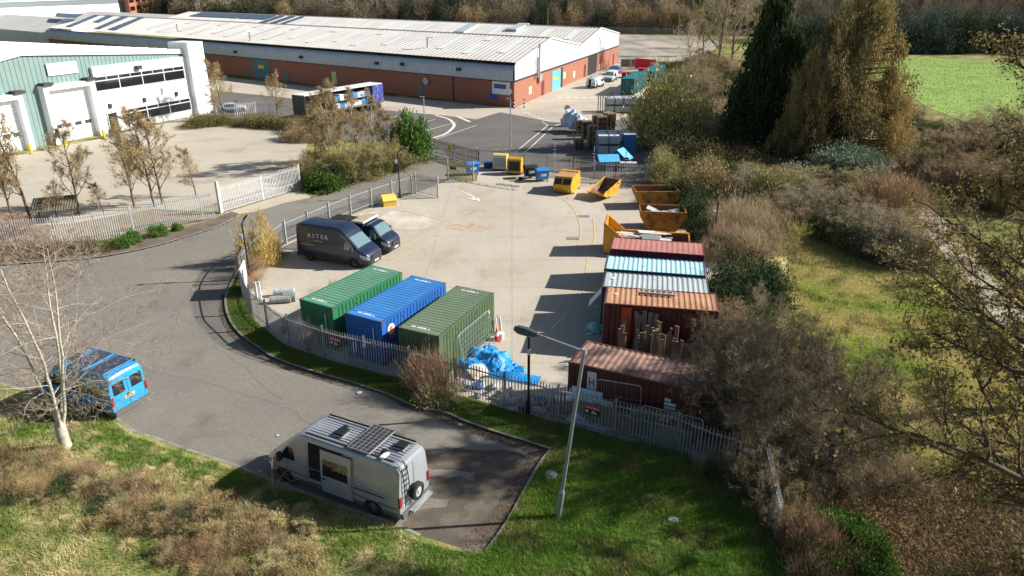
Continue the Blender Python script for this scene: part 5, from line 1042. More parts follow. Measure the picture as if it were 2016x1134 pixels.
for k,(u,v,r_,lb) in enumerate(((1086,935,.3,'torn white paper on the grass left of the grey lamp base'),(1326,1023,.22,'crumpled pale plastic bag in the lower right grass'),(707,773,.16,'white litter on the road below the fence'),(1176,604,.2,'white scrap by the grey roofed container end'),(546,857,.08,'tiny white litter on the road left of the silver camper'),(665,750,.07,'tiny white scrap on the shaded road edge'),(905,836,.12,'white scrap at the kerb left of the black lamp post'))): lump('litter',RB[0],P(u,v,.12 if u>1080 and v>900 else .02),r_,lb,'litter',None,k+40,.3)
# rolls of wire by the green container
for k,(u,v,r_,mt,lb) in enumerate(((553,596,.24,M('roll_grey',(.4,.4,.4),rough=.8,c2=(.2,.2,.2),scale=8),'grey roll of wire netting, lower of the rolls by the green container'),(560,582,.26,M('roll_pale',(.55,.55,.54),rough=.8,c2=(.3,.3,.3),scale=8),'pale wrapped roll, upper of the rolls by the green container'),(580,592,.3,M('roll_green',(.12,.2,.17),rough=.8,c2=(.3,.33,.32),scale=9),'green wire mesh roll touching the green container'))):
    q=P(u,v); t=thing('wire_roll',lb,'wire roll',q,R(8)); m=MB(); m.tube((-.65,0,r_),(.65 if k<2 else .1,0,r_),r_,n=18); m.ob('roll',mt,t,smooth=True); m=MB(); m.tube((-.66,0,r_),(-.655,0,r_),r_*.5,n=14); m.ob('core',BLACK,t)
for k,(u,v) in enumerate(((506,590),(513,588))): m=MB(); m.box(-.08,.08,-.05,.05,0,1.2); o=m.ob('white_post',WHITE); o.location=P(u,v); tag(o,('left','right')[k]+' white post standing inside the curved fence corner','post')
m=MB(); m.box(-.05,.05,-.9,.9,0,1.9); o=m.ob('white_sheet',WHITE); o.location=P(484,575,.08); o.rotation_euler=(0,0,R(10)); tag(o,'tall white sheet tied to the outside of the fence at the road bend','sheet')

m=MB(); m.box(-.9,.9,-.06,.06,0,.08); o=m.ob('white_beam',WHITE); o.location=P(727,421); o.rotation_euler=(0,0,R(20)); tag(o,'white beam lying by the fence behind the cage tipper','beam')
# ---------- across the fence: pallets, tanks, signs
PW=M('pallet_wood',(.30,.22,.15),rough=.9,c2=(.22,.16,.11),scale=3); PW2=M('pallet_wood_pale',(.42,.33,.24),rough=.9,c2=(.3,.23,.17),scale=3)
def pallet_mesh(mat):
    m=MB()
    for k in range(5): m.box(-.6,.6,-.5+k*.225,-.5+k*.225+.1,.12,.144)
    for x in(-.6,-.07,.46): m.box(x,x+.14,-.5,.5,.02,.12)
    for y in(-.5,-.05,.4): m.box(-.6,.6,y,y+.1,0,.02)
    me=m.me('pallet'); me.materials.append(mat); return me
PM=[pallet_mesh(PW),pallet_mesh(PW2),pallet_mesh(M('pallet_wood_dark',(.12,.09,.065),rough=.9)),pallet_mesh(M('pallet_wood_tan',(.36,.25,.16),rough=.9))]
rr=random.Random(2)
def pstack(u,v,n,lb,pale=0,off=(0,0),a=0):
    q=P(u,v)
    for k in range(n):
        o=bpy.data.objects.new('pallet',PM[1 if k>=n-pale else rr.choice((0,0,2,3))]); COL.objects.link(o); o.location=(q.x+off[0]+rr.uniform(-.03,.03),q.y+off[1]+rr.uniform(-.03,.03),.146*k); o.rotation_euler=(0,0,R(a+rr.uniform(-2,2))); tag(o,lb,'pallet','stacked wooden pallets')
pstack(1139,293,8,'wooden pallet in the low stack nearest the black pole',a=4)
pstack(1166,291,19,'wooden pallet in the tallest dark stack beside the white tanks',pale=1,a=3)
pstack(1158,275,16,'wooden pallet in the stack behind the tallest one',pale=1,off=(-.2,.6),a=3)
pstack(1185,268,17,'wooden pallet in the pale topped stack behind the white tanks',pale=2,off=(0,.6),a=5)
pstack(1205,262,17,'wooden pallet in the right pale topped stack behind the tanks',pale=2,off=(0,1),a=-12)
pstack(1148,268,13,'wooden pallet in the leftmost rear stack beside the bulk bags',pale=2,off=(-.2,1.5),a=8)
pstack(1176,262,15,'wooden pallet in the rear middle stack between the two pale topped ones',pale=3,off=(0,1.5),a=2)
pstack(1195,258,15,'wooden pallet in the rearmost stack behind the caged tanks',pale=3,off=(.3,2.2),a=14)
IBW=M('tank_white_plastic',(.62,.68,.74),rough=.5,c2=(.52,.58,.66),scale=2); IBB=M('tank_blue_wrap',(.03,.16,.4),rough=.5)
tt=None
def ibc(x,y,z,a,lb,grp,mat=None):
    global tt
    if tt is None:
        t=thing('liquid_tank',lb,'tank',(x,y,z),a,grp); m=MB(); m.box(-.56,.56,-.46,.46,.16,1.1); m.tube((0,0,1.1),(0,0,1.15),.12,n=12); m.ob('plastic_tank',IBW,t)
        m=MB()
        for k in range(7): x_=-.6+.2*k; m.box(x_-.012,x_+.012,-.51,-.49,.14,1.12); m.box(x_-.012,x_+.012,.49,.51,.14,1.12)
        for k in range(6): y_=-.5+.2*k; m.box(-.61,-.59,y_-.012,y_+.012,.14,1.12); m.box(.59,.61,y_-.012,y_+.012,.14,1.12)
        for z_ in(.2,.42,.65,.88,1.1):
            m.box(-.61,.61,-.52,-.51,z_-.012,z_+.012); m.box(-.61,.61,.51,.52,z_-.012,z_+.012); m.box(-.62,-.61,-.5,.5,z_-.012,z_+.012); m.box(.61,.62,-.5,.5,z_-.012,z_+.012)
        m.ob('wire_cage',GALV,t); m=MB(); m.box(-.6,.6,-.5,.5,.1,.14); [m.box(xx,xx+.14,-.5,.5,0,.1) for xx in(-.6,-.07,.46)]; m.ob('pallet_base',DGREY,t); tt=t; return t
    return dup(tt,(x,y,z),a,lb,grp)
q=P(1186,304)
for r_ in range(3):
    for c_i in range(3):
        if r_==0 and c_i==2: continue
        for z_ in range(2): ibc(q.x+c_i*1.3,q.y+r_*1.35,z_*1.16,R(2),'white caged tank in the %s of the block right of the pallets, %s layer'%(('front row','middle row','back row')[r_],('bottom','top')[z_]),'white caged liquid tanks by the pallets')
q=P(1200,222)
for r_ in range(2):
    for c_i in range(5):
        for z_ in range(2): ibc(q.x+c_i*1.35,q.y+r_*1.4,z_*1.16,R(2),'caged tank in the shaded double stack behind the willow, %s layer'%(('bottom','top')[z_]),'caged liquid tanks behind the willow')
m=MB(); m.box(-.7,.7,-.7,.7,0,2.3); q=P(1240,306); t=thing('wrapped_stack','tall dark blue wrapped stack beside the white tanks','wrapped stack',q+Vector((0,1.2,0)),0); m.ob('wrapped_load',IBB,t); m=MB(); m.box(-.72,.72,-.72,.72,2.3,2.36); m.ob('top_sheet',IBW,t)
def bluehut(label,u,v,ang,w_,l_,h,grp):
    t=thing('covered_skip',label,'covered skip',P(u,v),ang,grp); m=MB(); m.prism([(-w_/2+.3,0),(w_/2-.3,0),(w_/2,1.0),(0,h),(-w_/2,1.0)],0,l_,'y'); m.ob('body',M('skip_blue',(.015,.07,.28),rough=.5,c2=(.01,.05,.2),scale=1.5),t)
    LB=M('lid_light_blue',(.08,.4,.68),rough=.5,c2=(.1,.45,.72),scale=1)
    for s_ in(-1,1):
        m=MB(); p=[(s_*(w_/2+.05),-.05,.98),(s_*(w_/2+.05),l_+.05,.98),(0,l_+.05,h+.03),(0,-.05,h+.03)]; m.add(p+[(x,y,z+.04) for x,y,z in p],[(0,1,2,3),(4,5,6,7),(0,1,5,4),(2,3,7,6),(0,3,7,4),(1,2,6,5)]); m.ob('lid',LB,t)
    m=MB(); m.box(-w_/2+.2,-w_/2+.7,-.02,0,.5,.8); m.ob('label_plate',WHITE,t); return t
bluehut('blue covered skip with light blue pitched lid, taller one against the tanks',1213,331,R(-32),2.4,1.6,1.95,'blue covered skips behind the fence'); bluehut('blue covered skip with light blue pitched lid, right behind the fence',1176,333,R(-84),2.1,2.2,1.55,'blue covered skips behind the fence')
q=P(1236,336); t=thing('work_bench','dark bench with pale top right of the blue covered skips','bench',q,R(-5)); m=MB(); m.box(-.9,.9,-.4,.4,.85,.92); m.ob('bench_top',M('bench_pale',(.5,.46,.38),rough=.8),t)
for x in(-.8,.7): m=MB(); m.box(x,x+.1,-.35,.35,0,.85); m.ob('leg',BLACK,t)
SB=M('sign_navy',(.02,.04,.16),rough=.5)
for u,v,h,lb in((1091,341,3.1,'small navy sign on a post left of the black pole'),(1168,342,2.7,'small navy sign on a post before the tank block'),(1230,352,2.6,'small navy sign on a post beside the bench')):
    q=P(u,v-4); t=thing('post_sign',lb,'sign',q,0,'small navy post signs'); m=MB(); m.tube((0,0,0),(0,0,h),.045,n=8); m.ob('post',GALV,t); m=MB(); m.box(-.3,.3,-.09,-.05,h-.95,h-.55); m.ob('board',SB,t); m=MB(); m.box(-.22,.22,-.095,-.09,h-.78,h-.7); m.ob('lettering_bar',WHITE,t)
q=P(1118,243); t=thing('round_sign','round white sign on a short pole behind the wrapped bags','sign',q); m=MB(); m.tube((0,0,0),(0,0,2.4),.08,n=8); m.ob('post',GALV,t); m=MB(); m.tube((-.15,-.05,2.2),(-.15,-.09,2.2),.42,n=20); m.ob('disc',WHITE,t)
for k,(u,v,r_) in enumerate(((1122,258,1.15),(1131,260,1.2),(1139,261,1.15))): lump('bulk_bag',M('pale_blue_wrap',(.55,.64,.75),rough=.4,c2=(.4,.5,.65),scale=2,bump=.6,bscale=5),P(u,v)+Vector((0,0,1.0 if k else 1.2)),r_,('left','middle','right')[k]+' of three pale wrapped bulk bags beside the pallets','bulk bag','pale wrapped bulk bags',k+3,1.35 if k else 1.7)
q=P(1111,249); t=thing('yellow_cart','yellow tipping cart left of the wrapped bulk bags','cart',q); m=MB(); m.prism([(-.4,.3),(.4,.3),(.65,1.1),(-.65,1.1)],-.4,.4,'y'); m.ob('hopper',SKY_,t); [wheel(t,x,y,.16,.08) for x in(-.3,.3) for y in(-.35,.35)]
for k,(u,v,lb) in enumerate(((987,205,'left black and white bollard in the warehouse shadow'),(1012,214,'middle black and white bollard at the warehouse corner'),(1032,212,'right black and white bollard at the warehouse corner'))):
    q=P(u,v); t=thing('bollard',lb,'bollard',q,0,'black and white bollards at the warehouse corner')
    for j in range(5): m=MB(); m.tube((0,0,.28*j),(0,0,.28*(j+1)),.11,n=10); m.ob('band',(BLACK,WHITE)[j%2],t)
TC=M('teal_container',(.015,.10,.12),rough=.5); TCR=M('teal_container_roof',(.03,.2,.24),rough=.5)
q=P(1221,187); aG=math.atan2(dG.y,dG.x)
container('dark teal container in front, before the red trailer',q+Vector((2.44*math.sin(aG),-2.44*math.cos(aG),0)),aG,TC,TCR,L=12.19,H=2.9,doors=1,group='teal containers by the warehouse yard')
container('second teal container behind, half hidden by the willow',q+dG*12.8+Vector((3.0*math.sin(aG),-3.0*math.cos(aG),0))+Vector((.6,0,0)),aG,TC,TCR,L=12.19,H=2.9,doors=1,group='teal containers by the warehouse yard')
REDP=M('plant_red',(.42,.02,.03),rough=.5); q=P(1243,153); t=thing('red_trailer','red flat plant trailer parked beyond the white vans','trailer',q,R(-8)); m=MB(); m.box(-3.4,3.4,-1.2,1.2,.95,1.15); m.ob('deck',REDP,t); m=MB(); m.box(1.4,3.2,-1.1,1.1,1.15,2.0); m.ob('front_housing',REDP,t); [wheel(t,x,y,.48,.3) for x in(-1.6,-.5) for y in(-1.05,1.05)]; m=MB(); m.box(-3.4,-3.3,-1.2,-1.1,0,1.9); m.box(-3.4,-3.3,1.1,1.2,0,1.9); m.ob('ramp_post',DGREY,t)
qa=P(1250,133); qb=P(1290,136); d=V2(qa,qb); m=MB(); m.box(0,(qb-qa).length,-.1,.1,0,2.1); t=thing('red_hoarding','bright red hoarding panel on the concrete wall by the old car park','hoarding',qa,math.atan2(d.y,d.x)); m.ob('panel',M('hoarding_red',(.6,.015,.03),rough=.5),t); m=MB(); [m.box(x,x+.12,.1,.25,0,2.1) for x in(.2,3.,(qb-qa).length-.4)]; m.ob('back_post',DGREY,t)
qa=P(1222,131); m=MB(); [m.prism([(-.35,0),(.35,0),(.15,1.7),(-.15,1.7)],x,x+2.3,'x') for x in(0,2.4)]; t=thing('concrete_barrier','weathered concrete barrier wall left of the red hoarding','barrier',qa,R(-6)); m.ob('blocks',M('old_concrete_block',(.25,.22,.17),rough=.95,c2=(.15,.13,.1),scale=1.5),t)
qa=P(1296,137); m=MB(); [m.prism([(-.35,0),(.35,0),(.15,1.7),(-.15,1.7)],x,x+2.3,'x') for x in(0,2.4,4.8)]; t=thing('concrete_barrier','weathered concrete barrier wall right of the red hoarding','barrier',qa,R(-6)); m.ob('blocks',M('old_concrete_block',(0,0,0)),t)
m=MB(); GP=M('dark_green_post',(.02,.05,.04),rough=.6)
t=thing('mesh_cage','dark green posts of an open cage left of the shaded tank stack','cage',P(1176,225))
for k in range(6): m=MB(); m.box(.35*k*(1 if k<3 else 1.5),.35*k*(1 if k<3 else 1.5)+.12,(0 if k<3 else 1.2*(k-2)),(0 if k<3 else 1.2*(k-2))+.12,0,2.9); m.ob('post',GP,t)
# lean-to roof among the birches, saplings in guards, rail lines
q=P(112,432); t=thing('bin_shelter','low mossy corrugated shelter roof behind the left palisade','shelter',q,R(22)); m=MB(); SH=M('mossy_sheet',(.09,.085,.055),rough=.95,c2=(.2,.18,.14),scale=2,stretch=(4,.5,1))
x=-1.6
while x<1.6: m.quad((x,-1.3,1.1),(x+.16,-1.3,1.17),(x+.16,1.2,1.77),(x,1.2,1.7)); m.quad((x+.16,-1.3,1.17),(x+.2,-1.3,1.1),(x+.2,1.2,1.7),(x+.16,1.2,1.77)); x+=.2
m.ob('roof_sheet',SH,t,norm=False)
for x in(-1.5,1.4):
    for y in(-1.2,1.1): m=MB(); m.box(x,x+.1,y,y+.1,0,1.1 if y<0 else 1.65); m.ob('post',TM,t)
STK=M('stake_wood',(.36,.25,.14),rough=.9)
for k,(u,v,lb) in enumerate(((1776,560,'staked sapling guard farthest up the meadow'),(1800,645,'staked sapling guard in the middle of the meadow'),(1845,758,'staked sapling guard nearest the camera in the meadow'))):
    q=P(u,v); t=thing('tree_guard',lb,'tree guard',q,R(-10),'staked saplings in the meadow')
    for x in(-.5,.5):
        for y in(-.4,.4): m=MB(); m.box(x-.04,x+.04,y-.04,y+.04,0,1.0 if x<0 else .85); m.ob('stake',STK,t)
    m=MB(); m.box(-.5,.5,-.44,-.41,.1,.16); m.ob('rail',STK,t); m=MB(); m.box(-.5,.5,.41,.44,.75,.82); m.ob('rail',STK,t)
    m=MB(); m.tube((0,0,0),(.05,0,2.1),.02,.008,n=5)
    for j in range(9): z_=.9+.13*j; a_=j*2.4; m.tube((.02,0,z_),(.02+.35*math.cos(a_),.35*math.sin(a_),z_+.35),.008,.003,n=3)
    m.ob('sapling',M('sapling_bark',(.2,.15,.1),rough=.9),t); m=MB(); m.tube((0,0,0),(0,0,.03),.5,n=12); m.ob('mulch',M('mulch_brown',(.25,.16,.1),rough=1),t)
# ================= VEGETATION
def unit(a): return a/np.maximum(np.linalg.norm(a,axis=-1,keepdims=True),1e-9)
def slivers(C,D,Ln,Wd,rng,leaf=False):
    n=len(C); D=unit(D); r=unit(np.cross(D,unit(rng.normal(size=(n,3))))); Ln=np.broadcast_to(Ln,(n,))[:,None]; Wd=np.broadcast_to(Wd,(n,))[:,None]
    if leaf:
        V=np.stack([C,C+D*Ln*.5+r*Wd*.5,C+D*Ln,C+D*Ln*.5-r*Wd*.5],1).reshape(-1,3); F=np.arange(4*n).reshape(n,4)
    else:
        V=np.stack([C-r*Wd*.5,C+r*Wd*.5,C+D*Ln],1).reshape(-1,3); F=np.arange(3*n).reshape(n,3)
    return V,F
def tubes(segs,n=5):
    S=np.array([(list(a)+list(b)+[ra,rb]) for a,b,ra,rb in segs]); A=S[:,0:3];B=S[:,3:6];ra=S[:,6];rb=S[:,7]; d=unit(B-A)
    ref=np.where(np.abs(d[:,2:3])>.9,np.array([[1.,0,0]]),np.array([[0,0,1.]])); u=unit(np.cross(d,ref)); w_=np.cross(d,u)
    th=2*np.pi*np.arange(n)/n; c=np.cos(th)[None,:,None]; s=np.sin(th)[None,:,None]
    r0=A[:,None]+ra[:,None,None]*(u[:,None]*c+w_[:,None]*s); r1=B[:,None]+rb[:,None,None]*(u[:,None]*c+w_[:,None]*s)
    V=np.concatenate([r0,r1],1).reshape(-1,3); k=np.arange(n); base=(np.arange(len(S))*2*n)[:,None]
    F=np.stack([base+k,base+(k+1)%n,base+n+(k+1)%n,base+n+k],-1).reshape(-1,4); return V,F
def grow(rng,p,d,L,r,lev,mx,segs,out,cfg):
    n=cfg['seg'][lev]; pts=[p]; dd=d
    for i in range(n):
        dd=unit(dd+rng.normal(size=3)*cfg['wig'][lev]+np.array([0,0,cfg['up'][lev]])); q=pts[-1]+dd*L/n; t0=i/n; t1=(i+1)/n
        segs.append((pts[-1],q,r*(1-t0*.8),r*(1-t1*.8),lev)); pts.append(q)
    if lev<mx:
        nc=cfg['n'][lev]
        for k in range(nc):
            t=cfg['t0'][lev]+(1-cfg['t0'][lev])*(k+rng.random())/nc; i=min(n-1,int(t*n)); f=t*n-i; q=pts[i]+(pts[i+1]-pts[i])*f; ax=unit(pts[i+1]-pts[i])
            side=rng.normal(size=3); side-=ax*side.dot(ax); side=unit(side); a=cfg['ang'][lev]*rng.uniform(.75,1.2)
            nd=ax*math.cos(a)+side*math.sin(a); l=L*cfg['len'][lev]*rng.uniform(.65,1.15)*(cfg['shape'](t) if lev==0 else (1.1-.6*t))
            grow(rng,q,nd,l,r*cfg['rr'][lev]*(1-.5*t),lev+1,mx,segs,out,cfg)
def mktree(name,seed,H,r,cfg,mx,ntw,twl,tww,nleaf=0,lfl=.1,lfw=.06,stems=1,spread=0.,lean=(0,0)):
    rng=np.random.default_rng(seed); segs=[]
    for k in range(stems):
        a=rng.uniform(0,6.28) if stems>1 else 0; d=unit(np.array([math.cos(a)*spread+lean[0],math.sin(a)*spread+lean[1],1.]))
        grow(rng,np.array([math.cos(a)*r*(stems>1),math.sin(a)*r*(stems>1),-.1]),d,H*rng.uniform(.85,1.05) if stems>1 else H,r*(1 if stems==1 else .6),0,mx,segs,None,cfg)
    big=[s[:4] for s in segs if s[4]<=1]; fine=[s for s in segs if s[4]>=2] or [s for s in segs if s[4]>=1]
    V,F=tubes(big,6); tm=npmesh(name+'_limbs',V,F); 
    for p in tm.polygons: p.use_smooth=True
    Vs=[];Fs=[];off=0
    V2_,F2_=tubes([s[:4] for s in fine],3)
    F3=np.concatenate([F2_[:,[0,1,2]],F2_[:,[0,2,3]]]); Vs.append(V2_);Fs.append(F3);off+=len(V2_)
    fa=np.array([np.concatenate([s[0],s[1]]) for s in fine]); idx=rng.integers(0,len(fa),ntw); t=rng.random((ntw,1)); C=fa[idx,:3]*(1-t)+fa[idx,3:]*t; D=unit(fa[idx,3:]-fa[idx,:3])+rng.normal(size=(ntw,3))*.6+np.array([0,0,.15])
    L_=twl*rng.uniform(.5,1.3,ntw); V,F=slivers(C,D,L_,tww,rng); Vs.append(V);Fs.append(F+off);off+=len(V)
    cm=npmesh(name+'_twigs',np.concatenate(Vs),np.concatenate(Fs)); lm=None
    if nleaf:
        j=rng.integers(0,ntw,nleaf); C2=C[j]+unit(D[j])*(L_[j]*rng.random(nleaf))[:,None]+rng.normal(size=(nleaf,3))*lfl*.5; D2=rng.normal(size=(nleaf,3))+np.array([0,0,-.4])
        V,F=slivers(C2,D2,lfl*rng.uniform(.6,1.4,nleaf),lfw,rng,True); lm=npmesh(name+'_leaves',V,F)
    return (tm,cm,lm)
def mkbush(name,seed,N,ln,wd,leaf=False,K=34,stems=26,up=.5,shell=.5,spread=.2,conic=0,core=.0):
    rng=np.random.default_rng(seed); th=rng.uniform(0,2*np.pi,K); ph=np.arccos(rng.uniform(0.,1,K)); rad=rng.uniform(shell,.92,K)
    cz=np.cos(ph)*rad; cr=np.sin(ph)*rad
    if conic: cz=rng.beta(1.1,1.45,K); cr=(1-cz)**(.85 if conic==1 else .8)*rng.uniform(.35,1.,K)**.6*(1 if conic==1 else 1+.2*np.sin(th*3+cz*9))
    c=np.stack([cr*np.cos(th),cr*np.sin(th),cz],1); k=rng.integers(0,K,N); sp=spread*(.6+.8*rng.random(K))[k][:,None]*(1-cz[k][:,None]*.5*bool(conic))
    C=c[k]+rng.normal(size=(N,3))*sp*np.array([1,1,.75]); C[:,2]=np.abs(C[:,2]); C[:,2]=np.maximum(C[:,2],.01)
    if conic: D=C*np.array([1,1,0])+rng.normal(size=(N,3))*.35+np.array([0,0,-.25])
    else: D=unit(C)*.6+np.array([0,0,up])+rng.normal(size=(N,3))*.55
    V,F=slivers(C,D,ln*rng.uniform(.5,1.4,N),wd*rng.uniform(.6,1.3,N),rng,leaf); fm=npmesh(name+'_foliage',V,F)
    segs=[]
    for i in range(stems):
        e=c[rng.integers(0,K)]*rng.uniform(.9,1.15); p=np.array([rng.normal()*.08,rng.normal()*.08,0.]); prev=p
        for j in range(1,5):
            t=j/4; q=p+(e-p)*t+np.array([0,0,.18*math.sin(t*3.14)])+rng.normal(size=3)*.03; segs.append((prev,q,.012*(1.2-t),.012*(1.1-t))); prev=q
    if conic: segs=[(np.zeros(3),np.array([0,0,.95]),.03,.006)]+[(np.array([0,0,z]),x,.008,.002) for x,z in((q,q[2]*.95) for q in c)]
    V,F=tubes(segs,4); sm=npmesh(name+'_stems',V,F); return (sm,fm,None)
def VM(name,c,c2,isl=None,ia=.5,br=1.5,**k):
    f=lambda q:tuple(min(.75,x*br) for x in q)
    k.setdefault('trans',.12); return M(name,f(c),rough=.85,c2=f(c2),scale=k.pop('scale',3.5),island=ia,isl2=f(isl) if isl else tuple(x*br*.55 for x in c),spec=.12,thr=(.42,.58),**k)
BK=VM('bark_brown',(.11,.085,.06),(.16,.125,.09),trans=0); BKP=M('bark_silver',(.50,.46,.39),rough=.85,c2=(.28,.25,.2),scale=7,thr=(.5,.7),spec=.15); BKD=VM('bark_dark',(.06,.05,.038),(.09,.075,.058),trans=0)
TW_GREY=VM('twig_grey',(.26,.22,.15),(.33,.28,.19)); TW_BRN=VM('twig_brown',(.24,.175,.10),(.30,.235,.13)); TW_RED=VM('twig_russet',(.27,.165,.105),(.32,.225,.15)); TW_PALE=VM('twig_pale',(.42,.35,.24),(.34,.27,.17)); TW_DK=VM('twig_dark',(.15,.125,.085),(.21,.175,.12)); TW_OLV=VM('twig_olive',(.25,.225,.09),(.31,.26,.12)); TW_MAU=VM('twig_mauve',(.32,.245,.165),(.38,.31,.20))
CATK=VM('catkin_tan',(.36,.275,.15),(.30,.24,.12),isl=(.22,.165,.09)); WILL=VM('willow_buds',(.42,.38,.14),(.34,.31,.12),isl=(.2,.17,.08)); RUSTL=VM('rust_foliage',(.235,.18,.085),(.16,.155,.07),isl=(.14,.11,.06),c3=(.06,.07,.03),s3=3.,thr3=(.52,.62)); OLVL=VM('olive_leaves',(.20,.17,.07),(.27,.21,.09),isl=(.06,.06,.02))
EVG=VM('evergreen_leaves',(.045,.10,.02),(.09,.16,.03),isl=(.015,.035,.01)); EVD=VM('dark_evergreen',(.03,.055,.022),(.055,.085,.035),isl=(.012,.02,.01)); EVB=VM('bluegreen_leaves',(.12,.17,.12),(.17,.2,.13),isl=(.04,.06,.04)); LAU=VM('laurel_leaves',(.06,.125,.025),(.12,.2,.05),isl=(.02,.05,.01)); BRM=VM('bramble_leaves',(.33,.235,.13),(.26,.23,.09),isl=(.2,.12,.08)); BRP=VM('bramble_pale',(.46,.40,.23),(.36,.32,.15),isl=(.16,.15,.07)); FARG=VM('far_bare_wood',(.15,.125,.09),(.2,.165,.12)); FARD=VM('far_dark_wood',(.035,.05,.028),(.06,.07,.04)); FARB=VM('far_haze_hedge',(.055,.08,.065),(.085,.105,.09))  # FARB carries distance haze in its leaf colour
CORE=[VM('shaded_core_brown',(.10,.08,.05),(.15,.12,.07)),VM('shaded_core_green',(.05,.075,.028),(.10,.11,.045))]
SHP=lambda t:math.sin(math.pi*(t**.75))*.85+.25
base=dict(seg=[9,6,4,3],wig=[.06,.14,.2,.25],up=[.04,.08,.04,.02],n=[15,7,5,0],t0=[.22,.2,.15,.1],ang=[1.0,.8,.75,.7],len=[.42,.5,.5,.4],rr=[.42,.5,.5,.5],shape=SHP)
LIB={}
for s in range(2):
    LIB['birch',s]=mktree('birch',10+s,1.,.014,dict(base,n=[17,6,4,0],ang=[.85,.7,.7,.7],len=[.34,.45,.5,.4]),3,4600,.055,.0024,nleaf=2000,lfl=.017,lfw=.007)
for s in range(3):
    LIB['bare',s]=mktree('bare_tree',20+s,1.,.02,dict(base,n=[16,8,5,0],t0=[.15,.2,.15,.1],len=[.55,.5,.5,.4]),3,5200,.06,.0028)
    LIB['haw',s]=mktree('hawthorn',30+s,.9,.018,dict(base,n=[9,8,6,0],t0=[.12,.15,.15,.1],len=[.6,.55,.5,.4],ang=[.95,.8,.8,.7],wig=[.16,.22,.3,.3]),3,9000,.055,.0026,stems=4,spread=.4)
    LIB['brush',s]=mkbush('brush',40+s,5600,.15,.015,up=.7,K=30,spread=.13,shell=.6)
    LIB['twiggy',s]=mkbush('twiggy',50+s,2600,.20,.008,up=.9,stems=70,K=40,spread=.16)
    LIB['leafy',s]=mkbush('leafy',60+s,6500,.085,.055,leaf=True,K=46,spread=.15,shell=.62)
    LIB['full',s]=mkbush('full',70+s,9000,.07,.028,leaf=True,K=60,spread=.17,shell=.35)
LIB['dense',0]=mkbush('dense',95,15000,.075,.05,leaf=True,K=75,spread=.12,shell=.5)
LIB['conifer',0]=mkbush('conifer',80,26000,.06,.022,leaf=True,K=420,spread=.06,conic=1)
LIB['redwood',0]=mkbush('redwood',81,24000,.034,.013,leaf=True,K=230,spread=.06,conic=2); LIB['redwood',1]=mkbush('redwood',83,24000,.034,.013,leaf=True,K=230,spread=.06,conic=2)
vr=random.Random(77); LAB={}
def veg(kind,pos,H,Rr,label,cat,group,name,bark,twig,leafm=None,s=None,rz=None,extra=None):
    mix=kind=='mix'
    if mix: kind='haw'; Rr*=1.75; H*=1.12
    keys=[k for k in LIB if k[0]==kind]; key=keys[vr.randrange(len(keys))] if s is None else (kind,s); tm,cm,lm=LIB[key]
    t=thing(name,label,cat,pos,vr.uniform(0,6.28) if rz is None else rz,group); t.scale=(Rr,Rr,H)
    parts=[('trunk' if kind in('birch','bare','haw','conifer','redwood') else 'stems',tm,bark),('twigs' if kind in('birch','bare','haw') else 'foliage',cm,twig)]+([('leaves',lm,leafm or twig)] if lm else [])
    for nm,me,ma in parts:
        if not me.materials: me.materials.append(None)
        o=bpy.data.objects.new(nm,me); COL.objects.link(o); o.parent=t; o.material_slots[0].link='OBJECT'; o.material_slots[0].material=ma
    if kind=='redwood':
        for nm,me in (('limbs',LIB['bare',0][0]),('bare_twigs',LIB['bare',0][1])):
            o=bpy.data.objects.new(nm,me); COL.objects.link(o); o.parent=t; o.scale=(H/Rr*.5,H/Rr*.5,.93)
            if not me.materials: me.materials.append(None)
            o.material_slots[0].link='OBJECT'; o.material_slots[0].material=TW_OLV
    if mix:  # dark inner copy of brush: the bush's interior shade put into colour
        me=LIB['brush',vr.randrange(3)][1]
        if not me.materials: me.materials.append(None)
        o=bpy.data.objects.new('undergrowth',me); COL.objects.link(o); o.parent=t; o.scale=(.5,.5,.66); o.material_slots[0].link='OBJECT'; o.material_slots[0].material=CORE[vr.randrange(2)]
    return t
def row(items,kind,label,cat,group,name,bark,twig,leafm=None,px=True):
    for it in items:
        u,v,H,Rr=it[:4]; q=P(u,v) if px else Vector((u,v,0)); k=kind if len(it)<5 else it[4]
        veg(k,q,H,Rr,label,cat,group,name,bark,twig if len(it)<6 else it[5],leafm)
TREES=('birch','bare')
# --- left: catkin birches behind the pale palisade (H doubles as crown scale for trees)
row([(62,432,11.5,9.5),(28,440,10,8),(157,424,8.4,8),(267,412,8.2,8.5),(306,407,9,9),(322,402,8.6,8.5),(387,386,5.,5)],'birch','slender birch with tan catkins behind the pale palisade fence','tree','birches behind the pale palisade','birch_tree',BK,TW_BRN,CATK)
row([(112,436,3.5,4),(205,420,3,4)],'birch','small bare birch sapling behind the pale palisade fence','tree','saplings behind the pale palisade','birch_sapling',BK,TW_BRN,CATK)
for k,(u,v,H,lb) in enumerate(((443,238,9,'orange budded birch left of the curtain trailer by the teal unit'),(547,232,7,'smaller tan birch immediately left of the curtain trailer'))): veg('birch',P(u,v),H,H*1.0,lb,'tree',None,'birch_tree',BK,TW_BRN,CATK)
row([(652,335,9.6,9),(705,322,8.5,8),(738,318,8,8),(622,318,7.5,8),(668,325,8,8),(768,322,6,7)],'birch','tall birch with olive and tan buds in the planting between forecourt and road','tree','birches between forecourt and road','birch_tree',BKP,TW_BRN,VM('birch_olive_buds',(.27,.22,.09),(.30,.235,.12),isl=(.15,.12,.06)))
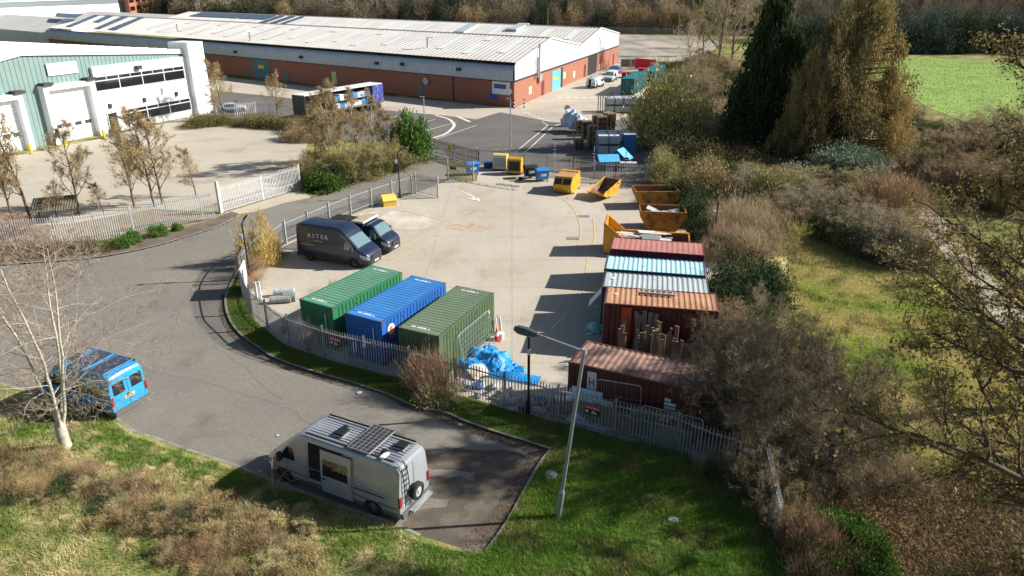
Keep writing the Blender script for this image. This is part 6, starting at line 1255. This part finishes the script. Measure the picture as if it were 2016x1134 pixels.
row([(628,366,2.6,2.6),(655,362,3.2,2.8),(690,352,4.2,3.2),(725,345,4.4,3.2),(760,336,3,2.6),(790,330,2.4,2.2),(640,340,3.4,3),(675,335,2.8,2.8),(710,330,2.8,2.8),(745,325,2.8,2.6),(612,345,2.4,2.4)],'mix','brown and olive scrub under the birches beside the access road','shrub','scrub under the middle birches','scrub_bush',BK,TW_OLV)
row([(640,372,1.7,2.2),(625,360,1.5,1.8),(700,345,1.4,2)],'leafy','low dark green shrub at the foot of the middle scrub','shrub','green shrubs at the foot of the middle scrub','evergreen_shrub',BK,EVG)
veg('dense',P(808,316),5.4,2.6,'big rounded glossy green laurel beside the sliding gate','shrub',None,'laurel_bush',BK,LAU,s=0)
row([(385,250,1.5,2.4),(412,246,1.5,2.6),(440,244,1.4,2.2),(492,247,1.6,2.5),(520,250,1.7,2.6),(548,252,1.6,2.4),(575,256,1.6,2.4),(600,262,2,2.4)],'full','low clipped hedge clump in the bed beside the teal unit','hedge','hedge clumps beside the teal unit','hedge_clump',BK,VM('hedge_mix',(.09,.10,.03),(.2,.15,.07)))
row([(585,275,2.2,2.2),(612,276,2.4,2.4)],'brush','tan brush clump in front of the curtain trailer','shrub','brush in front of the curtain trailer','scrub_bush',BK,TW_BRN)
veg('brush',P(512,520),3.9,1.5,'yellow green catkin bush inside the fence corner behind the lettered van','shrub',None,'hazel_bush',BK,VM('yellow_catkins',(.46,.38,.12),(.38,.28,.12),isl=(.22,.16,.07)),s=0)
row([(495,545,1.9,1.2),(530,505,1.4,1.2),(505,565,1.3,.9),(545,510,1.,1.)],'twiggy','dry pinkish twiggy growth at the fence corner by the lettered van','shrub','dry growth at the fence corner','dry_scrub',BK,TW_RED)
row([(855,772,2.6,1.5),(868,778,2.2,1.2),(835,764,2.,1.2)],'twiggy','reddish bare bush growing through the front fence by the olive container','shrub','reddish bushes on the front fence','bare_bush',BK,TW_RED)
veg('brush',P(860,785),1.2,1.3,'tan undergrowth at the foot of the reddish bush on the fence','shrub',None,'undergrowth',BK,BRP)
row([(607,690,2.,.6),(660,585,1.4,.5),(560,655,1.,.5)],'twiggy','thin bare stems poking above the front fence by the green container','shrub','thin stems by the green container','bare_shrub',BK,TW_PALE)
row([(242,487,1.,.8),(262,480,1.1,.7),(312,465,1.,.8),(350,455,.7,.5),(205,492,.7,.8)],'leafy','bright ivy clump climbing the pale palisade fence','ivy','ivy clumps on the pale palisade','ivy_clump',BK,LAU)
row([(20,505,1.1,1.6),(60,503,1.,1.6),(110,500,1.1,1.5),(160,497,1.,1.4),(200,494,.8,1.3),(-20,508,1.1,1.6)],'full','brown and dark green undergrowth along the foot of the pale palisade','undergrowth','undergrowth along the pale palisade','undergrowth_clump',BK,VM('under_mix',(.09,.085,.03),(.2,.13,.08)))
row([(8,470,2.4,1.8),(45,462,2.,1.4)],'twiggy','reddish bare shrub behind the left end of the pale palisade','shrub','reddish shrubs at the left end','bare_bush',BK,TW_RED)
# --- foreground left: silver stemmed bare tree
fg=mktree('silver_tree',6,8.6,.14,dict(base,seg=[12,8,6,4],n=[21,9,5,0],t0=[.08,.15,.15,.1],ang=[1.15,.8,.75,.6],len=[.58,.5,.5,.4],wig=[.07,.13,.18,.2],up=[.03,.02,.05,.02],rr=[.22,.5,.5,.5]),3,9000,.4,.015,stems=4,spread=.15)
LIB['fg',0]=fg
t=thing('bare_tree','pale barked multi stemmed bare tree in front of the blue camper','tree',P(131,885,.05),R(200)); LIFT=1.35
for nm,me,ma in(('trunk',fg[0],BKP),('twigs',fg[1],M('silver_twigs',(.42,.35,.28),rough=.85,spec=.15,c2=(.30,.235,.19),scale=1,island=.6,isl2=(.16,.11,.09)))): o=link(nm,me,ma,t); o.location=(0,0,LIFT)
m=MB(); m.tube((0,0,-.2),(0,0,.35),.29,.235,n=14,cap=False); m.tube((0,0,.35),(0,0,1.25),.235,.215,n=14,cap=False); m.tube((0,0,1.25),(0,0,1.6),.215,.07,n=14); m.ob('lower_trunk',BKP,t,smooth=True)
# bank brambles and dead growth
br=random.Random(9)
def inpoly(x,y,poly):
    c=False; n=len(poly)
    for i in range(n):
        (x0,y0),(x1,y1)=poly[i],poly[i-1]
        if (y0>y)!=(y1>y) and x<(x1-x0)*(y-y0)/(y1-y0)+x0: c=not c
    return c
def scatter(poly,n,f):
    k=0; xs=[p[0] for p in poly]; ys=[p[1] for p in poly]
    while k<n:
        u,v=br.uniform(min(xs),max(xs)),br.uniform(min(ys),max(ys))
        if inpoly(u,v,poly): f(u,v); k+=1
rngt=np.random.default_rng(3)
def mktuft(seed,N):
    r_=np.random.default_rng(seed); a=r_.uniform(0,6.28,N); k=r_.uniform(.2,1.,N); C=np.stack([np.cos(a)*k*.18,np.sin(a)*k*.18,np.zeros(N)],1); D=np.stack([np.cos(a)*k,np.sin(a)*k,np.full(N,.75)],1)+r_.normal(size=(N,3))*.12
    D=unit(D); L1=r_.uniform(.35,.6,N); V1,F1=slivers(C,D,L1,.02,r_); M_=C+D*L1[:,None]*.7; D2=unit(D+np.array([0,0,-.9])); V2_,F2_=slivers(M_,D2,r_.uniform(.3,.6,N),.016,r_); return npmesh('tussock',np.concatenate([V1,V2_]),np.concatenate([F1,F2_+len(V1)]))
TF=[mktuft(k,420) for k in range(3)]; STRAW=VM('straw_blades',(.46,.38,.22),(.36,.32,.15),isl=(.22,.17,.09)); GTUF=VM('green_tuft',(.10,.19,.035),(.2,.24,.06))
def tuft(u,v,lab,grp,ma,s0,s1):
    me=TF[br.randrange(3)]
    if not me.materials: me.materials.append(None)
    o=bpy.data.objects.new('grass_tussock',me); COL.objects.link(o); q=P(u,v,.06); s_=br.uniform(s0,s1); o.location=q; o.scale=(s_,s_,s_*br.uniform(.6,1)); o.rotation_euler=(0,0,br.uniform(0,6)); o.material_slots[0].link='OBJECT'; o.material_slots[0].material=ma; tag(o,lab,'grass tussock',grp)
BP=[(-20,905),(120,905),(260,945),(400,990),(500,1030),(590,1085),(600,1150),(420,1150),(260,1050),(100,985),(-20,985)]
scatter(BP,48,lambda u,v:veg(('brush','mix','twiggy')[br.randrange(3)],P(u,v,.05),br.uniform(.4,.8),br.uniform(.6,1.05),'dead straw and bramble mound on the near left bank','bramble','bramble mounds on the near bank','bramble_mound',BK,(BRM,BRP,TW_BRN,BRM)[br.randrange(4)]))
scatter(BP,22,lambda u,v:veg('twiggy',P(u,v,.05),br.uniform(.6,1.1),br.uniform(.6,1.),'pinkish arching dead stems on the near left bank','bramble','dead stems on the near bank','dead_bramble',BK,(BRP,BRM,TW_RED)[br.randrange(3)]))
scatter([(500,1005),(600,1015),(640,1040),(560,1080),(480,1070)],8,lambda u,v:veg('leafy',P(u,v,.05),br.uniform(.4,.6),br.uniform(.4,.65),'pale leaved bramble beside the silver camper','bramble','pale brambles beside the silver camper','bramble_leaves',BK,BRP))
scatter([(-20,800),(120,815),(300,890),(470,960),(700,1050),(820,1130),(-20,1150)],75,lambda u,v:tuft(u,v,'straw coloured grass tussock arching over the near left bank','straw tussocks on the near bank',STRAW,.3,.7))
scatter([(20,800),(230,850),(470,935),(560,985),(400,950),(200,900),(60,860)],60,lambda u,v:tuft(u,v,'green grass tussock near the kerb of the near left bank','green tussocks on the near bank',GTUF,.35,.65))
scatter([(640,1060),(780,1060),(930,1120),(1100,1040),(1400,1060),(1480,1130),(640,1140)],55,lambda u,v:tuft(u,v,'green grass tussock in the lower middle lawn','green tussocks in the lower lawn',GTUF,.3,.55))
scatter([(60,940),(300,1000),(420,1050),(120,1000)],8,lambda u,v:veg('full',P(u,v,.05),br.uniform(.4,.6),br.uniform(.5,.9),'dark green clump in the hollow of the near bank','weeds','dark clumps on the near bank','weed_clump',BK,EVD))
q=P(541,985,.05); t=thing('bare_shrub','tall thin reddish stems in front of the silver camper nose','shrub',q)
for k,(a_,h_,b_) in enumerate(((-.25,2.2,.3),(.05,2.4,.1),(.3,1.9,.7),(-.1,1.6,-.5),(.5,1.5,.9))):
    m=MB(); pts=[(a_*.2*j+b_*.05*j*j,.05*j,h_*j/5-.03*j*j*abs(b_)) for j in range(6)]; m.path([(x*.6,y,z) for x,y,z in pts],.011,5)
    for j in range(2,6): x,y,z=pts[j]; m.tube((x*.6,y,z),(x*.6+.25*(1 if j%2 else -1),y-.05,z+.3),.006,.003,n=4)
    m.ob('stem',TW_RED,t)
# --- right: big trees
veg('bare',P(1412,135),21,19,'large spreading grey bare tree beyond the old car park end','tree',None,'bare_tree',BK,TW_GREY,s=0)
veg('bare',P(1440,120),19,18,'second grey bare tree right of the large spreading one','tree',None,'bare_tree',BK,TW_GREY,s=1)
veg('bare',P(1385,110),15,13,'ivy dark bare tree left of the large spreading grey one','tree',None,'bare_tree',BKD,TW_OLV,s=2)
veg('conifer',P(1496,285),19.5,5.7,'tall dark conical conifer standing left of the rust coloured trees','tree',None,'conifer_tree',BKD,EVD,s=0)
veg('conifer',P(1540,292),13,4.4,'second dark conifer tucked between the tall conifer and the rust trees','tree',None,'conifer_tree',BKD,EVD,s=0)
veg('redwood',P(1612,306),17,5.8,'rust brown leaved tall tree next to the dark conifer','tree',None,'rust_tree',BK,RUSTL,s=0)
veg('redwood',P(1662,300),20.5,7.6,'tallest broad rust and gold tree at the path edge','tree',None,'rust_tree',BK,VM('gold_rust',(.29,.215,.10),(.20,.185,.08),isl=(.2,.15,.075),c3=(.07,.08,.035),s3=3.,thr3=(.55,.64)),s=1)
veg('full',P(1625,300),11,4.0,'ivy dark evergreen core among the rust coloured trees','tree',None,'ivy_tree',BKD,EVD,s=1); 
veg('redwood',P(1722,308),10,4.6,'small golden tree leaning over the path edge','tree',None,'rust_tree',BK,VM('gold_rust2',(.34,.26,.11),(.27,.21,.09),isl=(.15,.11,.04)),s=0)
veg('redwood',P(1575,312),12,4.2,'lower olive brown tree at the foot of the dark conifer','tree',None,'rust_tree',BK,OLVL,s=1)
veg('full',P(1303,285),8.6,5.2,'yellow green willow beside the tank stacks','tree',None,'willow_tree',BK,WILL,s=0)
veg('full',P(1345,280),6.,4.2,'olive grey shrub joined to the right of the yellow green willow','shrub',None,'willow_bush',BK,TW_OLV,s=2)
row([(1352,190,8,6),(1385,215,6,5),(1335,200,6,4),(1400,170,5,4)],'haw','bare grey brown tree between the old car park and the willow','tree','bare trees by the old car park','bare_tree',BK,TW_GREY)
row([(1395,250,4,4.5),(1425,265,4.5,4.5),(1450,240,4,4),(1405,285,4,4),(1440,290,3.5,3.5),(1375,235,3.5,4)],'mix','mauve brown scrub between the willow and the conifer','shrub','mauve scrub beside the conifer','scrub_bush',BK,TW_MAU)
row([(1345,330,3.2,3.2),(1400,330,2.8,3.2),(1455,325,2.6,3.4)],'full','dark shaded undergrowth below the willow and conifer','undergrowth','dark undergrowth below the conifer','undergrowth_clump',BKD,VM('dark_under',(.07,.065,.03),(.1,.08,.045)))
row([(1305,362,3.6,1.8),(1297,345,3.0,1.5)],'full','pale olive bush at the end of the rear palisade','shrub','olive bushes at the rear fence end','olive_bush',BK,VM('pale_olive',(.30,.29,.13),(.24,.22,.1)))
TH=[(1340,395,3.2,2.8),(1385,392,3.4,3),(1430,390,3.2,3),(1475,392,3,3),(1520,398,3,3),(1565,402,2.8,3),(1345,365,2.8,2.6),(1395,360,2.8,3),(1450,360,2.6,3),(1505,365,2.6,3.),(1560,372,2.4,3)]
row([x+((('mix','full','mix')[i%3]),(TW_OLV,TW_BRN,TW_GREY,VM('olive_mix',(.2,.19,.08),(.12,.13,.05)))[i%4]) for i,x in enumerate(TH)],'brush','olive and brown bush in the thicket behind the rusty skips','shrub','thicket behind the rusty skips','thicket_bush',BK,TW_OLV)
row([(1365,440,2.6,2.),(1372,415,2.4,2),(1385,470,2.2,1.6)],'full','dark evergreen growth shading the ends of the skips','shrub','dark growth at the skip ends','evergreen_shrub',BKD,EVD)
row([(1425,475,3.2,2.4),(1462,470,3.2,2.6),(1500,480,3,2.6),(1440,510,3,2.4),(1485,520,2.8,2.4),(1450,440,3,2.6),(1500,445,2.8,2.6)],'twiggy','pinkish grey twiggy bush beyond the right hand containers','shrub','pinkish scrub beyond the containers','bare_bush',BK,TW_MAU)
row([(1437,500,2.2,2.4),(1475,495,2.2,2.4)],'mix','pinkish grey inner scrub beyond the right hand containers','shrub','pinkish scrub beyond the containers','scrub_bush',BK,TW_MAU)
row([(1435,585,2.8,2.1),(1470,600,3,2.2),(1500,610,2.8,2.),(1505,575,2.6,1.5),(1455,630,2.6,2)],'full','dark ivy covered bush right of the blue and grey containers','shrub','ivy bushes right of the containers','ivy_bush',BKD,EVD)
row([(1430,600,3.2,2),(1480,620,3.2,2.2),(1515,600,3.,1.8),(1495,640,2.8,2)],'haw','grey bare tangle over the ivy right of the containers','shrub','grey tangles over the ivy','bare_bush',BK,TW_GREY)
row([(1415,665,3,2.),(1450,690,3,2.2),(1425,710,2.8,1.7),(1480,680,2.8,2)],'mix','brown bush spilling over the tan container end','shrub','brown bushes at the tan container end','scrub_bush',BK,TW_BRN)
row([(1600,445,2.8,2.6),(1645,465,3.,2.8),(1690,485,3.,2.8),(1735,505,3.,2.6),(1785,520,3,2.4),(1560,440,2.6,2.4),(1600,430,3,3),(1655,450,3,3),(1700,480,3,3),(1745,480,3,3),(1650,425,2.6,3)],'mix','grey brown bush in the dense band above the sloping meadow','shrub','grey band above the meadow','thicket_bush',BK,TW_GREY)
row([(1625,462,2.4,2.),(1680,490,2.4,2.),(1725,508,2.2,2.),(1770,522,2.2,1.8)],'full','dark leaved bush in the band above the sloping meadow','shrub','dark bushes above the meadow','ivy_bush',BKD,VM('greygreen',(.09,.10,.06),(.15,.15,.1)))
veg('twiggy',P(1735,425),4.2,4.4,'large rounded russet bush beside the gravel path','shrub',None,'russet_bush',BK,TW_RED,s=0); veg('brush',P(1735,420),3.4,3.8,'brown inner mass of the russet bush beside the path','shrub',None,'russet_bush',BK,TW_BRN,s=1)
row([(1640,345,2.6,2.8),(1680,352,2.6,2.8),(1660,330,2.8,3),(1705,335,2.4,2)],'leafy','blue green evergreen bush below the rust coloured trees','shrub','blue green bushes below the rust trees','bluegreen_bush',BK,EVB)
veg('haw',P(1552,495),2.6,2.2,'small yellow green sapling on the meadow edge','shrub',None,'yellow_sapling',BK,VM('yellow_leaf',(.36,.36,.10),(.3,.29,.10)))
row([(1760,240,3,3),(1795,262,3,3.4),(1835,270,3,3.6),(1870,290,3.4,4),(1785,232,2.6,3),(1905,315,3.6,4),(1840,300,3.6,3.6),(1955,330,5.5,5),(2010,325,6,5.5),(1985,290,5,5),(1930,285,4,4)],'mix','grey brown scrub between the path and the bright field','shrub','scrub between path and field','scrub_bush',BK,TW_MAU)
row([(1830,345,3.6,3.4),(1870,365,3.8,3.6),(1915,390,4,3.8),(1965,400,4,4),(2010,420,4,4),(1835,320,3,3),(1890,340,4,4)],'mix','brown scrub on the far side of the gravel path','shrub','scrub beyond the gravel path','scrub_bush',BK,TW_BRN)
row([(1815,335,2.6,2),(1775,255,3,2.4),(1760,225,3,2.6)],'full','dark evergreen bush beside the gravel path','shrub','evergreens beside the gravel path','evergreen_shrub',BKD,EVD)
row([(1390,130,5,6),(1370,150,5,6),(1420,150,4,6),(1445,165,3.5,5),(1340,140,3.5,5),(1460,190,3,5),(1400,190,4,5),(1430,215,4,5),(1385,170,4,5),(1350,160,3,4),(1465,215,3,4),(1360,235,3.5,4)],'mix','brown bramble scrub between the old car park and the conifer','shrub','brown scrub beside the old car park','scrub_bush',BK,TW_BRN)
row([(1650,380,2.4,3.2),(1600,375,2.4,3.2),(1690,395,2.2,2.6),(1620,400,2.2,3)],'mix','straw coloured scrub below the rust coloured trees','shrub','straw scrub below the rust trees','scrub_bush',BK,VM('straw_scrub',(.36,.31,.17),(.26,.25,.10)))
# --- lower right hawthorns, tall and bare, overhanging the fence
HW=[(1432,845,5.2,4.6),(1478,870,5.6,5),(1530,900,6,5.2),(1575,880,6,5.2),(1620,860,5.8,5),(1500,820,5.4,5),(1560,830,5.6,5),(1465,920,4.6,4.4),(1560,950,5,4.6),(1640,930,4.8,4.6),(1440,790,4.6,4.4),(1490,760,4.2,4.2)]
row(HW,'haw','grey brown bare tree in the dense thicket right of the dark red container','tree','bare thicket beside the dark red container','bare_tree',BKD,TW_DK)
row([(1440,950,1.5,.8),(1478,968,1.9,1.),(1545,1010,2.2,1.2),(1555,1060,1.8,1.1),(1400,935,1.1,.6)],'mix','bare brown bush growing over the lower right end of the front fence','shrub','bushes over the fence end','bare_bush',BKD,TW_BRN)
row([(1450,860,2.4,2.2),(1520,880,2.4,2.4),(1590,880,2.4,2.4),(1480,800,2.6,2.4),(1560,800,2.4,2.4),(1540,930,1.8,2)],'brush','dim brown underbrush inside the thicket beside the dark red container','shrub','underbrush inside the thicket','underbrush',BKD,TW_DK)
row([(1620,790,4.0,3.4),(1680,850,4.2,3.6),(1730,880,3.6,3.2)],'haw','dark slender bare tree at the meadow side of the thicket','tree','slender bare trees at the meadow side','bare_tree',BKD,TW_GREY)
row([(1740,930,1.7,1.4),(1700,960,1.6,1.3),(1780,950,1.4,1.2),(1730,900,1.8,1.3)],'twiggy','pale dry twiggy bush on the lower right slope','shrub','pale dry bushes on the lower right slope','dry_bush',BK,TW_PALE)
row([(1650,1085,1.5,1.2),(1690,1110,1.5,1.1),(1610,1060,1.2,1.),(1640,1135,1.3,1.2),(1710,1150,1.2,1.),(1600,1110,1.1,.9)],'leafy','glossy dark ivy mound in the lower right corner','ivy','ivy mounds at the lower right','ivy_mound',BKD,EVG)
row([(1590,1090,1.9,1.2),(1630,1120,1.9,1.2),(1600,1150,1.6,1.1),(1570,1060,1.5,1.)],'twiggy','pinkish bare stems rising from the ivy in the lower right','shrub','pink stems in the lower right ivy','bare_bush',BK,TW_RED)
# --- tall alders just right of the frame: limbs reach in, long shadows fall over the grass
AL=mktree('alder',91,16.5,.3,dict(base,seg=[12,8,6,4],n=[26,10,6,0],t0=[.2,.2,.15,.1],ang=[1.2,.7,.7,.6],len=[.31,.45,.5,.4],up=[.03,.03,.03,.0],wig=[.04,.1,.16,.2]),3,22000,.5,.014,nleaf=24000,lfl=.12,lfw=.07)
LIB['alder',0]=AL; LFB=VM('alder_brown_leaves',(.27,.20,.08),(.20,.18,.07),isl=(.09,.075,.035),trans=.3)
for x,y,s_,rz,lb in((14.4,12.6,1.1,20,'tall alder with sparse brown leaves at the right edge, nearest the camera'),(16.6,17.6,1.05,140,'second alder with brown leaves at the right edge, behind the nearest one'),(24.8,29.5,1.2,80,'farthest alder of three at the right edge, its crown in the upper right corner')):
    t=veg('alder',Vector((x,y,0)),s_,s_,lb,'tree',None,'alder_tree',BKD,BKD,LFB,s=0,rz=R(rz))
# --- far hedge beyond the bright field, far wood behind the long fence
fr=random.Random(31)
for k in range(30):
    x=84+k*4.4; y=222+fr.uniform(-5,7)-k*.5
    veg('full',Vector((x,y,0)),fr.uniform(10,14),fr.uniform(5,7),'dark tree tinted haze blue green in the hedge beyond the bright field','tree','hedge trees beyond the bright field','hedge_tree',BKD,FARB if k%5 else FARD)
for k in range(26):
    x=90+k*7; y=262+fr.uniform(-8,10)
    veg(('brush','bare')[k%2],Vector((x,y,0)),fr.uniform(13,17),fr.uniform(7,9)*(1 if k%2==0 else 1.9),'bare tree in the second row behind the far hedge','tree','second row behind the far hedge','bare_tree',BK,FARG)
def wood(x0,x1,ystart,yend,step,h0,h1,label,grp,mats,kinds,ns=1.):
    n=int((x1-x0)/step)
    for k in range(n):
        t=k/n; x=x0+(x1-x0)*t+fr.uniform(-2,2); y=ystart+(yend-ystart)*t+fr.uniform(-3,4); kd=kinds[fr.randrange(len(kinds))]; h=fr.uniform(h0,h1)
        veg(kd,Vector((x,y,0)),h,(h*.45 if kd in('full','brush') else h*.85)*ns,label,'tree',grp,'wood_tree',BKD,mats[fr.randrange(len(mats))])
wood(-125,112,340,290,6.2,9,13,'tree in the front row of the wood behind the long distant fence','front row of the far wood',(FARG,FARD,FARD,FARG,TW_BRN),('full','brush','full','bare'))
wood(-150,125,354,304,6.5,12,17,'taller tree in the second row of the far wood','second row of the far wood',(FARG,FARD,FARG,TW_GREY),('full','brush','bare'))
wood(-175,150,380,330,8.,15,20,'tree in the third row of the far wood','third row of the far wood',(FARG,FARD,FARG),('full','brush'))
wood(-420,520,470,470,17,18,26,'distant tree on the farthest wooded rise','distant trees on the rise',(FARG,FARD,FARG),('full','brush'),1.1)
wood(-520,620,620,620,24,26,34,'most distant tree along the top of the picture','most distant trees',(FARG,FARB,FARG),('full','brush'),1.2)
row([(1360,95,9,8),(1255,57,8,7),(1205,56,7,7),(680,40,9,8),(1150,55,6,6)],'haw','pale bare tree standing before the dark wood','tree','pale trees before the far wood','bare_tree',BK,TW_PALE)
# --- rough grass: blades and dry tussocks
def blades(name,poly,n,l0,l1,w_,mat,seed,tilt=.5,px=True,z0=.08,clump=0):
    rng=np.random.default_rng(seed); W_=[P(*q) for q in poly] if px else [Vector((*q,0)) for q in poly]; PX=np.array([(p.x,p.y) for p in W_]); lo=PX.min(0); hi=PX.max(0); pts=np.zeros((0,2))
    while len(pts)<n:
        c=rng.uniform(lo,hi,(n*2,2))
        if clump:
            cc=rng.uniform(lo,hi,(clump,2)); c=cc[rng.integers(0,clump,n*2)]+rng.normal(size=(n*2,2))*.28
        ins=np.zeros(len(c),bool)
        for i in range(len(PX)):
            a=PX[i];b=PX[i-1]; cond=(a[1]>c[:,1])!=(b[1]>c[:,1]); xx=(b[0]-a[0])*(c[:,1]-a[1])/(b[1]-a[1]+1e-12)+a[0]; ins^=cond&(c[:,0]<xx)
        pts=np.concatenate([pts,c[ins]])
    pts=pts[:n]; C=np.concatenate([pts,np.full((n,1),z0)],1); D=np.concatenate([rng.normal(size=(n,2))*tilt,np.ones((n,1))],1); V,F=slivers(C,D,rng.uniform(l0,l1,n),w_,rng); me=npmesh(name,V,F,mat); o=link(name,me); tag(o,kind='stuff'); return o
GB_=M('grass_blades_bank',(.16,.26,.04),rough=.9,c2=(.74,.62,.36),scale=.4,thr=(.44,.6),detail=7,island=.5,isl2=(.26,.27,.09),spec=.15,trans=.2); GV_=M('grass_blades_verge',(.13,.23,.04),rough=.9,c2=(.26,.30,.08),scale=.5,thr=(.45,.65),detail=7,island=.5,isl2=(.05,.12,.02),spec=.15,trans=.3); GM_=M('grass_blades_meadow',(.36,.52,.085),rough=.95,c2=(.66,.58,.27),scale=.16,thr=(.36,.54),detail=9,island=.4,isl2=(.14,.15,.04),spec=.1,trans=.2); GR_=M('grass_blades_right',(.10,.19,.03),rough=.95,c2=(.30,.24,.11),scale=.3,thr=(.45,.6),detail=8,island=.5,isl2=(.05,.08,.02),spec=.1,trans=.2)
BKPOLY=[(-260,660),(-120,715),(0,768),(60,786),(110,798),(170,808),(215,826),(262,861),(312,878),(375,901),(470,932),(560,968),(660,1005),(776,1045),(826,1067),(880,1150),(-400,1150)]
blades('bank_grass',BKPOLY,90000,.08,.26,.022,GB_,1); blades('bank_tussocks',BKPOLY,36000,.2,.45,.02,GB_,2,tilt=.9,clump=260)
VP=[(458,560),(450,600),(457,638),(477,662),(505,683),(532,701),(570,718),(640,740),(693,755),(746,772),(781,786),(816,802),(878,815),(957,846),(1001,860),(1040,872),(1085,885),(1120,845),(1042,822),(966,802),(896,783),(786,751),(693,728),(625,708),(560,684),(509,643),(483,600),(478,570)]
blades('verge_grass',VP,26000,.06,.2,.02,GV_,3)
RP=[(1085,890),(1062,920),(1032,975),(1002,1030),(962,1088),(905,1090),(820,1070),(780,1150),(1560,1150),(1520,1050),(1500,960),(1425,938),(1320,895),(1227,875),(1121,845)]
GL_=M('grass_blades_lawn',(.20,.36,.055),rough=.95,c2=(.34,.33,.12),scale=.45,thr=(.46,.6),detail=8,island=.5,isl2=(.08,.16,.03),spec=.1,trans=.25,c3=(.14,.10,.06),s3=.9,thr3=(.6,.7))
blades('lower_grass',RP,75000,.08,.24,.022,GL_,4); blades('lower_tussocks',RP,26000,.18,.36,.022,GL_,5,tilt=.8,clump=170)
MP=[(1560,470),(1640,490),(1730,525),(1830,565),(1960,640),(2060,720),(2100,930),(1850,930),(1700,900),(1560,880),(1560,700),(1540,600)]
blades('meadow_grass',MP,150000,.08,.22,.03,GM_,6,z0=0); blades('meadow_tussocks',MP,22000,.15,.35,.03,M('tussock_green',(.09,.2,.03),rough=.95,c2=(.2,.2,.06),scale=.5,island=.5,isl2=(.04,.08,.015),spec=.1),7,tilt=.8,clump=280,z0=-.03)
MDW=M('meadow_turf',(.28,.36,.06),rough=1,c2=(.50,.42,.19),scale=.16,thr=(.38,.56),detail=9,bump=1,bscale=3,c3=(.10,.08,.04),s3=.7,thr3=(.6,.72),spec=.1)
sheet('meadow',[(1555,430),(1600,440),(1700,500),(1800,545),(1860,560),(1960,640),(2060,720),(2300,1000),(2300,1300),(1570,1250),(1545,1100),(1520,960),(1480,800),(1470,640),(1500,520)],-.012,MDW)
LGM=M('leaf_litter_ground',(.26,.18,.095),rough=1,c2=(.17,.12,.065),scale=.8,thr=(.4,.6),detail=9,bump=1,bscale=5,c3=(.10,.12,.035),s3=.5,thr3=(.56,.66),spec=.1)
sheet('litter_ground',[(1560,860),(1700,885),(1850,915),(2100,930),(2400,1000),(2400,1300),(1570,1250),(1545,1100),(1520,960)],-.006,LGM)
blades('litter_grass',[(1560,870),(1850,920),(2100,935),(2100,1150),(1560,1150)],30000,.08,.25,.025,M('dead_grass_blades',(.40,.30,.16),rough=.95,c2=(.22,.19,.08),scale=.6,island=.5,isl2=(.2,.13,.07),spec=.1),19,tilt=1.1,z0=0)
blades('scrub_grass',[(1300,300),(1480,300),(1650,340),(1760,400),(1850,560),(1560,520),(1420,420),(1310,380)],40000,.15,.5,.05,M('dry_scrub_grass',(.38,.33,.16),rough=.95,c2=(.2,.22,.07),scale=.2,island=.4,isl2=(.22,.19,.09),spec=.1),8,z0=-.03,tilt=.6)
blades('field_grass',[(1650,112),(1740,111),(1860,117),(1985,124),(2180,142),(2180,290),(2050,285),(1960,256),(1900,238),(1855,220),(1805,194),(1745,160),(1660,154)],26000,.06,.2,.12,M('field_blades',(.24,.37,.085),rough=.95,c2=(.20,.32,.07),scale=.1,island=.35,isl2=(.30,.42,.11),spec=.1),9,z0=0,tilt=.7)
LFD=M('fallen_leaf_litter',(.14,.09,.05),rough=1,c2=(.08,.055,.035),scale=3,island=.6,isl2=(.24,.13,.07))
def litter(name,poly,n,seed,z=.012,s=.05):
    o=blades(name,poly,n,s*.5,s,s*.7,LFD,seed,tilt=9,z0=z); return o
litter('leaf_litter',[(1085,885),(1040,874),(957,848),(878,818),(816,806),(760,780),(790,800),(870,830),(950,862),(1010,880),(1055,900)],3500,11)
litter('leaf_litter',[(940,1088),(1000,1028),(1030,975),(1060,920),(1083,888),(1045,890),(1010,950),(960,1020),(900,1070)],2600,12)
litter('leaf_litter',[(446,609),(446,585),(455,570),(435,580),(430,620),(450,660),(500,698),(560,728),(640,752),(700,770),(640,742),(570,720),(532,703),(505,685),(477,664),(457,640)],5000,13)
litter('leaf_litter',[(1560,900),(2016,900),(2016,1134),(1560,1134)],30000,14,z=.02,s=.09)
